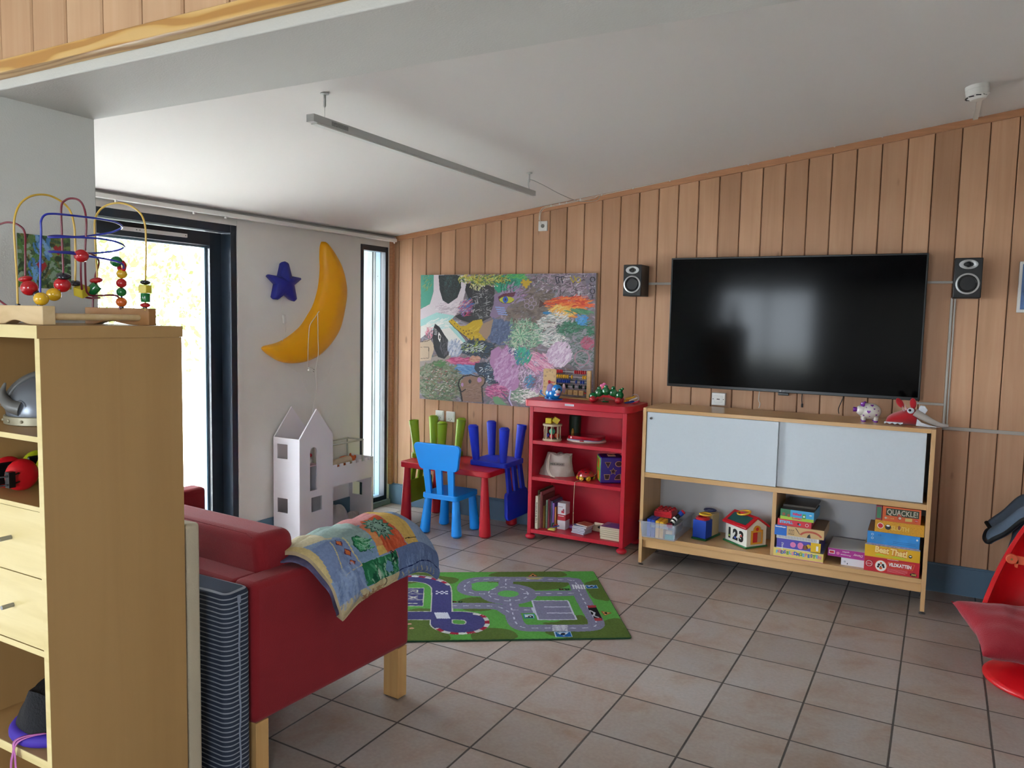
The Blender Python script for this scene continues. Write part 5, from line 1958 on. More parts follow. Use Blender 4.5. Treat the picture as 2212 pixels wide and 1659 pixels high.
# ---- blue mouse
t = thing('toy_mouse', 'blue plastic mouse with pink ears and white muzzle beside the abacus', 'toy mouse', (1.618, -0.245, TOPZ), radians(-28))
t.scale = (1.22, 1.22, 1.16)
M_MB = mat('mouse_blue', '#1583d6', 0.2, spec=0.6, coat=0.4)
M_MD = mat('mouse_dark_blue', '#0f5fb4', 0.3)
M_ME = mat('mouse_mauve', '#8b6b9c', 0.45)
b = MB()
b.sphere((-0.010, 0, 0.036), (0.052, 0.040, 0.040), 26, 16)
b.sphere((0.030, -0.002, 0.062), (0.032, 0.030, 0.032), 22, 14)
for y in (-0.036, -0.030, 0.032):
    b.sphere((-0.028 if y != -0.030 else 0.004, y, 0.008), (0.012, 0.009, 0.009), 12, 8)
b.build('body', M_MB, t, smooth=80)
b = MB()
b.lathe([(1, 0), (1, 0.006)], 30)
for v_ in b.bm.verts:
    v_.co = Vector((v_.co.x * 0.060, v_.co.y * 0.044, v_.co.z))
b.build('base', M_MD, t, bevel=0.002)
for y, rz_ in ((-0.030, 0.5), (0.040, -0.3)):
    b = MB()
    b.sphere((0.004 if y < 0 else 0.040, y, 0.068), (0.024, 0.005, 0.030), 20, 10, rot=(0, 0, rz_))
    b.build('ear', M_ME if y < 0 else mat('mouse_pink', '#c79aa4', 0.45), t, smooth=80)
b = MB()
b.sphere((0.052, -0.012, 0.052), (0.016, 0.016, 0.013), 18, 12)
b.sphere((0.044, -0.014, 0.032), (0.016, 0.014, 0.009), 16, 10)
b.build('muzzle', mat('mouse_white', '#d7d4dc', 0.3), t, smooth=80)
b = MB()
b.sphere((0.064, -0.012, 0.066), (0.008, 0.009, 0.007), 14, 8)
b.build('nose', M_BLACK, t, smooth=80)
b = MB()
b.sphere((0.045, -0.027, 0.070), (0.004, 0.004, 0.006), 12, 8)
b.build('eye', WHT, t, smooth=80)
b = MB()
b.sphere((0.053, -0.012, 0.036), (0.012, 0.012, 0.006), 14, 8)
b.build('mouth', flat('mouth_pink', '#b0506a'), t, smooth=80)
b = MB()
b.tube(spline([(-0.055, 0.0, 0.012), (-0.085, 0.004, 0.010), (-0.110, 0.0, 0.016), (-0.125, -0.006, 0.030), (-0.118, -0.010, 0.044), (-0.108, -0.010, 0.040)], 6), 0.003, 8)
b.build('tail', M_MB, t, smooth=80)

# ---- green caterpillar on red wheels
t = thing('toy_caterpillar', 'green wooden caterpillar pull toy with red ball wheels on the bookcase', 'pull toy', (2.000, -0.215, TOPZ), radians(6))
t.scale = (1.12, 1.1, 1.08)
M_CG = mat('caterpillar_green', '#0f6b35', 0.2, spec=0.6, coat=0.4)
b = MB()
for x, z, r in ((-0.085, 0.036, 0.026), (-0.047, 0.060, 0.027), (-0.004, 0.072, 0.027), (0.042, 0.066, 0.026), (0.082, 0.052, 0.026)):
    b = MB()
    b.sphere((x, 0, z), (r, r * 0.85, r), 20, 14)
    if x > -0.08:
        b.sphere((x + (0.006 if x > 0.06 else 0), 0, z + 0.028), (0.013, 0.013, 0.014), 16, 10)
    b.build('segment', M_CG, t, smooth=80)
b = MB()
b.sphere((0.102, -0.008, 0.094), 0.008, 12, 8)
b.build('feeler', M_CG, t, smooth=80)
b = MB()
up = arc(0.0, -0.045, 0.105, 150, 30, 14, ry=0.094)
lo = arc(0.0, -0.045, 0.096, 30, 150, 14, ry=0.080)
b.prism(up + lo, -0.009, 0.009, 'y')
b.build('rail', M_TR, t, smooth=40)
for x in (-0.078, 0.082):
    for y in (-0.030, 0.030):
        b = MB()
        b.sphere((x, y, 0.0205), 0.0205, 20, 12)
        b.build('wheel', M_TR, t, smooth=80)
b = MB()
b.cyl((-0.03, 0.02, 0.004), (0.01, 0.02, 0.004), 0.004, seg=8)
b.build('handle', M_CG, t, smooth=60)

t = thing('flower_toy', 'flat pink toy flower with orange centre behind the caterpillar', 'toy flower', (1.955, -0.150, TOPZ))
b = MB()
for k in range(6):
    a = 2 * pi * k / 6 + 0.5
    b.sphere((0.019 * cos(a), 0, 0.098 + 0.019 * sin(a)), (0.014, 0.004, 0.014), 14, 6)
b.build('petal', mat('flower_pink', '#e0689a', 0.4), t, smooth=80)
b = MB()
b.lathe([(0.010, -0.006), (0.010, 0.004)], 20, (0, 0, 0.098), 'y')
b.build('centre', ORG_, t)
b = MB()
b.tube([(0, 0.002, 0.0), (0.002, 0.002, 0.05), (0, 0.002, 0.085)], 0.003, 8)
b.build('stem', M_CG, t)
b = MB()
b.lathe([(0.02, 0), (0.02, 0.004)], 20)
b.build('foot', M_CG, t)

t = thing('toy_key_ring', 'bunch of yellow, blue and red plastic rattle plates at the bookcase corner', 'rattle', (2.150, -0.150, TOPZ))
for i, (m, z, rz_, x) in enumerate(((M_TB, 0.004, 0.4, -0.006), (M_TY, 0.018, 0.55, -0.012), (M_TY, 0.034, 0.3, 0.0), (mat('rattle_red', '#d0354a', 0.35), 0.006, -0.5, 0.040), (M_WHITE, 0.026, -0.1, 0.022))):
    b = MB()
    b.at((x, 0, z), (0.15, -0.18 - 0.05 * i, rz_))
    b.prism(rrect(-0.034, -0.012, 0.034, 0.012, 0.008), 0, 0.009, 'z')
    if i == 1:
        for q in (-0.016, -0.006, 0.010, 0.018):
            b.box(q - 0.003, q + 0.003, -0.0125, -0.0119, 0.001, 0.008, 1)
    b.build('plate', [m, M_TR], t, bevel=0.002)
b = MB()
b.tube([(0.030 + 0.026 * cos(2 * pi * i / 24), 0.01, 0.040 + 0.024 * sin(2 * pi * i / 24)) for i in range(24)], 0.0022, 6, closed=True)
b.build('ring', mat('clear_ring', '#d6ccd6', 0.2), t, smooth=60)

# ---- shelf 1
SZ = 0.7152
t = thing('wooden_rattle', 'round wooden cage rattle with coloured balls inside, left on the top shelf', 'rattle', (1.620, -0.262, SZ))
M_BIRCH = mat('pale_birch', '#cfb99a', 0.5, noise=0.08, nscale=12)
for z0, z1 in ((0.0, 0.014), (0.104, 0.118)):
    b = MB()
    b.lathe([(0.066, z0), (0.068, z0 + 0.003), (0.068, z1 - 0.003), (0.066, z1)], 36)
    b.build('disc', M_BIRCH, t, smooth=50)
for k in range(8):
    a = 2 * pi * k / 8 + 0.35
    b = MB()
    b.cyl((0.056 * cos(a), 0.056 * sin(a), 0.012), (0.056 * cos(a), 0.056 * sin(a), 0.106), 0.0048, seg=10)
    b.build('bar', M_BIRCH, t, smooth=50)
for c, x, y, z, r in ((M_TR, 0.008, -0.025, 0.0310, 0.017), (mat('ball_mint', '#4fae8c', 0.35), -0.004, 0.006, 0.062, 0.022), (mat('ball_orange', '#c8502a', 0.35), 0.036, 0.0, 0.034, 0.018), (mat('ball_violet', '#4a3fa0', 0.35), -0.036, 0.0, 0.034, 0.014)):
    b = MB()
    b.sphere((x, y, z), r, 16, 10)
    b.build('ball', c, t, smooth=80)
for k, (x, y, rz_, rx_, lab) in enumerate(((1.590, -0.255, 0.12, 0.0, 'yellow toy cube standing on the round wooden rattle'), (1.640, -0.270, 0.5, 0.55, 'yellow and wood block leaning on top of the round wooden rattle'))):
    b = MB()
    b.box(-0.021, 0.021, -0.021, 0.021, 0, 0.038)
    if k:
        b.box(-0.020, 0.021, 0.0212, 0.034, 0, 0.038, 1)
    o = b.build('toy_block', [mat('block_yellow', '#d9c02e', 0.4), M_MAPLE], bevel=0.0015, loc=(x, y, SZ + 0.1182 + (0.010 if k else 0)), rot=(0, rx_, rz_))
    tag(o, lab, 'toy block', 'yellow blocks on the rattle')

t = thing('toy_laptop', 'red and white closed toy laptop lying on the top shelf of the red bookcase', 'toy', (1.845, -0.175, SZ), radians(4))
b = MB()
pr = [(1.0, 0.004), (1.02, 0.010), (1.0, 0.017)]
b.lathe([(0.92, 0.0)] + pr, 40)
for v_ in b.bm.verts:
    v_.co = Vector((v_.co.x * 0.140, v_.co.y * 0.100, v_.co.z))
b.build('base', mat('toy_offwhite', '#cfc6b8', 0.4), t, smooth=50)
b = MB()
b.prism(rrect(-0.125, -0.080, 0.125, 0.085, 0.05, 8), 0.020, 0.044, 'z')
b.build('lid', mat('toy_dark_red', '#a80f22', 0.2, spec=0.6, coat=0.4), t, bevel=0.007, bseg=3)
b = MB()
b.prism(rrect(-0.118, -0.086, 0.118, 0.080, 0.05, 8), 0.017, 0.0205, 'z')
b.build('gasket', mat('toy_lilac', '#8a82b8', 0.5), t)
b = MB()
b.prism([(-0.016, -0.104), (0.016, -0.104), (0.010, -0.088), (-0.010, -0.088)], 0.012, 0.020, 'z')
b.build('clasp', M_TR, t, bevel=0.002)
b = MB()
b.sphere((-0.120, 0.045, 0.050), (0.010, 0.012, 0.030), 14, 8)
b.build('handle', mat('toy_mustard', '#b8922a', 0.4), t, smooth=80)
b = MB()
b.lathe([(0.035, 0), (0.042, 0.05), (0.044, 0.15), (0.040, 0.165)], 24)
o = b.build('toy_cup', mat('dark_green_toy', '#123020', 0.5), smooth=50, loc=(1.712, -0.075, SZ))
tag(o, 'dark green toy tub in the shade behind the wooden rattle', 'toy')

# ---- shelf 2: cloth bag
SZ = 0.4562
t = thing('cloth_bag', 'off-white cotton drawstring bag printed KIDS-WOOD on the middle shelf', 'bag', (1.625, -0.185, SZ), radians(8))
M_CLOTH = mat('cotton_offwhite', '#bfb0a8', 0.9, bump=0.5, bscale=35)
def bagf(u, v):
    a = u * 2 * pi
    z = 0.150 * v
    k = 1.02 - 0.17 * v ** 1.3 + 0.06 * sin(9 * a) * v * v + 0.05 * sin(4 * a + 6 * v) + 0.03 * sin(7 * a - 9 * v)
    px = 0.108 * k * cos(a)
    py = 0.070 * k * sin(a) * (1 - 0.35 * v)
    e = abs(cos(a)) ** 3 * (1 - v) ** 3 * 0.02
    return (px + (e if cos(a) > 0 else -e) + 0.018 * v, py, z + 0.010 * sin(5 * a) * v)
b = MB()
b.grid(lambda u, v: bagf(u, v), 40, 12, closed_u=True)
b.f([b.v((0.0, 0, 0.0001))] and [b.v((0.1 * cos(2 * pi * i / 12), 0.06 * sin(2 * pi * i / 12), 0.0002)) for i in range(12)])
b.build('sack', M_CLOTH, t, smooth=80)
b = MB()
def topf(u, v):
    a = u * 2 * pi
    p = Vector(bagf(u, 1.0))
    c = Vector((0.015, 0, 0.135))
    q = p.lerp(c, v ** 0.8)
    q.z += 0.010 * sin(pi * v) + 0.006 * sin(11 * a) * (1 - v) * v * 3
    return q
b.grid(topf, 40, 6, closed_u=True)
b.build('gathered_mouth', M_CLOTH, t, smooth=80)
b = MB()
b.prism([(0, 0), (0.112, 0), (0.112, 0.028), (0, 0.028)], -0.0005, 0.0005, 'y')
b.at((0.056, -0.0012, 0.0085)).text('KIDS-WOOD', 0.0125, 1, depth=0.0003, width=0.094, bold=0.0007)
b.m = Matrix.Identity(4)
for z in (0.003, 0.024):
    b.box(0.005, 0.107, -0.0011, -0.0006, z, z + 0.0012, 1)
for x in (0.005, 0.1058):
    b.box(x, x + 0.0012, -0.0011, -0.0006, 0.003, 0.0252, 1)
o = b.build('printed_label', [M_CLOTH, BLK], t, loc=(-0.034, -0.0665, 0.074), rot=(0.09, 0, 0.14))
b = MB()
b.tube(spline([(-0.042, -0.046, 0.150), (-0.052, -0.064, 0.10), (-0.048, -0.080, 0.05), (-0.020, -0.095, 0.010), (0.010, -0.105, 0.006)], 6), 0.003, 8)
b.tube(spline([(-0.040, -0.046, 0.150), (-0.040, -0.066, 0.10), (-0.036, -0.080, 0.05), (-0.010, -0.098, 0.012), (0.012, -0.106, 0.006)], 6), 0.003, 8)
b.tube([(0.008, -0.106, 0.005), (0.020, -0.110, 0.006)], 0.0055, 8)
b.build('drawstring', mat('cord_cotton', '#d6cdbc', 0.8), t, smooth=60)

# ---- ladybird pull toy
t = thing('toy_ladybird', 'red ladybird pull toy with yellow wheels and dangling string', 'pull toy', (1.868, -0.225, SZ), radians(-8))
b = MB()
b.lathe([(0.060, 0.026), (0.061, 0.031), (0.052, 0.052), (0.034, 0.066), (0.012, 0.073), (0.001, 0.074)], 32)
b.build('shell', mat('ladybird_red', '#a81420', 0.25, coat=0.4), t, smooth=60)
b = MB()
for a, e, in ((-100, 35), (-60, 45), (-75, 70), (-20, 40), (-150, 45)):
    n = Vector((cos(radians(a)) * cos(radians(e)), sin(radians(a)) * cos(radians(e)), sin(radians(e))))
    b.sphere((n.x * 0.058, n.y * 0.058, 0.022 + n.z * 0.050), (0.008, 0.008, 0.004), 12, 6)
b.build('spot', BLK, t, smooth=60)
b = MB()
b.lathe([(0.050, 0.012), (0.055, 0.014), (0.055, 0.027), (0.05, 0.029)], 28)
b.build('chassis', M_BLACK, t, smooth=50)
for a in (-150, -90, -40, 40, 140):
    b = MB()
    u = radians(a)
    p = Vector((0.050 * cos(u), 0.050 * sin(u), 0.0165))
    d = Vector((cos(u), sin(u), 0))
    b.cyl(p, p + d * 0.012, 0.0165, seg=20, mi=0)
    b.cyl(p + d * 0.012, p + d * 0.016, 0.012, 0.009, seg=20, mi=0)
    b.build('wheel', mat('wheel_yellow', '#d4a21c', 0.35), t, smooth=50)
o = MB()
S_ = [(1.86, -0.285, 0.462), (1.85, -0.320, 0.4585), (1.842, -0.3465, 0.4575), (1.840, -0.3505, 0.44), (1.838, -0.3505, 0.36), (1.836, -0.350, 0.24), (1.836, -0.349, 0.17), (1.836, -0.345, 0.14)]
o.tube(spline(S_, 6), 0.0016, 6)
o.sphere((1.836, -0.350, 0.24), 0.004, 8, 6)
st_ = o.build('pull_string', mat('string_cream', '#d2c2a4', 0.8), smooth=60)
st_.parent = t
st_.matrix_parent_inverse = (Matrix.Translation(t.location) @ Euler(t.rotation_euler).to_matrix().to_4x4()).inverted()
b = MB()
b.tube(spline([(0.058, 0.01, 0.03), (0.075, 0.03, 0.05), (0.09, 0.05, 0.06)], 5), 0.0012, 6)
b.build('feeler', MATS['string_cream'], t)

# ---- shape cube
t = thing('shape_cube', 'purple and green shape sorter cube, half hidden behind the bookcase side', 'toy', (2.035, -0.192, SZ), radians(30.5))
h_ = 0.080
b = MB()
b.box(-h_, h_, -h_, h_, 0.004, 0.182)
b.build('box', mat('cube_purple', '#2c1080', 0.35, spec=0.5), t, bevel=0.008, bseg=3)
b = MB()
b.box(-h_ - 0.0015, -h_ + 0.004, -h_ + 0.006, h_ - 0.006, 0.012, 0.174)
b.build('side_plate', mat('cube_lime', '#6cae2c', 0.4), t, bevel=0.002)
def frame_shape(pts, name='shape_hole', m=None):
    b = MB()
    cx = sum(p[0] for p in pts) / len(pts)
    cz = sum(p[1] for p in pts) / len(pts)
    inn = [(cx + (x - cx) * 0.80, cz + (z - cz) * 0.80) for x, z in pts]
    n = len(pts)
    A = [b.v((x, -h_ - 0.0015, z)) for x, z in pts]
    B = [b.v((x, -h_ - 0.0015, z)) for x, z in inn]
    for i in range(n):
        b.f([A[i], A[(i + 1) % n], B[(i + 1) % n], B[i]], 0)
    b.f([b.v((x, -h_ - 0.0008, z)) for x, z in inn], 1)
    return b.build(name, [m or mat('cube_tan', '#b08a6a', 0.5), mat('hole_red_dark', '#3a1212', 0.6)], t, recalc=False)
frame_shape([(-0.052, 0.150), (-0.008, 0.150), (-0.028, 0.108)])
frame_shape([(0.045 + 0.026 * cos(2 * pi * i / 20), 0.138 + 0.020 * sin(2 * pi * i / 20)) for i in range(20)])
frame_shape([(0.008 + (0.026 if i % 2 == 0 else 0.012) * cos(pi / 2 + 2 * pi * i / 10), 0.086 + (0.026 if i % 2 == 0 else 0.012) * sin(pi / 2 + 2 * pi * i / 10)) for i in range(10)], m=mat('cube_straw', '#b8a06a', 0.5))
frame_shape([(-0.056, 0.066), (-0.012, 0.066), (-0.020, 0.028), (-0.048, 0.028)])
frame_shape([(0.018, 0.028)] + arc(0.060, 0.028, 0.042, 180, 90, 8) + [(0.062, 0.028)])
for z, m in ((0.13, ORG_), (0.05, ORG_)):
    b = MB()
    b.box(-h_ - 0.003, -h_ - 0.001, -0.03, 0.03, z - 0.03, z + 0.03)
    b.build('side_shape', m, t, bevel=0.001)
b = MB()
b.box(-0.02, 0.03, -0.03, 0.03, 0.182, 0.187)
b.build('lid_shape', mat('lid_tan', '#c8a37a', 0.5), t, bevel=0.001)

# ---- bottom shelf: books
SZ = 0.0775
GB = 'upright picture books on the bottom shelf'
def book(x, th, h, dep, cov, label, y=-0.300, page='#cfc4b0', spine=None, rz=0.0, tilt=0.0, name='picture_book', group=GB, front=None):
    t = thing(name, label, 'book', (x, y, SZ), 0, group, rot=(0, tilt, rz))
    b = MB()
    b.box(0, 0.0015, 0, dep, 0, h)
    b.box(th - 0.0015, th, 0, dep, 0, h)
    b.box(0, th, -0.0012, 0.001, 0, h)
    mats = [cov]
    if spine:
        txt, c = spine
        b.m = Matrix.Translation((th * 0.68, -0.0018, h * 0.5)) @ Euler((0, -pi / 2, 0)).to_matrix().to_4x4()
        b.text(txt, min(0.011, th * 0.55), 1, depth=0.0002, width=h * 0.62)
        b.m = Matrix.Identity(4)
        mats.append(c)
    if front:
        front(b, th, h, dep)
        mats += [front.m]
        if len(mats) == 2:
            mats.insert(1, BLK)
    b.build('cover', mats, t)
    b = MB()
    b.box(0.0017, th - 0.0017, 0.002, dep - 0.004, 0.002, h - 0.003)
    b.build('pages', flat('pages_' + page[1:], page, 0.8), t)
    return t
book(1.5095, 0.016, 0.262, 0.22, flat('cover_olive', '#5c5238', 0.5), 'dark tall book at the far left of the bottom shelf', y=-0.245)
book(1.528, 0.020, 0.236, 0.24, flat('cover_cream', '#c9c0ab', 0.5), 'tall cream book with black lettering on the spine', spine=('Leg & Lærebog', BLK), y=-0.318)
def _fr(b, th, h, dep):
    for (y0, z0, r) in ((0.05, 0.18, 0.02), (0.11, 0.20, 0.02), (0.16, 0.15, 0.025)):
        b.f([b.v((th + 0.0004, y0 - r * .5, z0 - r)), b.v((th + 0.0004, y0 + r * .5, z0 - r)), b.v((th + 0.0004, y0, z0 + r))], 2)
_fr.m = flat('cover_figures', '#2a2228')
book(1.550, 0.008, 0.262, 0.22, flat('cover_rose', '#b56c74', 0.5), 'tall thin pink book with dark figures beside the cream book', y=-0.285, front=_fr)
book(1.560, 0.007, 0.235, 0.20, flat('cover_rust', '#8f4a48', 0.5), 'thin rust red book, third of the tall books', y=-0.278)
book(1.569, 0.009, 0.160, 0.17, flat('cover_mustard', '#a08038', 0.5), 'small mustard book between taller spines on the bottom shelf', y=-0.268)
book(1.590, 0.011, 0.205, 0.18, flat('cover_sage', '#7f9078', 0.5), 'grey-green book standing in the middle of the row of books', y=-0.272, spine=('Eventyr for de små', BLK))
book(1.603, 0.009, 0.212, 0.18, flat('cover_maroon', '#8f2f3f', 0.5), 'maroon book right of the grey-green one', y=-0.265)
book(1.614, 0.007, 0.200, 0.17, flat('cover_plum', '#6a3550', 0.5), 'plum coloured slim book in the row of books', y=-0.258)
book(1.623, 0.007, 0.196, 0.17, flat('cover_slate', '#5b6f92', 0.5), 'slate blue slim book in the row of books', y=-0.252)
book(1.632, 0.013, 0.186, 0.15, flat('cover_violet', '#7a4f9c', 0.5), 'violet book near the right end of the row', y=-0.250)
book(1.647, 0.010, 0.158, 0.14, flat('cover_orange', '#b8703a', 0.5), 'short orange-brown book at the right end of the row', y=-0.245)
# red and white carton
t = thing('carton', 'small white carton with a red band next to the books', 'box', (1.664, -0.235, SZ), radians(0))
b = MB()
b.box(0, 0.062, 0, 0.075, 0, 0.064)
b.box(0, 0.062, 0, 0.075, 0.1065, 0.190)
b.box(0, 0.062, 0, 0.075, 0.0645, 0.106, 1)
b.box(0.030, 0.052, -0.0008, 0, 0.118, 0.136, 1)
b.box(0.040, 0.052, -0.0010, 0, 0.128, 0.148, 2)
b.box(0.006, 0.040, -0.0008, 0, 0.160, 0.163, 2)
b.box(0.006, 0.050, -0.0008, 0, 0.094, 0.098, 3)
b.build('card', [flat('carton_white', '#cfc8ce', 0.5), flat('carton_red', '#b01a2c', 0.5), flat('carton_print', '#8f3a50', 0.5), WHT], t)
# lying books, left stack
GL = 'small books stacked in the middle of the bottom shelf'
def lying(x, y, z, w, d, h, rz, c, label, group, page='#c4beb8', art=None):
    b = MB()
    b.box(-w / 2, w / 2, -d / 2, d / 2, 0, 0.0012, 0)
    b.box(-w / 2, w / 2, -d / 2, d / 2, h - 0.0012, h - 0.0002, 0)
    b.box(-w / 2 + 0.001, w / 2 - 0.002, -d / 2 + 0.0015, d / 2 - 0.002, 0.0012, h - 0.0012, 1)
    mats = [c, flat('pages_' + page[1:], page, 0.8)]
    if art:
        b.prism([(w / 2 * p, d / 2 * q) for p, q in art[0]], h - 0.0002, h, 'z', 2)
        mats.append(art[1])
    o = b.build('small_book', mats, loc=(x, y, z), rot=(0, 0, rz))
    return tag(o, label, 'book', group)
z = SZ + 0.0003
CW = flat('cover_pale', '#a9a6b4', 0.5)
labs = ['bottom of the left little stack of books', 'second pale little book from the bottom of the left stack', 'third pale little book of the left stack', 'fourth pale little book of the left stack']
for i in range(4):
    lying(1.850 + 0.003 * (i % 2), -0.228 + 0.002 * i, z, 0.105, 0.105, 0.0105, radians(-12 + 4 * (i % 3)), CW, labs[i] + ', white page edges', GL, '#b9b6c2')
    z += 0.0108
lying(1.856, -0.222, z, 0.108, 0.100, 0.010, radians(-5), flat('cover_sky2', '#6a86b8', 0.5), 'blue covered little book near the top of the left stack', GL)
lying(1.875, -0.215, z + 0.0103, 0.100, 0.092, 0.009, radians(-16), flat('cover_peach', '#c07f5a', 0.5), 'orange covered little book topping the left stack', GL, art=([(-.8, -.8), (.8, -.8), (.8, .8), (-.8, .8)], flat('cover_peach2', '#a8503a', 0.5)))
b = MB()
b.box(-0.07, 0.07, -0.022, 0.022, 0, 0.020)
tag(b.build('pencil_case', mat('case_lilac', '#a868c0', 0.5), bevel=0.003, loc=(1.800, -0.150, SZ + 0.014), rot=(0, -0.16, 0.35)), 'lilac oblong box leaning behind the left little stack', 'box')
b = MB()
b.prism(rrect(-0.052, 0, 0.052, 0.062, 0.010), 0, 0.014, 'y')
b.prism([(-0.02, 0.03), (0.0, 0.045), (0.012, 0.034), (0.0, 0.02)], -0.0006, 0, 'y', 1)
b.prism([(0.01, 0.012), (0.03, 0.016), (0.026, 0.03), (0.012, 0.026)], -0.0006, 0, 'y', 2)
tag(b.build('card_box', [flat('card_cream', '#c9b79c', 0.6), BLK, flat('card_rose', '#b86a6a', 0.6)], loc=(1.962, -0.185, SZ + 0.012), rot=(-0.5, 0, -0.1)), 'cream picture card box leaning between the two little stacks', 'box')
# right stack
GR = 'board books stacked at the right of the bottom shelf'
z = SZ + 0.0003
for i, (c, h, lab) in enumerate((('#b8ac98', 0.018, 'thick grey and cream board book at the bottom of the right stack'), ('#4a4038', 0.015, 'dark board book second in the right stack'), ('#bdb39c', 0.013, 'cream board book third in the right stack'),
                                 ('#6a7a5a', 0.013, 'greenish board book fourth in the right stack'), ('#c9bda2', 0.013, 'cream board book fifth in the right stack'), ('#a06a8c', 0.012, 'board book with purple picture on top of the right stack'))):
    lying(2.090 + (0.006 if i == 0 else 0), -0.235, z, 0.145 if i else 0.150, 0.14, h, radians(-2), flat('board_' + c[1:], c, 0.5), lab, GR, '#cbbfa4',
          art=([(-.7, -.8), (.9, -.8), (.9, .7), (-.5, .7)], flat('cover_indigo', '#5a4a98', 0.5)) if i == 5 else None)
    z += h + 0.0004
# keys
t = thing('toy_keys', 'baby teether ring of yellow, green and blue keys on the bottom shelf front', 'teether', (1.655, -0.300, SZ + 0.0065))
b = MB()
b.tube([(0.020 * cos(2 * pi * i / 24), 0.018 * sin(2 * pi * i / 24), 0.004) for i in range(24)], 0.0065, 8, closed=True)
b.sphere((0.018, -0.014, 0.003), (0.011, 0.009, 0.006), 12, 8)
b.sphere((-0.018, -0.014, 0.003), (0.011, 0.009, 0.006), 12, 8)
b.build('ring', mat('teether_yellow', '#d8d060', 0.4), t, smooth=80)
for a, m in ((0.5, M_TB), (1.9, M_TG), (1.2, M_TR)):
    b = MB()
    b.at((0, 0, 0.012 + 0.004 * a), (0, -0.25, a))
    b.box(0.004, 0.052, -0.004, 0.004, 0, 0.006)
    b.box(0.040, 0.052, -0.009, 0.004, 0, 0.006)
    b.build('key', m, t, bevel=0.0015)
# ================================================================== CHILDREN'S TABLE AND CHAIRS
def plastic(name, c):
    return mat(name, c, 0.42, spec=0.45, bump=0.06, bscale=500)

M_TABLE = plastic('plastic_red', '#c01828')
t = thing('childrens_table', "low red plastic children's table with conical legs by the pine wall", 'table')
b = MB()
b.prism(rrect(0.468, -0.508, 1.250, -0.022, 0.035, 6), 0.438, 0.480, 'z')
b.build('tabletop', M_TABLE, t, bevel=0.006, bseg=3)
for x, y in ((0.505, -0.465), (1.205, -0.470), (1.200, -0.062), (0.510, -0.062)):
    b = MB()
    sx = (0.86 - x) * 0.03
    b.cyl((x + sx, y, 0.437), (x, y, 0.012), 0.0235, 0.043, 28)
    b.cyl((x, y, 0.0118), (x, y, 0.0), 0.0425, 0.032, 28)
    b.build('leg', M_TABLE, t, smooth=50)
rebase(t, (0.86, -0.265, 0))


def child_chair(m, label, loc, rz, flip=False):
    """back towards local -y"""
    t = thing('childrens_chair', label, 'chair', loc, 0, "plastic children's chairs")
    b = MB()
    b.prism(rrect(-0.150, -0.155, 0.150, 0.155, 0.030, 6), 0.262, 0.300, 'z')
    b.build('seat', m, t, bevel=0.005, bseg=3)
    for x, y in ((-0.135, -0.132), (0.135, -0.132), (-0.135, 0.132), (0.135, 0.132)):
        b = MB()
        kx, ky = x * 0.86, y * 0.86
        if flip and (x, y) == (-0.135, -0.132):
            # this foot has lost its cap: an open hollow leg
            b.cyl((kx, ky, 0.262), (x, y, 0.010), 0.0265, 0.037, 24)
            b.bm.faces.ensure_lookup_table()
            cap = b.bm.faces[-1]
            r = bmesh.ops.inset_region(b.bm, faces=[cap], thickness=0.003)
            for v_ in cap.verts:
                v_.co.z += 0.03
        else:
            b.cyl((kx, ky, 0.262), (x, y, 0.012), 0.0265, 0.038, 24)
            b.cyl((x, y, 0.0118), (x, y, 0.0), 0.0375, 0.026, 24)
        b.build('leg', m, t, smooth=50)
    for x in (-0.095, 0.0, 0.095):
        b = MB()
        w0, w1 = 0.023, 0.027
        y0, y1 = -0.150, -0.178
        k = 1.08
        v_ = [b.v(p) for p in ((x - w0, y0, 0.295), (x + w0, y0, 0.295), (x + w0, y0 + 0.022, 0.295), (x - w0, y0 + 0.022, 0.295),
                               (x * k - w1, y1, 0.500), (x * k + w1, y1, 0.500), (x * k + w1, y1 + 0.020, 0.500), (x * k - w1, y1 + 0.020, 0.500))]
        for q in ((3, 2, 1, 0), (4, 5, 6, 7), (0, 1, 5, 4), (1, 2, 6, 5), (2, 3, 7, 6), (3, 0, 4, 7)):
            b.f([v_[i] for i in q])
        b.build('slat', m, t, bevel=0.003)
    b = MB()
    prof = []
    W0, W1, z0, z1, r = 0.168, 0.192, 0.478, 0.672, 0.034
    for (x, z) in arc(W1 - r, z1 - r, r, 5, 90, 6) + arc(-W1 + r, z1 - r, r, 90, 175, 6) + arc(-W0 + r + 0.004, z0 + r, r, 188, 270, 6) + arc(W0 - r - 0.004, z0 + r, r, 270, 352, 6):
        prof.append((x, z))
    A = [b.v((x, -0.176 - (z - 0.48) * 0.16, z)) for x, z in prof]
    B = [b.v((x, -0.150 - (z - 0.48) * 0.16, z)) for x, z in prof]
    n = len(prof)
    for i in range(n):
        b.f([A[i], A[(i + 1) % n], B[(i + 1) % n], B[i]])
    b.f(A)
    b.f(B[::-1])
    b.build('backrest', m, t, bevel=0.005, bseg=3)
    if flip:
        t.rotation_euler = (pi, 0, rz)
    else:
        t.rotation_euler = (0, 0, rz)
    return t

child_chair(plastic('plastic_light_blue', '#0d92f0'), 'light blue plastic child chair standing upright at the red table', (0.900, -0.457, 0), radians(1.5))
# upturned chairs: seats lie on the table top, legs in the air, backs hang past the table ends
child_chair(plastic('plastic_dark_blue', '#1a36cc'), 'dark blue plastic child chair upturned on the right end of the table', (1.130, -0.178, 0.7805), radians(-90), True)
child_chair(plastic('plastic_green', '#86a81c'), 'green plastic child chair upturned on the left end of the table', (0.595, -0.180, 0.7805), radians(90), True)

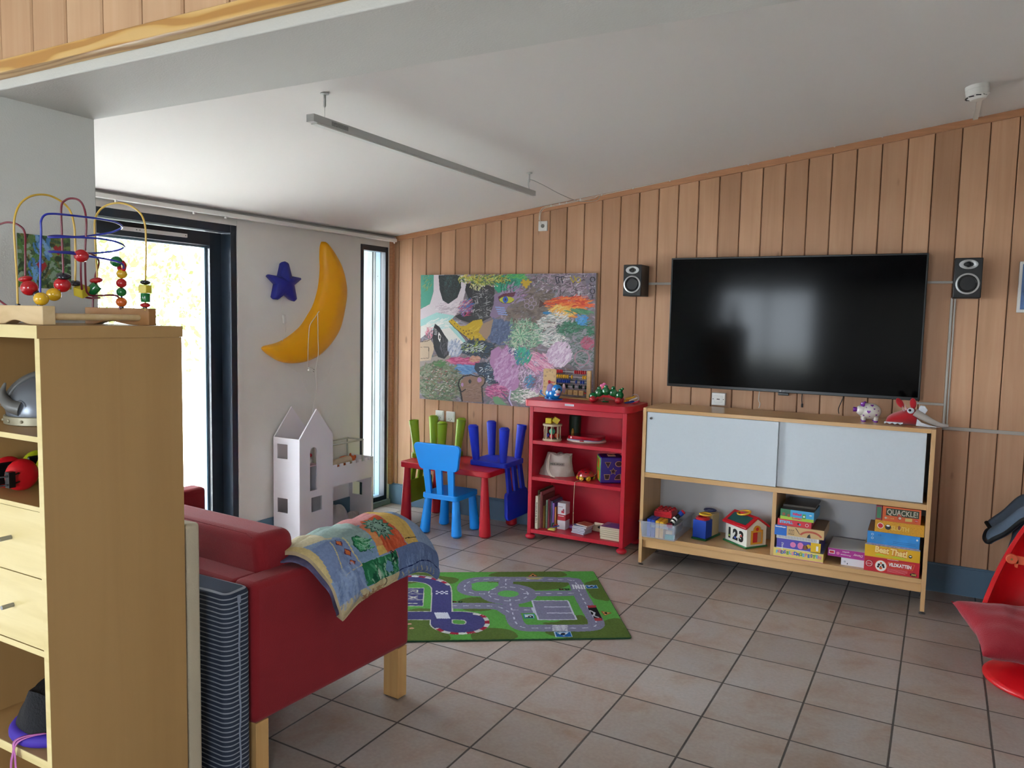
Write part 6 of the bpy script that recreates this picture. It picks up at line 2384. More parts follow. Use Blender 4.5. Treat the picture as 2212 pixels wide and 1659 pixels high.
# ================================================================== RUG
t = thing('play_rug', "green children's road map play rug lying on the tiles", 'rug', (1.6, -2.34, 0.0), math.atan2(.547, .837))
RU, RV = 1.33, 1.0
H_ = np.array([[0.0005527365980020606, 0.00015254204949858522, 0.07696653235260889], [-2.6133853124791987e-05, -0.0017780183050444278, 1.3670854587803225], [-9.825535591734703e-06, 0.0004752586816252949, 1.0]])
def R_(*p):
    out = []
    for x, y in p:
        r = H_ @ np.array([x, y, 1.0])
        out.append((r[0] / r[2] * RU, r[1] / r[2] * RV))
    return out
cv = Canvas(440, 330, RU, RV, '#62a84e')
rng_ = cv.rng
OL, GR_, RD, PU, WH = '#5f7436', '#6cbc60', '#87849f', '#4c4a80', '#cfcde0'
def rell(c, pts):
    cv.poly([(p.x, p.y) for p in spline([(x, y, 0) for x, y in R_(*pts)], 8, closed=True)], c)
for pts in ([(800, 190), (930, 150), (1180, 140), (1420, 150), (1490, 190), (1300, 210), (1000, 205)],
            [(790, 245), (1150, 240), (1500, 245), (1450, 300), (1240, 318), (1120, 300), (1020, 270)],
            [(1650, 270), (1700, 240), (1790, 240), (1870, 400), (1790, 405), (1720, 380)],
            [(540, 410), (680, 380), (830, 405), (860, 440), (820, 495), (650, 505), (560, 480)],
            [(1280, 610), (1400, 600), (1480, 570), (1620, 540), (1690, 600), (1660, 640), (1400, 640)],
            [(1720, 640), (1870, 575), (1980, 580), (2060, 690), (2050, 740), (1500, 745), (1300, 690), (1500, 670)],
            [(650, 700), (720, 662), (860, 655), (1010, 680), (1055, 740), (900, 770), (680, 770)],
            [(90, 160), (300, 160), (370, 190), (530, 215), (500, 255), (400, 262), (200, 250), (60, 260)],
            [(90, 500), (180, 480), (310, 490), (300, 520), (90, 520)],
            [(60, 580), (300, 575), (400, 660), (450, 710), (430, 770), (60, 775)]):
    rell(OL, pts)
# grey roads
def road(pts, w=0.086, c=RD):
    P_ = [(p.x, p.y) for p in spline([(x, y, 0) for x, y in R_(*pts)], 10)]
    cv.line(P_, w, c)
    return P_
def marks(P_, c=WH):
    cv.line(P_, 0.0075, c, dash=(0.032, 0.032))
roads = [[(1560, 232), (1300, 222), (1000, 222), (760, 222), (640, 240), (590, 285), (600, 325), (680, 348), (850, 352), (900, 352)],
         [(952, 225), (955, 300)],
         [(1110, 348), (1300, 348), (1560, 345)],
         [(1500, 224), (1570, 250), (1600, 320), (1650, 420), (1720, 540), (1752, 600), (1740, 640), (1640, 655), (1400, 655), (1160, 655), (1080, 640), (1040, 600), (1020, 540), (1000, 470), (990, 400)],
         [(470, 458), (620, 458), (820, 460), (920, 478), (990, 520)],
         [(1010, 495), (1200, 495)]]
segs = [road(r) for r in roads]
cx_r = R_((975, 350))[0]
cv.ell(cx_r[0], cx_r[1], 0.165, 0.165, RD)
for s_ in segs:
    marks(s_)
cv.line([(cx_r[0] + 0.112 * cos(a / 40 * 2 * pi), cx_r[1] + 0.112 * sin(a / 40 * 2 * pi)) for a in range(41)], 0.0075, WH, dash=(0.032, 0.03))
cv.ell(cx_r[0], cx_r[1], 0.060, 0.052, GR_)
cv.poly(R_((650, 262), (700, 248), (880, 250), (890, 275), (850, 300), (800, 325), (700, 322), (655, 300)), GR_)
cv.poly(R_((1130, 205), (1290, 205), (1240, 224), (1170, 222)), '#b5aa72')
# parking
cv.poly(R_((1185, 412), (1500, 412), (1580, 580), (1240, 582)), RD)
cv.line(R_((1185, 412), (1500, 412), (1578, 580), (1240, 582)), 0.009, WH, closed=True)
for p, q in (((1300, 468), (1510, 468)), ((1325, 522), (1535, 522))):
    cv.line(R_(p, q), 0.012, WH)
cv.line(R_((1190, 478), (1210, 520)), 0.016, WH)
cv.line(R_((470, 440), (470, 480)), 0.014, WH)
# zebra crossings
for i in range(5):
    x = 1545 + i * 24
    cv.line(R_((x, 272), (x + 12, 306)), 0.011, '#e6e6ee')
for i in range(5):
    y = 632 + i * 11
    cv.line(R_((1372, y), (1495, y)), 0.009, '#e6e6ee')
# signs
cv.poly(R_((1108, 532), (1202, 532), (1212, 570), (1116, 570)), '#2f9ab0')
cv.poly(R_((1118, 536), (1196, 536), (1202, 565), (1124, 565)), '#d6e0e6')
P0 = R_((1155, 550))[0]
ex_ = (1, 0)
cv.line([(P0[0] - 0.018, P0[1] - 0.020), (P0[0] + 0.020, P0[1] - 0.020)], 0.009, '#1b1b22')
cv.ell(P0[0] + 0.010, P0[1] - 0.006, 0.013, 0.014, '#1b1b22')
cv.ell(P0[0] + 0.010, P0[1] - 0.006, 0.005, 0.006, '#d6e0e6')
for (cx, cy), s_ in (((1712, 288), 0.035), ((1462, 712), 0.042)):
    u, v = R_((cx, cy))[0]
    cv.rect(u - s_, v - s_ * 0.8, u + s_, v + s_ * 0.8, '#b9d3e8')
    cv.rect(u - s_ * .9, v - s_ * 0.7, u + s_ * .9, v + s_ * 0.7, '#2467b0')
    cv.poly([(u - s_ * .7, v + s_ * .5), (u + s_ * .7, v + s_ * .5), (u, v - s_ * .4)], '#dfe6ee')
    cv.ell(u, v + s_ * .1, s_ * .3, s_ * .3, '#15203a')
for pts in ([(1150, 198), (1190, 168), (1238, 196)], [(1795, 505), (1892, 520), (1830, 545)]):
    q = R_(*pts)
    cx, cy = sum(p[0] for p in q) / 3, sum(p[1] for p in q) / 3
    cv.poly(q, '#b0432a')
    cv.poly([(cx + (x - cx) * .72, cy + (y - cy) * .72) for x, y in q], '#d8a860')
    cv.ell(cx, cy, 0.008, 0.012, '#1a1a1a')
for x0, y0 in ((480, 422), (1425, 311)):
    cv.poly(R_((x0, y0 - 7), (x0 + 90, y0 - 7), (x0 + 92, y0 + 7), (x0, y0 + 7)), '#1d2420')
    for k, c in enumerate(('#7a2f2a', '#7a7a5a', '#3f6a3f')):
        u, v = R_((x0 + 20 + 26 * k, y0))[0]
        cv.ell(u, v, 0.007, 0.009, c)
cv.poly(R_((1675, 470), (1755, 468), (1810, 580), (1745, 582)), '#1d1d20')
cv.poly(R_((1672, 455), (1750, 452), (1756, 472), (1684, 476)), '#b03a40')
cv.poly(R_((1735, 568), (1800, 566), (1812, 590), (1748, 592)), '#b03a40')
cv.line(R_((1700, 500), (1740, 520), (1730, 545), (1770, 560)), 0.010, '#c9c9cc')
# race track in violet
TW = 0.106
def track(pts, w=TW):
    P_ = [(p.x, p.y) for p in spline([(x, y, 0) for x, y in R_(*pts)], 10)]
    return P_
loopA = track([(-60, 218), (60, 214), (180, 216), (300, 238), (372, 280), (386, 340), (386, 440), (386, 560), (386, 620), (440, 650), (540, 662), (640, 655), (690, 625), (695, 590), (640, 555), (540, 545), (440, 545), (200, 545), (-60, 545)])
kerb = track([(60, 196), (180, 198), (320, 220), (410, 250), (445, 270)])
kerb2 = track([(350, 662), (420, 692), (540, 705), (680, 690), (770, 650), (790, 600), (755, 550), (680, 530)])
cv.line(loopA, TW + 0.014, '#c9c6bc')
cv.line(loopA, TW, PU)
for K in (kerb, kerb2):
    cv.line(K, 0.024, '#d8d6d4')
    cv.line(K, 0.024, '#b02a44', dash=(0.042, 0.042))
for i in range(6):
    x = 330 + i * 20
    cv.line(R_((x, 520), (x + 22, 568)), 0.012, '#dcdce6')
for i in range(5):
    for j in range(3):
        if (i + j) % 2 == 0:
            cv.poly(R_((332 + i * 22, 325 + j * 10), (354 + i * 22, 325 + j * 10), (354 + i * 22, 335 + j * 10), (332 + i * 22, 335 + j * 10)), '#dcdce6')
cv.poly(R_((-40, 298), (235, 298), (222, 462), (-40, 462)), '#c9c6bc')
cv.poly(R_((-40, 303), (229, 303), (217, 457), (-40, 457)), PU)
cv.line(R_((-40, 352), (226, 352)), 0.007, '#c9c6bc')
cv.line(R_((-40, 404), (221, 404)), 0.007, '#c9c6bc')
cv.line(R_((95, 318), (170, 318), (172, 338), (130, 330), (95, 338)), 0.010, '#c9c6bc')
cv.line(R_((95, 370), (170, 390), (95, 392), (170, 372)), 0.010, '#c9c6bc')
cv.line(R_((95, 437), (165, 437)), 0.012, '#c9c6bc')
for x, y in ((100, 620), (120, 658)):
    u, v = R_((x, y))[0]
    cv.ell(u, v, 0.012, 0.010, '#d8a08a')
b = MB()
cv.mesh(b, lambda u, v: (u * RU, v * RV, 0.0082 + 0.0007 * ((int(u * 997) * 7 + int(v * 991) * 13) % 5 - 2) / 2), 0)
o = b.build('pile', vcol('rug_pile', 0.95, 0.1, bump=0.6, bscale=420, mottle=0.22), t, recalc=False)
b = MB()
b.prism(rrect(-0.004, -0.004, RU + 0.004, RV + 0.004, 0.02), 0.0008, 0.0075, 'z')
b.build('backing', mat('rug_backing', '#1f4a2a', 0.9), t, bevel=0.002)

# ================================================================== DOLL CASTLE
t = thing('doll_castle', 'white wooden doll castle with gabled tower and battlements by the window wall', 'dollhouse')
M_CAS = mat('castle_white', '#e4dfe4', 0.6, noise=0.02, nscale=6)
CXB, CXF = -0.030, 0.212
TY0, TY1, LY1 = -1.281, -0.948, -0.490
ZW, ZG, ZL = 0.717, 0.912, 0.488
def panel(name, outline, holes, axis, a, bb, parent):
    """sheet with rectangular / arched holes, built by bridging the rims"""
    b = MB()
    bm2 = bmesh.new()
    def loop(pts):
        vs = [bm2.verts.new((u, w, 0)) for u, w in pts]
        es = [bm2.edges.new((vs[i], vs[(i + 1) % len(vs)])) for i in range(len(vs))]
        return es
    es = loop(outline)
    for h in holes:
        es += loop(h)
    bmesh.ops.triangle_fill(bm2, use_beauty=True, use_dissolve=False, edges=es)
    bm2.verts.ensure_lookup_table()
    def P(u, w, q):
        return (q, u, w) if axis == 'x' else (u, q, w)
    for q in (a, bb):
        m_ = {v: b.v(P(v.co.x, v.co.y, q)) for v in bm2.verts}
        for f in bm2.faces:
            b.f([m_[v] for v in f.verts])
    for pts in [outline] + holes:
        A = [b.v(P(u, w, a)) for u, w in pts]
        B = [b.v(P(u, w, bb)) for u, w in pts]
        for i in range(len(pts)):
            b.f([A[i], A[(i + 1) % len(pts)], B[(i + 1) % len(pts)], B[i]])
    bm2.free()
    bmesh.ops.remove_doubles(b.bm, verts=b.bm.verts, dist=1e-5)
    return b.build(name, M_CAS, parent)
def hole(y0, y1, z0, z1):
    return [(y0, z0), (y1, z0), (y1, z1), (y0, z1)]
notch = []
yy = LY1
n_ = 7
wm = (LY1 - TY1 - 0.012) / (2 * n_ - 1)
pts = [(TY0, 0), (TY1, 0), (TY1 + 0.004, 0.330), (LY1 - 0.018, 0.330), (LY1 - 0.018, 0), (LY1, 0)]
y = LY1
for i in range(n_):
    pts += [(y, ZL), (y - wm, ZL)]
    if i < n_ - 1:
        pts += [(y - wm, ZL - 0.020), (y - 2 * wm, ZL - 0.020)]
    y -= 2 * wm
pts += [(TY1, ZL), (TY1, ZW), ((TY0 + TY1) / 2, ZG), (TY0, ZW)]
arch = [(-1.180, 0.345), (-1.108, 0.345), (-1.108, 0.612)] + arc(-1.144, 0.612, 0.036, 20, 160, 7) + [(-1.180, 0.612)]
panel('front_panel', pts, [arch, hole(-1.166, -1.060, 0.192, 0.295)], 'x', CXF - 0.010, CXF, t)
panel('back_panel', [(TY0, 0), (TY1, 0), (TY1, ZW), ((TY0 + TY1) / 2, ZG), (TY0, ZW)], [], 'x', CXB, CXB + 0.010, t)
panel('side_panel', [(CXB + 0.010, 0), (CXF - 0.010, 0), (CXF - 0.010, ZW), (CXB + 0.010, ZW)], [hole(0.006, 0.101, 0.571, 0.673), hole(0.006, 0.101, 0.192, 0.295)], 'y', TY0 + 0.0005, TY0 + 0.010, t)
b = MB()
b.box(CXB, CXB + 0.010, TY1, LY1, 0, 0.345)
b.build('back_panel', M_CAS, t)
panel('side_panel', [(CXB + 0.010, 0), (CXF - 0.010, 0), (CXF - 0.010, ZL), (CXB + 0.010, ZL)], [hole(0.016, 0.111, 0.174, 0.274)], 'y', LY1 - 0.010, LY1 - 0.0005, t)
b = MB()
b.box(CXB + 0.010, CXF - 0.010, TY1 + 0.002, LY1 - 0.010, 0.335, 0.345)
b.build('floor_board', M_CAS, t)
b = MB()
b.box(CXB + 0.010, CXF - 0.010, TY0 + 0.010, TY1 + 0.002, 0.318, 0.328)
b.build('floor_board', M_CAS, t)
b = MB()
b.box(CXB + 0.010, CXF - 0.010, TY1 - 0.010, TY1, 0, 0.318)
b.build('partition', M_CAS, t)
b = MB()
b.box(CXB + 0.010, CXF - 0.010, TY0 + 0.010, TY1, 0.008, 0.018)
b.build('floor_board', M_CAS, t)
rebase(t, (0.09, -0.885, 0))

# doll bed with white tube frame standing on the castle's flat roof
t = thing('doll_bed', 'white tube-framed canopy doll bed standing on top of the castle wing', 'doll bed')
M_TUBE = mat('tube_white', '#b9b9ad', 0.5)
x0, x1, y0, y1, zt = 0.008, 0.158, -0.925, -0.552, 0.622
for x in (x0, x1):
    for y in (y0, y1):
        b = MB()
        b.cyl((x, y, 0.3455), (x, y, zt), 0.0062, seg=12)
        b.build('post', M_TUBE, t, smooth=50)
for x in (x0, x1):
    b = MB()
    b.cyl((x, y0 - 0.006, zt), (x, y1 + 0.006, zt), 0.0066, seg=12)
    b.build('rail', M_TUBE, t, smooth=50)
for y in (y0, y1):
    b = MB()
    b.cyl((x0, y, zt), (x1, y, zt), 0.0062, seg=12)
    b.build('rail', M_TUBE, t, smooth=50)
b = MB()
b.box(x0 - 0.004, x1 + 0.004, y0, y1, 0.395, 0.405)
b.build('base_board', M_TUBE, t)
b = MB()
b.box(x0 + 0.008, x1 - 0.008, y0 + 0.01, y1 - 0.01, 0.4055, 0.430)
b.build('mattress', mat('mattress_cream', '#c9bda6', 0.9), t, bevel=0.006)
rebase(t, (0.083, -0.74, 0.3455))
t = thing('plush_fish', 'cream and orange fish shaped cushion lying on the doll bed', 'plush toy', (0.095, -0.705, 0.432), radians(90))
b = MB()
b.tube(spline([(-0.12, 0, 0.030), (-0.08, 0.0, 0.034), (0.0, 0, 0.038), (0.07, 0, 0.040)], 6), 0.03, 20, radii=[0.012 + 0.020 * min(1, i / 5) for i in range(19)])
b.build('body', mat('plush_cream', '#c8b49a', 0.95, bump=0.3, bscale=200), t, smooth=80)
b = MB()
b.sphere((0.092, 0, 0.040), (0.036, 0.032, 0.030), 18, 12)
b.sphere((0.085, 0.0, 0.072), (0.012, 0.006, 0.018), 12, 8)
b.sphere((0.045, 0.036, 0.058), (0.050, 0.008, 0.010), 12, 8)
b.sphere((0.132, -0.004, 0.052), (0.014, 0.008, 0.016), 12, 8)
b.build('head', mat('plush_orange', '#c8602e', 0.95, bump=0.3, bscale=200), t, smooth=80)
b = MB()
b.sphere((-0.02, -0.030, 0.012), (0.020, 0.012, 0.020), 12, 8)
b.sphere((0.020, -0.032, 0.014), (0.014, 0.010, 0.024), 12, 8)
b.sphere((-0.075, -0.030, 0.012), (0.030, 0.012, 0.016), 12, 8)
b.build('fin', MATS['plush_orange'], t, smooth=80)
t = thing('doll_toys', 'small dark multicoloured toy figure at the head of the doll bed', 'toy', (0.115, -0.875, 0.432))
b = MB()
b.sphere((0, 0, 0.030), (0.022, 0.022, 0.030), 14, 10)
b.build('body', mat('toy_maroon', '#7a2f38', 0.6, noise=0.5, nscale=60), t, smooth=80)
b = MB()
b.sphere((0, 0.0, 0.068), (0.015, 0.015, 0.016), 14, 10)
b.build('head', mat('toy_slate', '#4a5a78', 0.6, noise=0.4, nscale=60), t, smooth=80)
b = MB()
b.sphere((0, -0.006, 0.088), (0.010, 0.010, 0.010), 12, 8)
b.build('cap', M_TY, t, smooth=80)
# inside the tower, through the arched window
t = thing('doll_shelf', 'little pink and white toy shelf inside the castle tower window', 'toy furniture', (0.120, -1.115, 0.3285))
b = MB()
b.box(-0.055, 0.055, -0.070, 0.070, 0.175, 0.184)
b.build('shelf_board', mat('toy_pale_pink', '#d8b8c0', 0.5), t)
for y in (-0.066, 0.060):
    b = MB()
    b.box(-0.055, 0.055, y, y + 0.006, 0, 0.1748)
    b.build('side', M_CAS, t)
b = MB()
b.prism([(-0.059, 0.0), (0.059, 0), (0.059, 0.172), (-0.059, 0.172)] , -0.055, -0.050, 'x')
b.build('back', M_CAS, t)
t = thing('toy_figure', 'white and red toy figure on the shelf inside the castle tower', 'toy figure', (0.125, -1.100, 0.513))
b = MB()
b.sphere((0, 0, 0.022), (0.020, 0.028, 0.022), 14, 10)
b.build('body', WHT, t, smooth=80)
b = MB()
b.box(-0.02, 0.02, -0.045, -0.030, 0, 0.012)
b.build('shoe', mat('toy_wine', '#8a1f3a', 0.4), t, bevel=0.003)
b = MB()
b.sphere((0.002, 0.012, 0.062), (0.014, 0.014, 0.014), 12, 8)
b.build('head', M_TR, t, smooth=80)

# cloth heap in the castle's open room
def heap(name, label, loc, rx, ry, rz_, m, seed, cat='cloth', rough=0.35):
    rs = np.random.RandomState(seed)
    ph = rs.rand(8) * 6
    def f(u, v):
        a = u * 2 * pi
        e = (v ** 0.8) * pi / 2
        k = 1 + rough * (0.30 * sin(3 * a + ph[0] + 3 * v) + 0.22 * sin(5 * a + ph[1] - 5 * v) + 0.16 * sin(9 * a + ph[2] + 6 * v) + 0.1 * sin(15 * a + ph[3]))
        x, y, z = rx * cos(a) * cos(e) * k, ry * sin(a) * cos(e) * k, rz_ * sin(e) * (1 + rough * 0.5 * sin(4 * a + ph[4]) * cos(e))
        return (x, y, max(0.001, z))
    b = MB()
    b.grid(f, 60, 14, closed_u=True)
    o = b.build(name, m, smooth=80, loc=loc)
    return tag(o, label, cat)
heap('cloth_heap', 'crumpled whitish fabric heaped inside the open castle room', (0.105, -0.800, 0.0), 0.075, 0.120, 0.155, mat('fabric_greyish', '#b5aeb0', 0.9, noise=0.1, nscale=20), 2)
heap('cloth_heap', 'pale ruffled cloth bundle on the floor at the castle room right side', (0.110, -0.615, 0.0), 0.060, 0.072, 0.070, mat('fabric_beige', '#b3a7a2', 0.9), 5)
t = thing('plush_bird', 'small pink plush head peeking over the cloth in the castle room', 'plush toy', (0.100, -0.895, 0.150))
b = MB()
b.sphere((0, 0, 0.020), (0.026, 0.030, 0.024), 16, 10)
b.build('head', mat('plush_pink', '#c08a96', 0.95), t, smooth=80)
b = MB()
b.sphere((0.010, 0.034, 0.018), (0.008, 0.012, 0.008), 12, 8)
b.build('beak', BLK, t, smooth=80)
# ================================================================== SOFA (seen from behind its right arm)
M_SOFA = mat('sofa_red', '#860e19', 0.9, sheen=0.08, bump=0.25, bscale=260, noise=0.06, nscale=7)
M_LEGW = wood('birch_leg', '#c99c62', '#cfa66e', '#bd8f55', 0.4)
t = thing('sofa', 'red fabric sofa with square wooden legs, seen from behind its arm', 'sofa')
RA = radians(-4)
def SO(x, y):   # sofa-local frame: origin at the outer rear corner of the arm
    return (x, y)
t.location = (2.055, -3.409, 0)
t.rotation_euler = (0, 0, RA)
b = MB()
b.box(-0.105, 0.0, 0.0, 0.782, 0.215, 0.690)
b.build('armrest', M_SOFA, t, bevel=0.022, bseg=4)
b = MB()
b.box(-1.45, -1.345, 0.0, 0.805, 0.215, 0.690)
b.build('armrest', M_SOFA, t, bevel=0.022, bseg=4)
b = MB()
b.box(-1.344, -0.106, 0.0, 0.12, 0.215, 0.680)
b.build('backrest', M_SOFA, t, bevel=0.02, bseg=3)
b = MB()
b.box(-1.344, -0.106, 0.121, 0.79, 0.22, 0.30)
b.build('seat_frame', M_SOFA, t, bevel=0.01)
b = MB()
b.box(-1.335, -0.112, 0.125, 0.80, 0.302, 0.440)
b.build('seat_cushion', M_SOFA, t, bevel=0.03, bseg=4)
for i, (x0, x1) in enumerate(((-0.722, -0.085), (-1.335, -0.728))):
    b = MB()
    b.box(x0, x1, 0.125, 0.285, 0.442, 0.812)
    for v_ in b.bm.verts:     # lean back a little
        v_.co.y += -(v_.co.z - 0.5) * 0.12
    o = b.build('back_cushion', M_SOFA, t, bevel=0.038, bseg=5)
    b = MB()
    zt = 0.655 + 0.158
    ys = 0.128 - (zt - 0.5) * 0.12
    pts = [(x0 + 0.035, ys, zt - 0.010), (x0 + 0.06, ys, zt)] + [(x0 + 0.06 + (x1 - x0 - 0.12) * q / 8, ys, zt + 0.0015) for q in range(9)] + [(x1 - 0.035, ys, zt - 0.010)]
    b.tube(pts, 0.0022, 6)
    b.build('piping', M_SOFA, o, smooth=60)
for x0, y0 in ((-0.086, 0.720), (-0.086, 0.012), (-1.42, 0.742), (-1.42, 0.012)):
    b = MB()
    b.box(x0, x0 + 0.079, y0, y0 + 0.052, 0.004, 0.216)
    l_ = b.build('leg', M_LEGW, t, bevel=0.002)
    b = MB()
    b.box(x0 + 0.006, x0 + 0.073, y0 + 0.005, y0 + 0.047, 0.0, 0.0042)
    b.build('glide', M_BLACK, l_)

# ================================================================== STRIPED AND BEIGE MATTRESSES standing behind the sofa
t_ = NT('ticking_stripe', 0.9, 0.1)
v = t_.coord()
X, Y, Z = t_.xyz(v)
n = t_.math('MULTIPLY', t_.noise(v, 3.0, 2), 0.02)
ph = t_.math('FRACT', t_.math('MULTIPLY', t_.math('ADD', Z, n), 66.0))
st = t_.math('LESS_THAN', t_.math('ABSOLUTE', t_.math('SUBTRACT', ph, 0.5)), 0.13)
t_.base(t_.mix(st, srgb('#353b49'), srgb('#8f9299')))
t_.bump(t_.noise(v, 200, 2), 0.25, 0.004)
M_TICK = t_.m
t = thing('folded_mattress', 'dark blue striped mattress standing on edge behind the red sofa', 'mattress')
b = MB()
b.prism(rrect(0.95, -3.534, 2.072, -3.430, 0.030, 6), 0.002, 0.698, 'z')
b.build('ticking', M_TICK, t, bevel=0.016, bseg=3)
b = MB()
zp = [(2.0732, -3.488, 0.682)] + [(2.0732 + 0.0008 * sin(q), -3.484 + 0.002 * sin(q * 1.7), 0.64 - q * 0.04) for q in range(16)]
b.tube(zp, 0.0030, 6)
b.box(2.070, 2.0765, -3.490, -3.480, 0.660, 0.684)
b.build('zip', mat('zip_grey', '#7f8696', 0.6), t, smooth=50)
rebase(t, (1.5, -3.497, 0))
t = thing('foam_mattress', 'plain beige mattress standing on edge between bookcase and striped mattress', 'mattress')
b = MB()
b.prism(rrect(1.705, -3.690, 2.094, -3.642, 0.012, 5), 0.002, 0.955, 'z')
b.build('cover', mat('mattress_beige', '#b3a68e', 0.9, bump=0.2, bscale=240), t, bevel=0.012, bseg=3)
b = MB()
b.tube([(1.715, -3.684, 0.950), (2.083, -3.684, 0.950)], 0.003, 6)
b.build('piping', mat('mattress_piping', '#8f8570', 0.9), t)
rebase(t, (1.9, -3.666, 0))

# ================================================================== QUILT over the sofa arm
PRQ = [(1.895, .62), (1.905, .70), (1.95, .752), (2.02, .765), (2.09, .748), (2.145, .69), (2.172, .635), (2.183, .575), (2.168, .535)]
def crq(P, u):
    n = len(P) - 1
    k = min(max(u, 0), 1) * n
    i = min(int(k), n - 1)
    f = k - i
    p = [Vector((*P[min(max(j, 0), n)], 0)) for j in (i - 1, i, i + 1, i + 2)]
    return .5 * ((2 * p[1]) + (p[2] - p[0]) * f + (2 * p[0] - 5 * p[1] + 4 * p[2] - p[3]) * f * f + (3 * p[1] - p[0] - 3 * p[2] + p[3]) * f ** 3)
def quilt(u, t, d=0.0):
    p = crq(PRQ, u)
    q = crq(PRQ, min(1, u + .01)) - crq(PRQ, max(0, u - .01))
    nx, nz = -q.y, q.x
    L = math.hypot(nx, nz) or 1
    nx, nz = nx / L, nz / L
    y = -3.20 + .68 * t + 0.09 * (1 - t) * max(0, u - .45) / .55
    e = max(0, t - .72) / .28
    z = p.y - .10 * e * e * (1 - .3 * u) - .02 * max(0, .15 - t) / .15 + .008 * sin(pi * min(t, 1))
    z -= 0.025 * max(0, u - .75) / .25 * max(0, .35 - t) / .35
    puff = 0.007 * abs(sin(pi * t * 5.2)) ** 0.6 * abs(sin(pi * u * 6.1)) ** 0.6 - 0.004 + 0.0035 * sin(17 * u + 9 * t) * sin(23 * t + 5 * u)
    k = d + puff
    return Vector((p.x + nx * k, y, z + nz * k))
cv = Canvas(190, 190, 1, 1, '#7b8fae')
def qp(c, pts, al=1.0):
    cv.poly([(tt, uu) for uu, tt in pts], c, al)      # canvas x = along the arm, y = across
C_ = dict(blue='#7a8cb2', teal='#8fa6a4', cream='#c6b68f', green='#2f7a52', org='#c85a3a', yel='#d2ae62', rose='#c98a8a')
qp('#8a9fbe', [(0, 0), (0, 1), (1, 1), (1, 0)])
qp('#c9bf9f', [(0.0, 0.0), (0.40, 0.0), (0.47, 0.20), (0.40, 0.30), (0.0, 0.30)])
qp('#9db3ae', [(0.0, 0.22), (0.44, 0.18), (0.50, 0.30), (0.46, 0.45), (0.0, 0.45)])
qp(C_['rose'], [(0.0, 0.42), (0.46, 0.42), (0.43, 0.70), (0.0, 0.70)])
qp(C_['blue'], [(0.463, 0.055), (0.475, 0.15), (0.485, 0.28), (0.688, 0.25), (0.86, 0.22), (0.85, 0.02), (0.675, 0.013), (0.52, 0.02)])
qp('#7d97b8', [(0.475, 0.27), (0.44, 0.45), (0.60, 0.44), (0.69, 0.42), (0.688, 0.24)])
qp(C_['teal'], [(0.46, 0.25), (0.44, 0.43), (0.55, 0.43), (0.60, 0.34), (0.56, 0.26)])
cv.ell(0.335, 0.57, 0.062, 0.052, '#1f5a40', wob=0.06)
cv.ell(0.335, 0.57, 0.052, 0.044, '#3f9060', wob=0.10)
cv.strokes(0.335, 0.57, 0.045, 0.04, ['#6fb08a', '#2f7a4c', '#8fc0a0'], 24, 0.05, 0.008, 0.3, 0.4)
qp('#d08f5a', [(0.46, 0.43), (0.50, 0.44), (0.60, 0.43), (0.688, 0.41), (0.69, 0.50), (0.58, 0.50), (0.45, 0.50)])
qp(C_['org'], [(0.40, 0.50), (0.39, 0.66), (0.46, 0.655), (0.56, 0.66), (0.69, 0.68), (0.69, 0.49), (0.56, 0.48), (0.47, 0.46)])
qp('#c9785a', [(0.46, 0.43), (0.44, 0.52), (0.52, 0.50), (0.52, 0.45)])
cv.strokes(0.6, 0.56, 0.10, 0.10, ['#d4694a', '#b84a30', '#c8603c'], 60, 0.10, 0.010, 1.5, 0.2, al=0.5)
qp(C_['yel'], [(0.62, 0.425), (0.69, 0.413), (0.69, 0.485), (0.63, 0.48)])
n_s = 26
sp_ = []
for i in range(n_s):
    a = 2 * pi * i / n_s
    r = 0.105 if i % 2 == 0 else 0.072
    sp_.append((0.555 + r * cos(a), 0.505 + r * 1.05 * sin(a)))
cv.poly([(x, y) for x, y in sp_], '#4f7a68')
cv.poly([(0.555 + (x - 0.555) * .78, 0.505 + (y - 0.505) * .78) for x, y in sp_], '#86a89a')
cv.line([(0.555 + 0.046 * cos(2 * pi * i / 30), 0.505 + 0.048 * sin(2 * pi * i / 30)) for i in range(31)], 0.010, '#1f3a34', dash=(0.012, 0.010))
cv.line([(0.555 + 0.036 * cos(2 * pi * i / 30), 0.505 + 0.036 * sin(2 * pi * i / 30)) for i in range(31)], 0.006, '#2f5248', dash=(0.010, 0.008))
qp(C_['yel'], [(0.0, 0.68), (0.40, 0.665), (0.50, 0.655), (0.57, 0.665), (0.69, 0.69), (0.69, 0.80), (0.52, 0.80), (0.42, 0.76), (0.0, 0.76)])
cv.line([(0.69, 0.64), (0.80, 0.645)], 0.006, '#2a2420')
qp('#66789f', [(0.69, 0.565), (0.69, 1.0), (0.875, 1.0), (1.0, 1.0), (1.0, 0.55), (0.863, 0.535), (0.80, 0.56)])
cv.strokes(0.78, 0.80, 0.18, 0.14, ['#8296bc', '#5c6f96', '#7286ae'], 70, 0.12, 0.012, 1.6, 0.25, al=0.5)
cv.line([(0.54, 0.865), (0.70, 0.855), (0.86, 0.842), (1.0, 0.85)], 0.008, '#1f2c5a')
for i in range(8):
    cv.line([(0.58 + 0.05 * i, 0.90), (0.60 + 0.05 * i, 0.95), (0.59 + 0.05 * i, 0.965)], 0.007, '#b0a88a')
qp(C_['green'], [(0.69, 0.24), (0.71, 0.525), (0.69, 0.56), (0.863, 0.537), (0.86, 0.225)])
cv.strokes(0.39, 0.78, 0.14, 0.08, ['#4f9a70', '#2a6a48', '#8fb89a', '#1f5a40'], 60, 0.08, 0.014, 1.4, 0.5)
cv.ell(0.46, 0.80, 0.030, 0.045, '#6a8fae', wob=0.1)
cv.ell(0.36, 0.82, 0.016, 0.04, '#b8ccb8', wob=0.1)
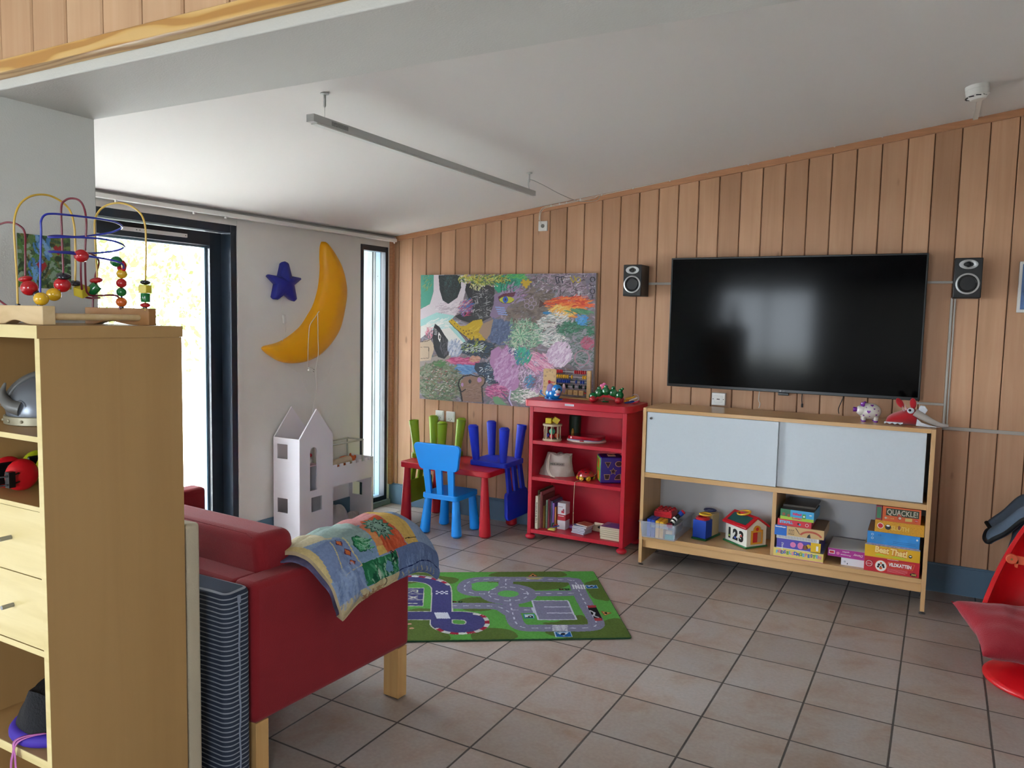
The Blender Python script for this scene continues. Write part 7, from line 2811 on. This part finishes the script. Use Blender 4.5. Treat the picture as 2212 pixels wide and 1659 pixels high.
cv.strokes(0.52, 0.73, 0.02, 0.05, ['#12382a'], 14, 0.02, 0.008, 1, 1)
qp(C_['cream'], [(0.85, -0.01), (0.863, 0.225), (0.87, 0.54), (1.0, 0.54), (1.0, -0.01)])
cv.strokes(0.26, 0.94, 0.10, 0.05, ['#a07a5a', '#b08a68', '#8f6248'], 34, 0.07, 0.009, 1.2, 0.6, al=0.8)
cv.line([(0.40, 0.86), (0.41, 0.90), (0.40, 0.94), (0.385, 0.965)], 0.006, '#2a241e')
qp('#cdb884', [(0.0, -0.01), (0.375, -0.01), (0.688, -0.01), (0.688, 0.012), (0.475, 0.05), (0.375, 0.03), (0.0, 0.03)])
cv.line([(0.17, 0.49), (0.12, 0.60), (0.10, 0.70)], 0.008, '#cbbd8c')
cv.line([(0.27, 0.49), (0.24, 0.60), (0.245, 0.70), (0.10, 0.71)], 0.008, '#cbbd8c')
for x, y in ((0.213, 0.515), (0.213, 0.585), (0.195, 0.655)):
    r = 0.024
    cv.poly([(x - r, y), (x, y - r * 1.2), (x + r, y), (x, y + r * 1.2)], '#5a2f4a')
    cv.poly([(x - r * .7, y), (x, y - r * .85), (x + r * .7, y), (x, y + r * .85)], '#d2703c')
cv.strokes(0.12, 0.72, 0.10, 0.10, ['#8a9ec4', '#6f84ad', '#94a8c8'], 50, 0.12, 0.014, 1.6, 0.3, al=0.5)
t = thing('quilt', 'folded patchwork quilt in blue, green and orange draped over the sofa arm', 'quilt')
b = MB()
cv.mesh(b, lambda u, v: quilt(v, u), 0)
M_Q = vcol('quilt_cotton', 0.9, 0.1, bump=0.55, bscale=34, mottle=0.18)
o = b.build('patchwork_top', M_Q, t, recalc=False, smooth=80)
b = MB()
TH = -0.030
M_QL = mat('quilt_lining', '#b9a684', 0.9, noise=0.2, nscale=20, bump=0.4, bscale=60)
M_QD = mat('quilt_reverse', '#5a5678', 0.9, noise=0.6, nscale=18)
nu, nt = 40, 40
for j in range(nt):                    # rolled bottom fold and near / far edges
    for (u0, d0, u1, d1) in ((1, 0, 1.0, -0.010), (1.0, -0.010, 1, -0.020), (1, -0.020, 1, TH)):
        b.f([b.v(quilt(u0, j / nt, d0)), b.v(quilt(u0, (j + 1) / nt, d0)), b.v(quilt(u1, (j + 1) / nt, d1)), b.v(quilt(u1, j / nt, d1))])
for tt in (0.0, 1.0):
    for i in range(nu):
        for d0, d1 in ((0, -0.008), (-0.008, -0.014)):
            s_ = 0.0
            b.f([b.v(quilt(i / nu, tt, d0)), b.v(quilt((i + 1) / nu, tt, d0)), b.v(quilt((i + 1) / nu, tt, d1)), b.v(quilt(i / nu, tt, d1))])
for i in range(nu):
    for j in range(nt):
        b.f([b.v(quilt(i / nu, j / nt, -0.014)), b.v(quilt((i + 1) / nu, j / nt, -0.014)), b.v(quilt((i + 1) / nu, (j + 1) / nt, -0.014)), b.v(quilt(i / nu, (j + 1) / nt, -0.014))])
bmesh.ops.remove_doubles(b.bm, verts=b.bm.verts, dist=1e-5)
b.build('hem', M_QL, t, smooth=80)
b = MB()
def under(u, v):
    p = quilt(0.05 + 0.93 * u, -0.02 + 0.97 * v, -0.024 - 0.006 * sin(7 * u + 5 * v))
    return p + Vector((0, -0.012 + 0.02 * u, 0.0))
b.grid(under, 36, 24)
for k in (0, 1):
    for i in range(36):
        A, B_ = under(i / 36, k), under((i + 1) / 36, k)
        n_ = Vector((0.0, 0, -0.006))
        b.f([b.v(A), b.v(B_), b.v(B_ + n_), b.v(A + n_)])
b.build('folded_underside', M_QD, t, smooth=80)
rebase(t, (2.05, -2.86, 0.69))

# ================================================================== NEAR BOOKCASE
t = thing('shelf_unit', 'tall birch bookcase with two drawers in the left foreground', 'bookcase')
M_BF = wood('birch_front_lit', '#d8c48c', '#dfcd98', '#cdb87e', 0.35, (3, 30, 30))  # paler birch: the light on the front faces is put into the colour
M_BS = wood('birch_side_shaded', '#a98453', '#ad8857', '#a37e4e', 0.45, (14, 14, 0.7))  # same birch, darker: the shade on the side faces is put into the colour
NX0, NX1, NYF, NYB = 1.708, 2.101, -4.090, -3.702
b = MB()
b.box(NX1 - 0.0185, NX1, NYF + 0.001, NYB, 0.0, 1.4895)
b.box(NX1 - 0.0184, NX1 - 0.0001, NYF, NYF + 0.001, 0.0, 1.4895, 1)
b.build('side_panel', [M_BS, M_BF], t)
b = MB()
b.box(NX0, NX0 + 0.0185, NYF + 0.001, NYB, 0.0, 1.4895)
b.box(NX0 + 0.0001, NX0 + 0.0184, NYF, NYF + 0.001, 0.0, 1.4895, 1)
b.build('side_panel', [M_BS, M_BF], t)
b = MB()
b.box(NX0 - 0.004, NX1 + 0.005, NYF - 0.007, NYB, 1.490, 1.520)
b.box(NX0 - 0.004, NX1 + 0.005, NYF - 0.008, NYF - 0.007, 1.490, 1.520, 1)
b.build('top', [M_BS, M_BF], t)
for z0, z1 in ((1.244, 1.257), (1.077, 1.088), (0.719, 0.734), (0.432, 0.455), (0.06, 0.08)):
    b = MB()
    b.box(NX0 + 0.0186, NX1 - 0.0186, NYF + 0.003, NYB - 0.006, z0, z1)
    b.box(NX0 + 0.0186, NX1 - 0.0186, NYF + 0.001, NYF + 0.003, z0, z1, 1)
    b.build('shelf', [M_BS, M_BF], t)
b = MB()
b.box(NX0 + 0.0186, NX1 - 0.0186, NYB - 0.006, NYB - 0.001, 0.06, 1.49)
b.build('back_panel', M_BS, t)
b = MB()
b.box(NX0 + 0.0186, NX1 - 0.0186, NYF + 0.02, NYF + 0.036, 0.0, 0.06)
b.build('plinth', M_BF, t)
for z0, z1, kz in ((0.9135, 1.0755, 0.997), (0.7365, 0.9105, 0.826)):
    b = MB()
    b.box(NX0 + 0.020, NX1 - 0.020, NYF + 0.002, NYF + 0.018, z0, z1)
    b.box(NX0 + 0.03, NX1 - 0.03, NYF + 0.018, NYB - 0.02, z0 + 0.01, z1 - 0.02)
    dr = b.build('drawer', M_BF, t)
    for kx in (1.955,):
        b = MB()
        b.cyl((kx, NYF + 0.002, kz), (kx, NYF - 0.026, kz), 0.0055, seg=14)
        b.build('knob', mat('knob_steel', '#8d8f92', 0.35, metal=0.8), dr, smooth=50)
rebase(t, ((NX0 + NX1) / 2, (NYF + NYB) / 2, 0))

# ---- viking helmet toy
t = thing('viking_helmet', 'grey plastic viking helmet with curved horn in the top compartment of the bookcase', 'helmet', (1.842, -3.915, 1.2572))
t.scale = (0.97, 0.97, 0.97)
M_HG = mat('helmet_grey', '#6f747c', 0.3, metal=0.4)
M_HB = mat('helmet_band', '#9a927a', 0.4, metal=0.4)
M_HH = mat('horn_grey', '#5f5e5a', 0.4)
b = MB()
b.lathe([(0.104, 0.022), (0.106, 0.036), (0.098, 0.070), (0.078, 0.102), (0.045, 0.124), (0.012, 0.133), (0.001, 0.134)], 36)
b.build('dome', M_HG, t, smooth=70)
b = MB()
b.lathe([(0.107, 0.0), (0.111, 0.002), (0.111, 0.022), (0.107, 0.024), (0.100, 0.020), (0.1, 0.002)], 36, cap=False)
b.build('brim_band', M_HB, t, smooth=40)
for k in range(16):
    a = 2 * pi * k / 16
    b = MB()
    b.sphere((0.1115 * cos(a), 0.1115 * sin(a), 0.012), 0.0042, 10, 6)
    b.build('rivet', M_HB, t, smooth=80)
b = MB()
pts = []
for i in range(14):
    e = radians(10 + 80 * i / 13)
    pts.append((0.004 * 0 + 0.108 * cos(e) * cos(radians(-115)), 0.108 * cos(e) * sin(radians(-115)), 0.028 + 0.108 * sin(e)))
b.tube(pts, 0.010, 8)
b.build('crest_band', M_HH, t, smooth=60)
b = MB()
hp = spline([(0.024, -0.092, 0.045), (0.004, -0.106, 0.052), (-0.022, -0.110, 0.070), (-0.034, -0.106, 0.090), (-0.032, -0.100, 0.112)], 5)
b.tube(hp, 0.01, 14, radii=[0.021 * (1 - 0.88 * (i / (len(hp) - 1)) ** 1.1) for i in range(len(hp))])
hn = b.build('horn', M_HH, t, smooth=80)
b = MB()
b.tube([(0.024 + 0.020 * cos(a_), -0.094 + 0.004 * cos(a_), 0.046 + 0.020 * sin(a_)) for a_ in [2 * pi * i / 20 for i in range(20)]], 0.003, 6, closed=True)
b.build('horn_ring', M_HG, hn, smooth=60)
b = MB()
hp = [Vector((p.x, -p.y, p.z)) for p in hp]
b.tube(hp, 0.01, 14, radii=[0.021 * (1 - 0.88 * (i / (len(hp) - 1)) ** 1.1) for i in range(len(hp))])
b.build('horn', M_HH, t, smooth=80)

# ---- ear defenders
def defenders(loc, rz, m, label, grp='hearing protectors in the bookcase'):
    t = thing('ear_defenders', label, 'ear defenders', loc, rz, grp)
    for s in (-1, 1):
        b = MB()
        b.lathe([(0.012, 0.020), (0.032, 0.017), (0.042, 0.006), (0.044, -0.004), (0.040, -0.010)], 24)
        for v_ in b.bm.verts:
            z_ = v_.co.z
            v_.co = Vector((s * (0.034 + z_), v_.co.x * 0.95, 0.042 + v_.co.y * 0.95))
        b.build('ear_cup', m, t, smooth=70)
        b = MB()
        b.box(s * 0.026 - 0.006, s * 0.026 + 0.006, -0.030, 0.030, 0.012, 0.070)
        b.build('ear_pad', M_BLACK, t, bevel=0.004)
    b = MB()
    b.tube(spline([(-0.056, -0.02, 0.052), (-0.066, -0.05, 0.050), (-0.03, -0.075, 0.045), (0.03, -0.075, 0.045), (0.066, -0.05, 0.050), (0.056, -0.02, 0.052)], 6), 0.0024, 8)
    b.tube(spline([(-0.056, -0.02, 0.030), (-0.066, -0.05, 0.028), (-0.03, -0.078, 0.025), (0.03, -0.078, 0.025), (0.066, -0.05, 0.028), (0.056, -0.02, 0.030)], 6), 0.0024, 8)
    b.box(0.052, 0.070, -0.052, -0.036, 0.020, 0.060)
    b.build('headband', M_BLACK, t, smooth=60)
M_ER = mat('cup_red', '#c4141f', 0.35, spec=0.5)
M_EY = mat('cup_yellow', '#a8b01c', 0.35, spec=0.5)
defenders((1.840, -4.012, 1.0885), 0, M_ER, 'red ear defenders with black band at the front of the second compartment')
defenders((1.805, -3.915, 1.0885), pi, M_EY, 'yellow-green ear defenders behind the red ones in the second compartment')

# ---- dark bag with purple base
t = thing('purple_bag', 'black mesh bag with purple rim and pink ribbon in the bottom compartment', 'bag', (1.950, -3.985, 0.4555))
b = MB()
def bag2(u, v):
    a = u * 2 * pi
    k = 1 - 0.35 * v ** 2 + 0.04 * sin(5 * a + 4 * v)
    return (0.094 * k * cos(a), 0.092 * k * sin(a), 0.012 + 0.105 * v + 0.010 * sin(3 * a) * v)
b.grid(bag2, 36, 8, closed_u=True)
b.f([b.v(bag2(i / 36, 1.0)) for i in range(36)])
b.build('mesh_body', mat('mesh_black', '#101014', 0.85, bump=0.4, bscale=200), t, smooth=80)
b = MB()
b.tube([(0.100 * cos(2 * pi * i / 32), 0.090 * sin(2 * pi * i / 32), 0.017) for i in range(32)], 0.017, 10, closed=True)
b.build('rim', mat('rim_purple', '#3c2299', 0.7), t, smooth=80)
for k in range(2):
    b = MB()
    P_ = spline([(0.070, -0.070, 0.040), (0.040 - 0.01 * k, -0.098, 0.034), (0.014 - 0.010 * k, -0.112, 0.016), (0.004 + 0.010 * k, -0.116, -0.015), (-0.004 + 0.020 * k, -0.116, -0.040), (-0.006 + 0.022 * k, -0.116, -0.065)], 5)
    A = [b.v(p + Vector((-0.006, 0, 0))) for p in P_]
    B = [b.v(p + Vector((0.006, -0.002, 0.002))) for p in P_]
    for i in range(len(P_) - 1):
        b.f([A[i], A[i + 1], B[i + 1], B[i]])
    o = b.build('ribbon', mat('ribbon_pink', '#b0609c', 0.6), t, smooth=60, recalc=False)
    md = o.modifiers.new('s', 'SOLIDIFY')
    md.thickness = 0.0012
b = MB()
b.tube(spline([(0.110, -0.05, 0.200), (0.098, -0.06, 0.180), (0.092, -0.06, 0.160), (0.115, -0.06, 0.140)], 6), 0.0016, 6)
b.build('wire_loop', mat('loop_white', '#b9b9c0', 0.4), t, smooth=60)
rebase(t, t.location) if False else None

# ================================================================== BEAD MAZE
t = thing('bead_maze', 'wooden bead maze toy with yellow, red and blue wires on the bookcase', 'bead maze')
MZ = 1.5205
M_MAZE = wood('maze_wood_lit', '#cdb083', '#d6bb90', '#c0a274', 0.4, (6, 30, 30))  # lit copy of the maze wood, brightness of the front face in the colour
M_MAZE2 = wood('maze_wood_shaded', '#a9794a', '#b28352', '#9a6c3f', 0.45, (6, 30, 30))  # shaded copy of the same wood, for the backlit rear block
def wave(b, L, th, h=0.046):
    top = [(L, h), (0, h)]
    bot = [(0, 0), (0.028, 0)] + [(0.028 + (L - 0.056) * i / 14, 0.0075 * sin(pi * i / 14) + 0.004 * sin(2 * pi * i / 14)) for i in range(1, 14)] + [(L - 0.028, 0), (L, 0)]
    pts = bot + top
    b.prism([(x, max(0, z)) for x, z in pts], 0, th, 'y')
b = MB()
b.at((1.862, -4.052, MZ))
wave(b, 0.190, 0.032)
b.build('base_block', M_MAZE, t, bevel=0.002)
b = MB()
b.at((1.882, -3.838, MZ), (0, 0, radians(20)))
wave(b, 0.190, 0.034)
b.build('base_block', M_MAZE2, t, bevel=0.002)
b = MB()
b.cyl((2.030, -4.025, MZ + 0.020), (2.030, -3.775, MZ + 0.020), 0.0085, seg=16)
b.cyl((1.882, -4.025, MZ + 0.020), (1.895, -3.828, MZ + 0.020), 0.0085, seg=16)
b.build('dowel', M_MAZE, t, smooth=50)
YEL1 = [(1.922, -4.036, 1.560), (1.926, -4.038, 1.628), (1.93, -4.042, 1.697), (1.934, -4.045, 1.766), (1.936, -4.034, 1.808), (1.937, -4.011, 1.833), (1.939, -3.984, 1.844), (1.942, -3.957, 1.844), (1.945, -3.93, 1.832), (1.947, -3.912, 1.813), (1.947, -3.903, 1.782), (1.946, -3.9, 1.734), (1.943, -3.899, 1.673), (1.942, -3.9, 1.641), (1.941, -3.899, 1.628), (1.942, -3.891, 1.616), (1.943, -3.872, 1.602), (1.943, -3.856, 1.606), (1.942, -3.845, 1.622),
        (1.939, -3.837, 1.644), (1.938, -3.839, 1.715), (1.938, -3.84, 1.79), (1.949, -3.836, 1.82), (1.971, -3.826, 1.838), (2.0, -3.813, 1.844), (2.028, -3.8, 1.838), (2.051, -3.789, 1.821), (2.063, -3.784, 1.799), (2.064, -3.780, 1.767), (2.060, -3.778, 1.692), (2.052, -3.776, 1.616), (2.050, -3.775, 1.560)]
REDW = [(1.875, -4.03, 1.560), (1.80, -4.03, 1.60), (1.790, -4.03, 1.679), (1.800, -4.03, 1.735), (1.822, -4.03, 1.762), (1.850, -4.03, 1.770), (1.886, -4.03, 1.772), (1.909, -4.02, 1.765), (1.916, -4.01, 1.747), (1.898, -4.0, 1.702), (1.895, -4.0, 1.635), (1.91, -4.0, 1.611), (1.928, -3.99, 1.596), (1.944, -3.98, 1.592), (1.963, -3.97, 1.595), (1.975, -3.96, 1.613), (1.972, -3.95, 1.642), (1.971, -3.95, 1.752), (1.972, -3.95, 1.816), (1.973, -3.94, 1.834), (1.985, -3.93, 1.84), (2.0, -3.92, 1.835), (2.003, -3.91, 1.817), (1.995, -3.9, 1.781), (1.987, -3.9, 1.708), (1.971, -3.89, 1.624), (1.964, -3.88, 1.602), (1.961, -3.86, 1.597), (1.983, -3.81, 1.598), (1.985, -3.805, 1.562)]
RED2 = [(1.889, -3.82, 1.560), (1.893, -3.815, 1.642), (1.922, -3.82, 1.686), (1.954, -3.85, 1.701), (1.972, -3.88, 1.706), (1.979, -3.9, 1.701), (1.984, -3.91, 1.683), (1.968, -3.9, 1.623), (1.945, -3.88, 1.597), (1.94, -3.86, 1.591), (1.955, -3.84, 1.592)]
BLUW = [(2.016, -4.036, 1.560), (2.018, -4.034, 1.651), (2.019, -4.03, 1.742), (2.020, -4.03, 1.769), (2.019, -4.02, 1.785), (2.024, -4.005, 1.790), (2.024, -3.97, 1.792), (2.022, -3.92, 1.793), (2.020, -3.87, 1.793), (2.012, -3.83, 1.791), (1.998, -3.802, 1.785), (1.972, -3.79, 1.780), (1.952, -3.805, 1.769), (1.940, -3.845, 1.758), (1.952, -3.9, 1.748), (1.980, -3.965, 1.743), (2.000, -4.0, 1.737), (2.025, -4.01, 1.733), (2.035, -3.98, 1.736), (2.035, -3.93, 1.74), (2.036, -3.88, 1.741), (2.033, -3.84, 1.737), (2.007, -3.803, 1.73), (1.965, -3.795, 1.722), (1.945, -3.825, 1.714), (1.955, -3.87, 1.708), (1.975, -3.94, 1.705), (1.999, -3.995, 1.701), (2.022, -4.012, 1.698), (2.028, -3.99, 1.698), (2.020, -3.95, 1.698), (2.018, -3.93, 1.696), (2.024, -3.9, 1.694), (2.024, -3.86, 1.691), (2.028, -3.83, 1.685), (2.012, -3.81, 1.677), (1.995, -3.80, 1.668), (1.989, -3.8, 1.655), (1.987, -3.8, 1.633), (1.986, -3.8, 1.61), (1.982, -3.795, 1.560)]
for P_, m, nm in ((YEL1, mat('wire_yellow', '#c9a23c', 0.3, spec=0.6), 'wire'), (REDW, mat('wire_maroon', '#6e1428', 0.3, spec=0.6), 'wire'), (RED2, MATS['wire_maroon'], 'wire'), (BLUW, mat('wire_blue', '#1c2a9c', 0.3, spec=0.6), 'wire')):
    b = MB()
    b.tube(spline(P_, 8), 0.0026, 10)
    b.build(nm, m, t, smooth=60)
BCOL = {'red': mat('bead_red', '#b3121c', 0.2, spec=0.6, coat=0.4), 'redflat': MATS['bead_red'], 'black': mat('bead_black', '#11141f', 0.2, spec=0.6, coat=0.4), 'blackflat': MATS['bead_black'], 'yel': mat('bead_yellow', '#d2a31c', 0.2, spec=0.6, coat=0.4),
        'cube_y': mat('bead_lemon', '#d2bc3a', 0.3), 'cyl_g': mat('bead_green', '#0f6a30', 0.2, spec=0.6, coat=0.4), 'green': MATS['bead_green'], 'ring': MATS['bead_red'], 'orange': mat('bead_orange', '#d2601c', 0.2, spec=0.6, coat=0.4)}
for kind, c, r in (('red', (1.91, -4.0, 1.611), 0.0205), ('redflat', (1.895, -4.0, 1.634), 0.0165), ('black', (1.928, -3.99, 1.595), 0.0113), ('yel', (1.963, -3.97, 1.596), 0.0174),
                   ('red', (1.967, -3.95, 1.621), 0.020), ('blackflat', (1.974, -3.95, 1.643), 0.0174), ('blackflat', (1.941, -3.899, 1.628), 0.0144), ('cube_y', (1.944, -3.884, 1.608), 0.014),
                   ('cyl_g', (1.951, -3.856, 1.615), 0.014), ('redflat', (1.954, -3.85, 1.638), 0.0159), ('yel', (2.018, -4.034, 1.583), 0.0170), ('red', (2.018, -3.93, 1.695), 0.0173),
                   ('green', (1.985, -3.812, 1.690), 0.0155), ('ring', (1.990, -3.800, 1.678), 0.0140), ('yel', (1.989, -3.8, 1.658), 0.0135), ('red', (1.987, -3.8, 1.633), 0.0135), ('green', (1.986, -3.8, 1.609), 0.0130), ('orange', (1.985, -3.8, 1.582), 0.0140),
                   ('blackflat', (2.055, -3.778, 1.636), 0.0130), ('cube_y', (2.053, -3.777, 1.618), 0.012), ('cyl_g', (2.052, -3.776, 1.595), 0.0118), ('redflat', (2.051, -3.776, 1.575), 0.0130)):
    b = MB()
    if kind == 'cube_y':
        rr = (0, 0, 0.3) if c[0] > 2 else (0.4, 0.3, 0.3)
        b.at(c, rr).box(-r, r, -r, r, -r * .9, r * .9)
        b.build('bead', BCOL[kind], t, bevel=0.0015)
        continue
    if kind == 'cyl_g':
        b.at(c, (0, 0, 0) if c[0] > 2 else (-0.5, 0.6, 0)).lathe([(r * .95, -r), (r, -r * .9), (r, r * .9), (r * .95, r)], 20)
    elif kind == 'ring':
        b.tube([(c[0] + r * .8 * cos(a_), c[1], c[2] + r * .8 * sin(a_)) for a_ in [2 * pi * i / 20 for i in range(20)]], r * 0.42, 10, closed=True)
    elif 'flat' in kind:
        b.sphere(c, (r, r, r * 0.5), 20, 12, rot=(0, 0, 0) if c[0] > 2 else (0.15, 0.3 if 'black' in kind else -0.1, 0))
    else:
        b.sphere(c, (r, r, r * 0.94), 20, 12)
    b.build('bead', BCOL[kind], t, smooth=80)
for x, y in ((1.922, -4.036), (2.016, -4.036), (1.985, -3.80), (2.050, -3.776)):
    b = MB()
    b.lathe([(0.006, MZ + 0.046), (0.006, MZ + 0.049), (0.003, MZ + 0.050)], 14, (x, y, 0))
    b.build('ferrule', M_BLACK, t)
rebase(t, (1.96, -3.93, MZ))

# ================================================================== RED EGG SWIVEL CHAIR at the right edge
t = thing('swivel_chair', 'red egg shaped plastic swivel chair cut off by the right edge', 'chair')
M_EGG = mat('egg_red', '#d0141c', 0.35, spec=0.5)
b = MB()
b.lathe([(0.235, 0.0), (0.243, 0.006), (0.243, 0.016), (0.225, 0.028), (0.15, 0.050), (0.08, 0.062), (0.05, 0.066)], 48, (4.462, -1.135, 0))
b.build('base', M_EGG, t, smooth=60)
b = MB()
b.lathe([(0.045, 0.060), (0.045, 0.085)], 24, (4.50, -1.05, 0))
b.build('stem', M_BLACK, t, smooth=50)
RC = Vector((4.500, -1.050, 0.200))
ux = Vector((1, 0, 0))
uy = Vector((0, 0.42, 0.75)).normalized()
un = ux.cross(uy).normalized()          # points out of the opening (to the viewer)
if un.y > 0:
    un = -un
un = Vector((0, -0.985, 0.17))
def egg(u, v, off=0.0):
    a = u * 2 * pi
    rx = 0.312 * (1 - 0.38 * max(0.0, sin(a)))
    rz = 0.62 if sin(a) > 0 else 0.14
    e = v * pi / 2
    k = cos(e) ** 0.85
    d = 0.30 * sin(e)
    return RC + ux * ((rx - off) * cos(a) * k) + uy * ((rz - off) * sin(a) * k + 0.0) - un * (d - off * sin(e))
b = MB()
N_, M_ = 56, 16
O_ = [[b.v(egg(i / N_, j / M_)) for j in range(M_)] for i in range(N_)]
I_ = [[b.v(egg(i / N_, j / M_, 0.018)) for j in range(M_)] for i in range(N_)]
ap, ai = b.v(egg(0, 1.0)), b.v(egg(0, 1.0, 0.018))
for i in range(N_):
    k = (i + 1) % N_
    for j in range(M_ - 1):
        b.f([O_[i][j], O_[k][j], O_[k][j + 1], O_[i][j + 1]])
        b.f([I_[i][j], I_[i][j + 1], I_[k][j + 1], I_[k][j]])
    b.f([O_[i][M_ - 1], O_[k][M_ - 1], ap])
    b.f([I_[k][M_ - 1], I_[i][M_ - 1], ai])
    b.f([O_[i][0], I_[i][0], I_[k][0], O_[k][0]])
b.build('shell', M_EGG, t, smooth=60)
b = MB()
b.lathe([(0.022, -0.006), (0.024, -0.002), (0.024, 0.010), (0.020, 0.014)], 24, (0, 0, 0), 'y')
b.lathe([(0.005, -0.008), (0.005, 0.0)], 12, (0, 0, 0), 'y', 1)
b.prism([(0.006, -0.020), (0.085, -0.024), (0.085, 0.016), (0.006, 0.018)], 0.0, 0.010, 'y')
b.prism([(0.010, 0.0), (0.030, 0.0), (0.026, -0.040), (0.014, -0.036)], 0.0, 0.010, 'y')
b.build('hood_hinge', [mat('hinge_orange', '#c8502c', 0.5), mat('hinge_rivet', '#8a7a40', 0.4, metal=0.6)], t, bevel=0.002, loc=(4.318, -0.935, 0.492))
rebase(t, (4.48, -1.1, 0))
t = thing('red_cushion', 'crimson cushion lying in the red egg swivel chair', 'cushion', (4.385, -1.115, 0.205), rot=(radians(14), radians(3), radians(18)))
b = MB()
def pil(s):
    def f(u, v):
        x, y = u * 2 - 1, v * 2 - 1
        k = max(0.0, (1 - abs(x) ** 2.2) * (1 - abs(y) ** 2.2)) ** 0.42
        c = 1 + 0.10 * (abs(x * y)) ** 2 - 0.06 * (1 - abs(x * y))
        w = 0.006 * sin(9 * x + 4 * y) * sin(7 * y - 3 * x) * k
        return (x * 0.235 * c, y * 0.185 * c, s * (0.085 * k + w) )
    return f
b.grid(pil(1), 34, 34)
b.grid(pil(-1), 34, 34)
bmesh.ops.remove_doubles(b.bm, verts=b.bm.verts, dist=1e-4)
b.build('pillow_cover', mat('cushion_crimson', '#960c20', 0.9, sheen=0.2, bump=0.3, bscale=200), t, smooth=80)

# ================================================================== BLUE-GREY CLOTH BAG by the wall at the right
t = thing('fabric_bag', 'blue-grey fabric bag with black trim slumped by the wall at the right edge', 'bag')
M_BG = mat('bag_bluegrey', '#56677a', 0.8, bump=0.3, bscale=30, noise=0.08, nscale=5)
b = MB()
def bagb(u, v):
    a = u * 2 * pi
    z = 0.60 * v
    k = 1 - 0.10 * v - 0.25 * v ** 4 + 0.04 * sin(5 * a + 7 * v) + 0.02 * sin(11 * a - 5 * v)
    return (4.565 + 0.225 * k * cos(a), -0.31 + 0.19 * k * sin(a), z)
b.grid(bagb, 48, 18, closed_u=True)
b.f([b.v(bagb(i / 48, 1.0)) for i in range(48)])
b.build('body', M_BG, t, smooth=80)
b = MB()
def flapf(u, v):
    # heavy flap hanging off the top, out over the left side
    x = 4.60 - 0.335 * u
    z = 0.70 - 0.04 * u - 0.20 * u ** 2.2 - 0.030 * v
    y = -0.10 - 0.42 * v * (1 - 0.25 * u)
    return (x + 0.02 * sin(6 * v), y, z + 0.012 * sin(9 * v + 3 * u) + 0.01 * sin(14 * u))
b.grid(flapf, 24, 20)
o = b.build('flap', M_BG, t, smooth=80, recalc=False)
md = o.modifiers.new('s', 'SOLIDIFY')
md.thickness = 0.016
b = MB()
b.tube([flapf(1.0, v / 20) for v in range(21)], 0.011, 8)
b.tube([flapf(u / 20, 1.0) for u in range(21)], 0.011, 8)
b.build('trim', mat('trim_black', '#0c0d10', 0.8), t, smooth=80)
b = MB()
b.tube([Vector(bagb((200 + 6 * i) / 360, 0.72 - 0.62 * (i / 14) ** 1.6 * (1 if i < 99 else 0))) + Vector((-0.004, -0.006, 0)) for i in range(15)][::-1], 0.009, 8)
b.build('strap', MATS['trim_black'], t, smooth=80)
rebase(t, (4.565, -0.31, 0))
